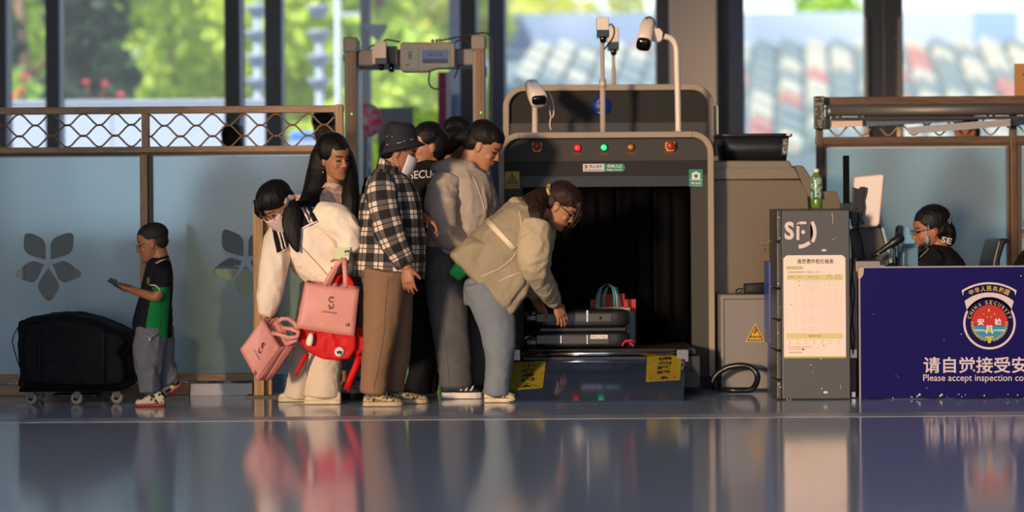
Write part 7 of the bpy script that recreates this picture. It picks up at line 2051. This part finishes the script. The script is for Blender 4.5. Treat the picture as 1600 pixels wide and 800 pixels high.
f.body.loft([(q[0], q[1] * .7, q[2] * .7) for q in R_], 16, sub=2)
slv = [(596, 280, -.17, 17, 17), (596, 300, -.21, 22, 21), (600, 330, -.23, 23, 21), (610, 365, -.235, 22, 19), (622, 392, -.235, 19, 17), (634, 413, -.235, 16, 15)]
R_ = [f.rg(r) for r in slv]; sl_ = MB(); sl_.loft(R_, 28, sub=6, ulen=.42); f.body.loft([(q[0], q[1] * .5, q[2] * .5) for q in R_], 14, sub=2)
slv2 = [(606, 282, .17, 17, 17), (618, 310, .21, 20, 20), (634, 336, .2, 18, 18), (652, 344, .14, 14, 14), (662, 340, .1, 12, 12)]
R_ = [f.rg(r) for r in slv2]; sl2 = MB(); sl2.loft(R_, 28, sub=6, ulen=.42); f.body.loft([(q[0], q[1] * .5, q[2] * .5) for q in R_], 14, sub=2)
f.limb([(634, 408, -.235, 8, 7), (637, 420, -.235, 7.5, 6.5)], None, 1)
f.hand(f.v(635, 417, -.235), Vector((.12, -.06, -1)), Vector((.3, .9, 0)), 1, 1.0, .3, .05, .25)
f.limb([(656, 343, .12, 8, 8), (664, 340, .09, 7.5, 7.5)], None, 1)
f.hand(f.v(664, 338, .08), Vector((.75, -.25, -.6)), Vector((-.5, .0, -.8)), -1, .95, .45, .03, .4)
for (pts, yo) in [([(604, 424, 0, 38, 40), (600, 450, 0, 33, 32), (597, 490, 0, 29, 27), (591, 540, 0, 24, 23), (586, 580, 0, 21, 21), (583, 614, 0, 20, 20)], -.1),
                  ([(614, 424, 0, 36, 40), (618, 450, 0, 27, 30), (624, 490, 0, 21, 26), (624, 540, 0, 18, 22), (620, 580, 0, 16, 20), (617, 611, 0, 15, 19)], .1)]:
    f.limb([(x, y, yo, a, b_) for x, y, _, a, b_ in pts], 'trousers', .6)
    f.limb([(pts[-1][0] - 0, 606, yo, 8.5, 8.5), (pts[-1][0] + 2, 624, yo, 8.5, 8.5)], None, 1)
M_leo = mat('slip_on_speckled', '#b9a585', .7, var=(70, '#2b241d', .09)); M_leos = mat('sole_pale', '#b39c78', .6)
for (hx, tx, yo) in [(568, 629, -.1), (610, 668, .08)]:
    a = f.v(hx, 628, yo); a.z = .002; b_ = f.v(tx, 628, yo); b_.z = .002; f.shoe(a, b_, .078, .043, [M_leo, M_leos], low=True)
f.finish(SKIN_T, {'trousers': cloth('trousers_taupe', '#84674f', 7, .03, .5)}, .004, {'trousers': dict(wr=[(.005, 5, 5), (.002, 14, 1)])})
for nm, mb in (('shirt', sh), ('sleeve', sl_), ('sleeve', sl2)):
    me_w = mb.mesh(); wrinkle(me_w, .010, 5, 8); wrinkle(me_w, .004, 13, 3); o = link_mesh(nm, me_w, pm_, f.root); f.ob.setdefault(nm, o)
mb = MB(); mb.loft([(f.v(609, 272, 0), 21 * s_, 26 * s_), (f.v(610, 262, 0), 19 * s_, 22 * s_), (f.v(607, 252, 0), 16 * s_, 19 * s_), (f.v(609, 264, 0), 22 * s_, 27 * s_)], 28, sub=4, ulen=.5, caps=False); f.part(mb, 'shirt_collar', pm_, shade='smooth')
mb = MB(); mb.loft([(f.v(634, 413, -.235), 17 * s_, 15.5 * s_), (f.v(629, 403, -.235), 18.5 * s_, 16.5 * s_)], 24, ulen=.42, sub=2); f.part(mb, 'cuff', pm_, shade='smooth')
mb = MB(); c = f.v(630, 408, -.31); mb.lathe([(.006, 0), (.005, .003)], c, (0, -1, 0), 12); f.part(mb, 'cuff_button', M_black)
seam(f, 'trousers', 'side_seam', [(607, 432), (603, 470), (600, 520), (592, 570), (583, 612)], mat('seam_brown', '#5c493c', .8), .0016, .001)
M_hat = mat('hat_dark', '#1d1a26', .85, bump=(90, .3, .002))
w, k = f.hw, f.hk
mb = MB(); c = f.v(627, 222, 0); tl_ = Vector((.12, 0, .99)).normalized(); a1 = Vector((.99, 0, -.12)); ax = (a1, Y_)
mb.loft([(f.v(629, 234, 0), 37 * s_, 37 * s_, (Vector((1, 0, .22)), Y_)), (f.v(628, 225, 0), 30 * s_, 32 * s_, (Vector((1, 0, .1)), Y_)), (f.v(627, 217, 0), 27 * s_, 29 * s_, ax), (f.v(626, 205, 0), 25.5 * s_, 28 * s_, ax), (f.v(626, 196, 0), 23 * s_, 25 * s_, ax), (f.v(626, 191.5, 0), 17 * s_, 19 * s_, ax)], 36, sub=3, dome=.05)
f.part(mb, 'bucket_hat', M_hat, voxel=.006, smooth=3, wr=[(.004, 9, 2)])
f.ob['hat'] = [o for o in f.root.children if o.name.startswith('bucket_hat')][0]
for pts in ([(604, 213), (606, 213)], [(612, 214), (614, 214)], [(603, 226), (607, 226.5)], [(620, 224), (628, 222.5)], [(630, 221), (633, 220)], [(641, 219), (647, 217)], [(650, 213), (652, 212)]):
    t = bvh(f.ob['hat']); q = [on_surface(t, x, y, .002) for x, y in pts]
    if all(q):
        mb = MB(); mb.tube(q, .0018, 5); mb.build('stitch', mat('stitch_white', '#b9b3bb', .6), f.ob['hat'])
mb = MB(); mb.ell(w(-.055, 0, .0), (.062 * k, .078 * k, .075 * k), f.hM, 20); f.part(mb, 'hair', HAIR, voxel=.006, smooth=2)
facemask(f, 0.0, mat('mask_grey', '#c9c6cc', .75)); 

# ------------------------------------------------------------------ 5 the standing guard
f = Fig('guard in black with white lettering across the back, standing between plaid and grey jackets', 664, .64)
M_unif = cloth('uniform_black', '#0e0f13', 8, .02, .5)
f.head(666, 228, 0, 205, 6, .258, lips=LIPR)
f.neck(667, 262, 0, 14)
f.limb([(667, 252, 0, 16, 18), (667, 262, 0, 40, 24), (667, 276, 0, 48, 32), (666, 320, 0, 45, 34), (664, 380, 0, 38, 32), (663, 425, 0, 40, 34)], 'uniform_jacket', .7)
f.limb([(628, 270, .0, 16, 16), (624, 310, .02, 16, 16), (628, 360, .0, 14, 14), (640, 400, .05, 12, 12)], 'uniform_jacket', .5)
f.limb([(706, 270, .0, 16, 16), (712, 310, .02, 16, 16), (708, 360, .0, 14, 14), (700, 405, .0, 12, 12)], 'uniform_jacket', .5)
f.limb([(700, 400, .0, 7, 7), (698, 412, -.02, 6, 6)], None, 1); f.hand(f.v(698, 410, 0), Vector((0, 0, -1)), Vector((-1, 0, 0)), 1, .95, .3)
f.limb([(640, 395, .05, 7, 7), (643, 408, .03, 6, 6)], None, 1); f.hand(f.v(643, 406, .03), Vector((0, 0, -1)), Vector((1, 0, 0)), -1, .95, .3)
f.limb([(663, 415, 0, 40, 36), (663, 440, 0, 40, 36)], 'uniform_trousers', .7)
f.limb([(650, 440, 0, 21, 24), (655, 500, 0, 20, 21), (660, 560, 0, 18, 19), (652, 610, 0, 21, 18)], 'uniform_trousers', .55)
f.limb([(678, 440, .05, 20, 24), (676, 500, .05, 18, 20), (672, 560, .05, 16, 17), (668, 610, .05, 16, 16)], 'uniform_trousers', .55)
for (hx, tx, yo) in [(660, 636, 0), (676, 654, .1)]:
    a = f.v(hx, 618, yo + .05); a.z = .002; b_ = f.v(tx, 618, yo + .2); b_.z = .002; f.shoe(a, b_, .09, .042, [mat('shoe_black', '#0c0b0c', .4), M_csole])
f.finish(SKIN, {'uniform_jacket': M_unif, 'uniform_trousers': M_unif}, .0045)
mb = MB(); f.hair_cap(mb, 1.08); w, k = f.hw, f.hk; mb.ell(w(-.055, 0, .01), (.088 * k, .09 * k, .105 * k), f.hM, 22); mb.ell(w(-.12, 0, -.02), (.04 * k, .05 * k, .045 * k), f.hM, 18); f.part(mb, 'hair', HAIR, voxel=.006, smooth=2, wr=[(.003, 22, 4)])
t = bvh(f.ob['uniform_jacket']); mb = MB()


def sec(u, v):
    x = 640 + 66 * u; y = 279.5 - 3.2 * u - 12.2 * v + 3.5 * (u - .5) ** 2
    q = on_surface(t, x, y, .004); return q if q is not None else f.v(x, y, -.12)


text_into(mb, 'SECURITY', sec, .012); link_mesh('back_lettering', mb.mesh(recalc=False), mat('letter_white', '#b9b6b2', .6), f.ob['uniform_jacket'])

# ------------------------------------------------------------------ 6 the woman in the grey hooded jacket
f = Fig('woman in a pale grey hooded jacket and grey jeans looking down to the right', 715, .38)
M_hood = cloth('hoodie_grey', '#a89a8e', 8, .03, .6); M_gj = cloth('jeans_grey', '#5e5b59', 30, .004, .4, var=(6, '#46484e', .3))
f.head(757, 229, -.02, -14, 30, .272)
f.neck(725, 272, 0, 18)
f.limb([(722, 258, 0, 20, 24), (722, 270, 0, 36, 42), (722, 288, 0, 48, 54), (723, 320, 0, 52, 56), (720, 355, 0, 48, 52), (706, 385, 0, 42, 48), (702, 396, 0, 41, 48)], 'hooded_jacket', .68)
f.limb([(700, 280, -.15, 22, 20), (691, 305, -.21, 24, 23), (689, 335, -.235, 24, 23), (698, 362, -.2, 22, 20), (716, 378, -.14, 19, 17), (738, 386, -.06, 15, 14), (756, 392, .0, 13, 12)], 'sleeve.1', .45)
f.limb([(748, 285, .16, 20, 18), (760, 315, .2, 20, 19), (768, 345, .18, 18, 17), (782, 372, .12, 15, 14), (796, 392, .08, 12, 12)], 'sleeve.2', .45)
f.limb([(754, 392, .0, 6.5, 6.5), (766, 397, .02, 6, 6)], None, 1); f.hand(f.v(764, 396, .02), Vector((1, 0, -.4)), Vector((0, .5, -1)), -1, .9, .5)
f.limb([(796, 392, .08, 6.5, 6.5), (804, 400, .08, 6, 6)], None, 1); f.hand(f.v(803, 399, .08), Vector((1, 0, -.6)), Vector((0, -.5, -1)), 1, .9, .5)
f.limb([(697, 385, 0, 36, 44), (698, 412, 0, 37, 44)], 'jeans', .7)
for (pts, yo) in [([(697, 400, 0, 35, 30), (697, 440, 0, 33, 29), (702, 490, 0, 31, 27), (707, 540, 0, 28, 25), (711, 575, 0, 26, 24), (712, 603, 0, 25, 25)], -.09), ([(712, 400, 0, 30, 30), (722, 440, 0, 30, 28), (735, 490, 0, 26, 26), (744, 540, 0, 22, 24), (746, 575, 0, 20, 22), (745, 600, 0, 20, 22)], .12)]:
    f.limb([(x, y, yo, a, b_) for x, y, _, a, b_ in pts], 'jeans', .55)
M_bk = mat('skate_shoe_black', '#131318', .6); M_plat = mat('platform_white', '#cdc3b4', .5)
for (hx, tx, yo) in [(691, 753, -.09), (727, 785, .12)]:
    a = f.v(hx, 628, yo); a.z = .002; b_ = f.v(tx, 628, yo); b_.z = .002; o_ = f.shoe(a, b_, .092, .044, [M_bk, M_plat], sole=.036)
    if yo < 0:
        mb = MB()
        for i in range(3):
            x = tx - 34 + i * 8; mb.slab([[f.v(x + 3.5, 602.5, -.137), f.v(x + 6, 603, -.137)], [f.v(x - 1, 610.5, -.139), f.v(x + 1.8, 611, -.139)]], .002)
        mb.build('side_stripe', M_plat, o_)
f.finish(SKIN, {'hooded_jacket': M_hood, 'jeans': M_gj}, .0038, {'sleeve': dict(wr=[(.009, 6, 31, (1, 1, .6)), (.006, 11, 3)], smooth=3), 'hooded_jacket': dict(wr=[(.010, 4.5, 11, (1.2, 1, .6)), (.0065, 9, 3)]), 'jeans': dict(wr=[(.006, 6, 5), (.003, 14, 1)])})
mb = MB(); f.hair_cap(mb, 1.06); w, k = f.hw, f.hk; mb.ell(w(-.012, 0, .058), (.098 * k, .080 * k, .078 * k), f.hM, 22); mb.ell(w(-.105, 0, .0), (.05 * k, .055 * k, .055 * k), f.hM, 20); mb.loft([(w(-.11, 0, .02), .04 * k, .045 * k), (w(-.15, -.01, -.04), .035 * k, .04 * k), (w(-.15, -.01, -.10), .02 * k, .025 * k)], 16, sub=3); f.part(mb, 'hair', HAIR, voxel=.006, smooth=2, wr=[(.003, 22, 4)])
mb = MB(); mb.loft([(f.v(734, 282, 0), 22 * f.s, 34 * f.s, (Vector((1, 0, .7)), Y_)), (f.v(716, 266, 0), 34 * f.s, 42 * f.s, (Vector((1, 0, .35)), Y_)), (f.v(700, 258, 0), 28 * f.s, 36 * f.s, (Vector((1, 0, .3)), Y_)), (f.v(690, 252, 0), 17 * f.s, 26 * f.s, (Vector((1, 0, .3)), Y_))], 28, sub=3)
f.part(mb, 'hood', M_hood, voxel=.008, smooth=5, wr=[(.006, 6, 2), (.002, 15, 5)])
seam(f, 'hooded_jacket', 'zip', [(738, 275), (746, 292), (753, 312), (758, 335)], mat('zip_pale', '#c4b8ad', .5), .003, .002)
seam(f, 'jeans', 'side_seam', [(687, 402), (688, 450), (694, 520), (700, 570), (703, 612)], mat('seam_slate', '#4a4e56', .8), .002, .001)
# ------------------------------------------------------------------ 7 the woman in the cream jacket
f = Fig('woman in a translucent cream jacket and light jeans leaning over the suitcase, ponytail with scrunchie', 775, .08)
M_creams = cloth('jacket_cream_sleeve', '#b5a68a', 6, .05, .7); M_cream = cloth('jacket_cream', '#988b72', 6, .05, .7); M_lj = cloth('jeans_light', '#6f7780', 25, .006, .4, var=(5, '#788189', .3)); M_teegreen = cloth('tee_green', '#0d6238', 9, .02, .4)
f.head(877, 323, .0, -12, 40, .258)
f.neck(838, 330, .0, 15)
f.limb([(843, 336, 0, 22, 26), (832, 340, 0, 38, 46), (812, 360, 0, 46, 58), (788, 388, 0, 50, 60), (764, 412, 0, 52, 58), (748, 424, 0, 44, 52)], 'jacket', 0)
f.limb([(838, 336, 0, 18, 22), (810, 362, 0, 36, 48), (780, 400, 0, 38, 46), (752, 440, 0, 36, 44)], None, .8)
f.c('jacket').pprism([(702, 399), (735, 372), (800, 385), (828, 440), (827, 452), (798, 493), (748, 444)], f.Y - .16, f.Y + .16, bev=.02)
f.c('jacket').pprism([(704, 400), (735, 376), (800, 385), (822, 440), (790, 484), (748, 444)], f.Y - .20, f.Y + .20, bev=.03)
f.limb([(838, 352, -.16, 24, 24), (834, 380, -.21, 26, 24), (834, 410, -.2, 23, 22), (845, 438, -.05, 19, 18), (858, 458, .12, 15, 14), (865, 470, .24, 11, 10.5)], 'sleeve.1', .45)
f.limb([(846, 352, .16, 22, 22), (842, 400, .26, 20, 20), (834, 440, .36, 16, 16), (830, 462, .42, 11, 11)], 'sleeve.2', .45)
f.limb([(863, 466, .22, 7.5, 7), (869, 476, .29, 6.8, 6.2)], None, 1)
f.hand(f.v(868, 473, .28), Vector((.40, .12, -.9)), Vector((-.5, .8, -.25)), 1, 1.0, (.3, .26, .24, .3), .07, .3)
f.limb([(830, 458, .42, 7, 7), (835, 468, .43, 6, 6)], None, 1)
f.hand(f.v(834, 466, .43), Vector((.55, 0, -.8)), Vector((-.4, -.6, -.5)), -1, .95, .3, .06, .3)
f.limb([(750, 430, 0, 26, 44), (757, 446, 0, 34, 46), (762, 468, 0, 37, 44)], 'jeans', .7)
for (pts, yo) in [([(757, 440, 0, 33, 30), (769, 480, 0, 31, 27), (778, 520, 0, 27, 25), (780, 560, 0, 22, 23), (777, 590, 0, 20, 22), (776, 616, 0, 20, 23)], -.09), ([(762, 440, 0, 33, 30), (776, 490, 0, 28, 26), (782, 540, 0, 22, 24), (782, 580, 0, 19, 22), (780, 612, 0, 19, 22)], .12)]:
    f.limb([(x, y, yo, a, b_) for x, y, _, a, b_ in pts], 'jeans', .55)
M_cowshoe = mat('shoe_blotched', '#d8c6a6', .6, var=(30, '#4a3420', .03))
for (hx, tx, yo) in [(757, 806, -.09), (757, 808, .12)]:
    a = f.v(hx, 626, yo); a.z = .002; b_ = f.v(tx, 626, yo); b_.z = .002; f.shoe(a, b_, .088, .044, [M_cowshoe, M_wsole])
f.limb([(738, 420, 0, 29, 47, (Vector((.75, 0, .65)), Y_)), (727, 412, 0, 30, 48, (Vector((.75, 0, .65)), Y_)), (722, 408, 0, 29, 47, (Vector((.75, 0, .65)), Y_))], 'undershirt', 0)
f.finish(SKIN, {'jacket': M_cream, 'sleeve.1': M_creams, 'sleeve.2': M_creams, 'jeans': M_lj, 'undershirt': M_teegreen}, .0038, {'sleeve': dict(wr=[(.009, 6, 41, (1, 1, .6)), (.006, 11, 3)], smooth=3), 'jacket': dict(wr=[(.010, 4, 21, (1, 1, .7)), (.006, 9, 8)], smooth=3), 'jeans': dict(wr=[(.006, 6, 5), (.003, 14, 1)]), 'undershirt': dict(wr=[(.003, 8, 1)])})
mb = MB(); f.hair_cap(mb, 1.05); w, k = f.hw, f.hk; mb.ell(w(-.01, 0, .058), (.098 * k, .082 * k, .078 * k), f.hM, 22)
mb.loft([(f.v(x, y, yo), a * f.s, b_ * f.s) for x, y, yo, a, b_ in [(864, 300, -.01, 9, 10), (856, 302, -.02, 9, 9), (844, 308, -.04, 15, 14), (836, 320, -.08, 18, 14), (836, 333, -.14, 15, 10), (842, 343, -.17, 8, 7), (847, 350, -.17, 3, 3)]], 18, sub=3)
mb.loft([(f.v(x, y, yo), a * f.s, b_ * f.s) for x, y, yo, a, b_ in [(848, 305, -.02, 8, 10), (830, 308, -.04, 8, 10), (816, 312, -.05, 3, 4)]], 14, sub=3)
for sg in (-1, 1): mb.loft([(w(.075, sg * .03, .09), .012 * k, .018 * k), (w(.104, sg * .05, .04), .009 * k, .014 * k), (w(.116, sg * .055, -.02), .006 * k, .010 * k), (w(.115, sg * .05, -.07), .003 * k, .004 * k)], 12, sub=2)
f.part(mb, 'hair', HAIRB, voxel=.0055, smooth=2, wr=[(.004, 22, 4)])
mb = MB(); c = f.v(858, 300, -.02)
for i in range(7):
    a = i * 2 * math.pi / 7; mb.ell(c + Vector((.012 * math.cos(a) * .5, .035 * math.cos(a), .035 * math.sin(a))), (.016, .017, .017), n=12)
f.part(mb, 'scrunchie', mat('scrunchie_print', '#3a4436', .5, var=(55, '#c9b060', .08)), voxel=.005, smooth=2, wr=[(.003, 30, 2)])
glasses(f, M_framed)
seamc = mat('jacket_piping', '#e0cfb2', .6)
stripe(f, 'jacket', 'back_tape', [(757, 346), (763, 340), (806, 387), (800, 391)], seamc, .009, .004, (3, 16))
seam(f, 'jacket', 'piping', [(811, 328), (814, 345), (813, 362), (832, 371), (850, 376), (856, 380)], seamc, .003, .002)
seam(f, 'jacket', 'piping', [(752, 432), (780, 420), (800, 404), (808, 392)], seamc, .0025, .001)
seam(f, 'jacket', 'pocket_seam', [(780, 440), (790, 434), (806, 428), (820, 424)], seamc, .0025, .001)
mb = MB(); mb.loft([(f.v(842, 342, 0), 25 * f.s, 30 * f.s, (Vector((.5, 0, -.86)), Y_)), (f.v(822, 326, 0), 24 * f.s, 34 * f.s, (Vector((.65, 0, -.76)), Y_)), (f.v(803, 322, 0), 12 * f.s, 28 * f.s, (Vector((.65, 0, -.76)), Y_))], 26, sub=3); f.part(mb, 'hood', M_creams, voxel=.008, smooth=4, wr=[(.006, 6, 2), (.002, 15, 5)])
mb = MB(); mb.loft([(f.v(861, 463.5, .19), 12.6 * f.s, 12 * f.s), (f.v(866, 472, .255), 12 * f.s, 11.5 * f.s)], 20, sub=2); f.part(mb, 'cuff', M_creams, shade='smooth')

# ------------------------------------------------------------------ 8 the seated guard
Y8 = .78
f = Fig('seated guard in black behind the blue desk, chin on hand, grey hair claw', 1455, Y8)
f.head(1452, 360, 0, 186, 8, .262)
f.neck(1472, 398, 0, 15)
f.limb([(1470, 385, 0, 17, 20), (1468, 396, 0, 34, 44), (1464, 412, 0, 46, 54), (1460, 440, 0, 48, 54), (1462, 470, 0, 44, 48), (1466, 490, 0, 42, 48)], 'uniform_jacket', .7)
f.limb([(1462, 402, -.15, 20, 20), (1440, 420, -.2, 20, 18), (1418, 432, -.2, 17, 16), (1424, 418, -.14, 14, 13), (1430, 408, -.1, 11, 10)], 'uniform_jacket', .4)
f.limb([(1466, 402, .16, 20, 20), (1450, 440, .22, 18, 18), (1430, 462, .16, 14, 14), (1400, 452, .08, 12, 12)], 'uniform_jacket', .4)
f.limb([(1428, 411, -.12, 7, 7), (1433, 402, -.09, 6.5, 6.5)], None, 1)
f.hand(f.v(1431, 404, -.1), Vector((.25, .35, .9)), Vector((.9, .2, -.2)), 1, .9, (.9, .9, .9, .9), .02, .5)
f.limb([(1400, 452, .08, 7, 7), (1390, 450, .06, 6, 6)], None, 1); f.hand(f.v(1391, 450, .06), Vector((-1, -.2, -.1)), Vector((0, 0, -1)), 1, .9, .3)
f.limb([(1474, 490, 0, 32, 52), (1440, 498, 0, 30, 50)], 'uniform_trousers', .7)
for yo in (-.11, .11):
    f.limb([(1460, 508, yo, 26, 26), (1410, 506, yo, 22, 23), (1374, 505, yo, 20, 21), (1370, 530, yo, 18, 19), (1372, 590, yo, 15, 16)], 'uniform_trousers', .6)
    a = f.v(1380, 606, yo); a.z = .002; b_ = f.v(1318, 606, yo); b_.z = .002
    b_.x = a.x - .25; f.shoe(a, b_, .09, .043, [mat('shoe_black', '#0c0b0c', .4), M_csole])
f.finish(SKIN_T, {'uniform_jacket': M_unif, 'uniform_trousers': M_unif}, .004)
mb = MB(); f.hair_cap(mb, 1.08); w, k = f.hw, f.hk; mb.ell(w(-.03, 0, .06), (.108 * k, .088 * k, .088 * k), f.hM, 22); mb.loft([(f.v(1472, 352, 0), 15 * f.s, 18 * f.s), (f.v(1481, 364, 0), 13 * f.s, 15 * f.s), (f.v(1483, 378, 0), 9 * f.s, 11 * f.s), (f.v(1481, 384, 0), 4 * f.s, 6 * f.s)], 18, sub=3); f.part(mb, 'hair', HAIR, voxel=.006, smooth=2, wr=[(.003, 22, 4)])
glasses(f, M_framed)
mb = MB()
for (x, dx) in ((1476, 2), (1480, 4), (1484, 2)): mb.tube([f.v(x, 350, -.06), f.v(x + dx, 337, -.04), f.v(x + 3, 341, .0), f.v(x + 2, 354, -.05)], .0028, 6, sub=3)
f.part(mb, 'hair_claw', mat('claw_grey', '#8c8c90', .3))
mb = MB(); mb.slab([[f.v(1446, 370, -.075), f.v(1451, 368, -.08)], [f.v(1445, 378, -.075), f.v(1452, 376, -.085)], [f.v(1448, 384, -.07), f.v(1450, 383, -.08)]], .004); mk = f.part(mb, 'face_mask', mat('mask_blue', '#7fa0ac', .7))
mb = MB(); mb.tube([f.v(1449, 369, -.08), f.v(1447, 358, -.085), f.v(1450, 352, -.088), f.v(1452, 360, -.085)], .0014, 5, sub=3); mb.build('ear_loop', M_mask, mk)
t = bvh(f.ob['uniform_jacket']); mb = MB()
for a, b_ in (((1430, 401), (1448, 386)), ((1435, 405), (1451, 390)), ((1430, 401), (1435, 405)), ((1448, 386), (1451, 390))):
    q = [on_surface(t, a[0] + (b_[0] - a[0]) * i / 6, a[1] + (b_[1] - a[1]) * i / 6, .004) for i in range(7)]; q = [p for p in q if p is not None]
    if len(q) > 2: mb.tube(q, .0022, 5)
if len(mb.bm.verts): mb.build('sleeve_badge_edge', mat('letter_white', '#b9b6b2', .6), f.ob['uniform_jacket'])
mb = MB()


def sec2(u, v):
    x = 1470 + 16 * u + 2 * v; y = 378 - 9 * v + 4 * u; q = on_surface(t, x, y, .005); return q if q is not None else f.v(x, y, -.1)


text_into(mb, 'SE', sec2, .02); link_mesh('back_lettering', mb.mesh(recalc=False), mat('letter_white', '#b9b6b2', .6), f.ob['uniform_jacket'])


# ------------------------------------------------------------------ people further back
def stander(label, px, crown, Y, yaw, top, low, hair='short', group='people waiting behind the partitions', skin=SKIN_T, pitch=4, pony=False, k=.96):
    f = Fig(label, px, Y, group); s = f.s
    X = P(px, 400, Y).x; H = P(px, crown, Y).z; g = H / 1.70
    F = Vector((math.cos(R(yaw)), math.sin(R(yaw)), 0)); Sd = Vector((-F.y, F.x, 0))
    def w(fd, sd, z): return Vector((X, Y, 0)) + (F * fd + Sd * sd) * g + Z_ * z * g
    hc = w(.0, 0, 1.565); q = PX(hc); f.head(q[0], q[1], hc.y - Y, yaw, pitch, k * g)
    f.body.loft([(f.hw(-.03, 0, -.05), .055 * g, .055 * g), (w(-.02, 0, 1.38), .065 * g, .065 * g)], 16)
    ax = (F, Sd)
    rows = [(1.44, .07, .08), (1.40, .10, .16), (1.34, .12, .20), (1.15, .125, .19), (.98, .115, .17), (.86, .125, .19)]
    f.c('top').loft([(w(-.01, 0, z), a * g, b_ * g, ax) for z, a, b_ in rows], 22, sub=3, dome=.3); f.body.loft([(w(-.01, 0, z), a * g * .7, b_ * g * .7, ax) for z, a, b_ in rows], 14)
    for sg in (-1, 1):
        arm = [(0, .19, 1.37, .06), (-.01, .235, 1.2, .055), (.0, .245, 1.06, .05), (.05, .235, .90, .042)]
        f.c('top').loft([(w(a, b_ * sg, z), r * g, r * g) for a, b_, z, r in arm], 16, sub=3, dome=.3); f.body.loft([(w(a, b_ * sg, z), r * g * .5, r * g * .5) for a, b_, z, r in arm], 12)
        f.hand(w(.055, .232 * sg, .885), Vector((F.x * .15, F.y * .15, -1)), -Sd * sg, sg, .95 * g, .3)
        leg = [(0, .09, .90, .10), (0, .095, .7, .085), (.01, .095, .48, .07), (-.01, .095, .2, .062), (-.02, .095, .08, .062)]
        f.c('trousers').loft([(w(a, b_ * sg, z), r * g, r * g) for a, b_, z, r in leg], 16, sub=3); f.body.loft([(w(a, b_ * sg, z), r * g * .6, r * g * .6) for a, b_, z, r in leg], 12)
        f.shoe(w(-.08, .095 * sg, .003), w(.18, .10 * sg, .003), .085, .042, [mat('shoe_black', '#0c0b0c', .4), M_plat])
    f.finish(skin, {'top': top, 'trousers': low}, .007, {'top': dict(voxel=.012, smooth=3), 'trousers': dict(voxel=.012, smooth=3)})
    mb = MB(); f.hair_cap(mb, 1.04); kk_ = f.hk; mb.ell(f.hw(-.01, 0, .06), (.1 * kk_, .085 * kk_, .085 * kk_), f.hM, 20)
    if pony: mb.loft([(f.hw(-.11, 0, .03), .035 * kk_, .04 * kk_), (f.hw(-.14, 0, -.03), .04 * kk_, .04 * kk_), (f.hw(-.12, 0, -.12), .02 * kk_, .025 * kk_)], 14, sub=2)
    if hair == 'short':
        rng = random.Random(px)
        for _ in range(26):
            a = rng.random() * 6.28; e = rng.uniform(.2, 1.3); d = Vector((math.cos(a) * math.cos(e), math.sin(a) * math.cos(e), math.sin(e)))
            p0 = f.hc + f.hM @ (Vector((-.02, 0, .055)) * kk_) + Vector((d.x * .085, d.y * .08, d.z * .078)) * kk_; mb.tube([p0, p0 + d * .018 * kk_ + Vector((0, 0, .004))], [.008, .002], 5)
    f.part(mb, 'hair', HAIR, voxel=.008, smooth=1)
    return f


M_dk = cloth('top_charcoal', '#16171c', 8, .02, .5); M_dt = cloth('trousers_dark', '#15161b', 8, .02, .5); M_gt = cloth('top_grey', '#4b4f58', 8, .02, .5); M_bt = cloth('trousers_beige', '#a8926f', 8, .02, .5)
stander('black-haired head showing behind the lattice left of the gate, nearest the second mullion', 365, 191, 3.5, 90, M_dk, M_dt)
stander('man behind the lattice right end, dark hair over a lowered face, beside the gate', 508, 170, 3.5, 250, M_gt, M_dt, pitch=14)
stander('tall dark-haired person standing behind the grey hooded woman, nearest the gate right post', 718, 182, 1.62, 20, M_dk, M_dt)
stander('person whose dark hair and ear show just behind the grey hooded woman’s head', 716, 197, 1.12, 10, M_gt, M_bt, hair='smooth')
stander('person in dark clothes hidden behind the bucket hat, one shoulder beside the gate', 629, 203, 1.3, 90, M_dk, M_dt, hair='smooth')
stander('dark-haired man behind the right partition, half hidden by the tilted aluminium bars', 1510, 178, 4.2, 215, M_gt, M_dt, pitch=10)
# a second guard on a chair of their own at the photo edge: the same uniform, copied part by part


def copy_tree(o, label, dx, parent=None):
    c = o.copy(); col.objects.link(c)
    if parent is None: c.location.x += dx; c['label'] = label
    else: c.parent = parent
    for ch in list(o.children): copy_tree(ch, None, 0, c)
    return c


guard = [o for o in col.objects if o.get('label', '').startswith('seated guard in black')][0]
seat_ = [o for o in col.objects if o.get('label', '').startswith('black office chair back')][0]
copy_tree(guard, 'seated person in black at the right photo edge behind the blue desk', 172 * S(.78))
copy_tree(seat_, 'office chair of the person at the right photo edge', 172 * S(.78))
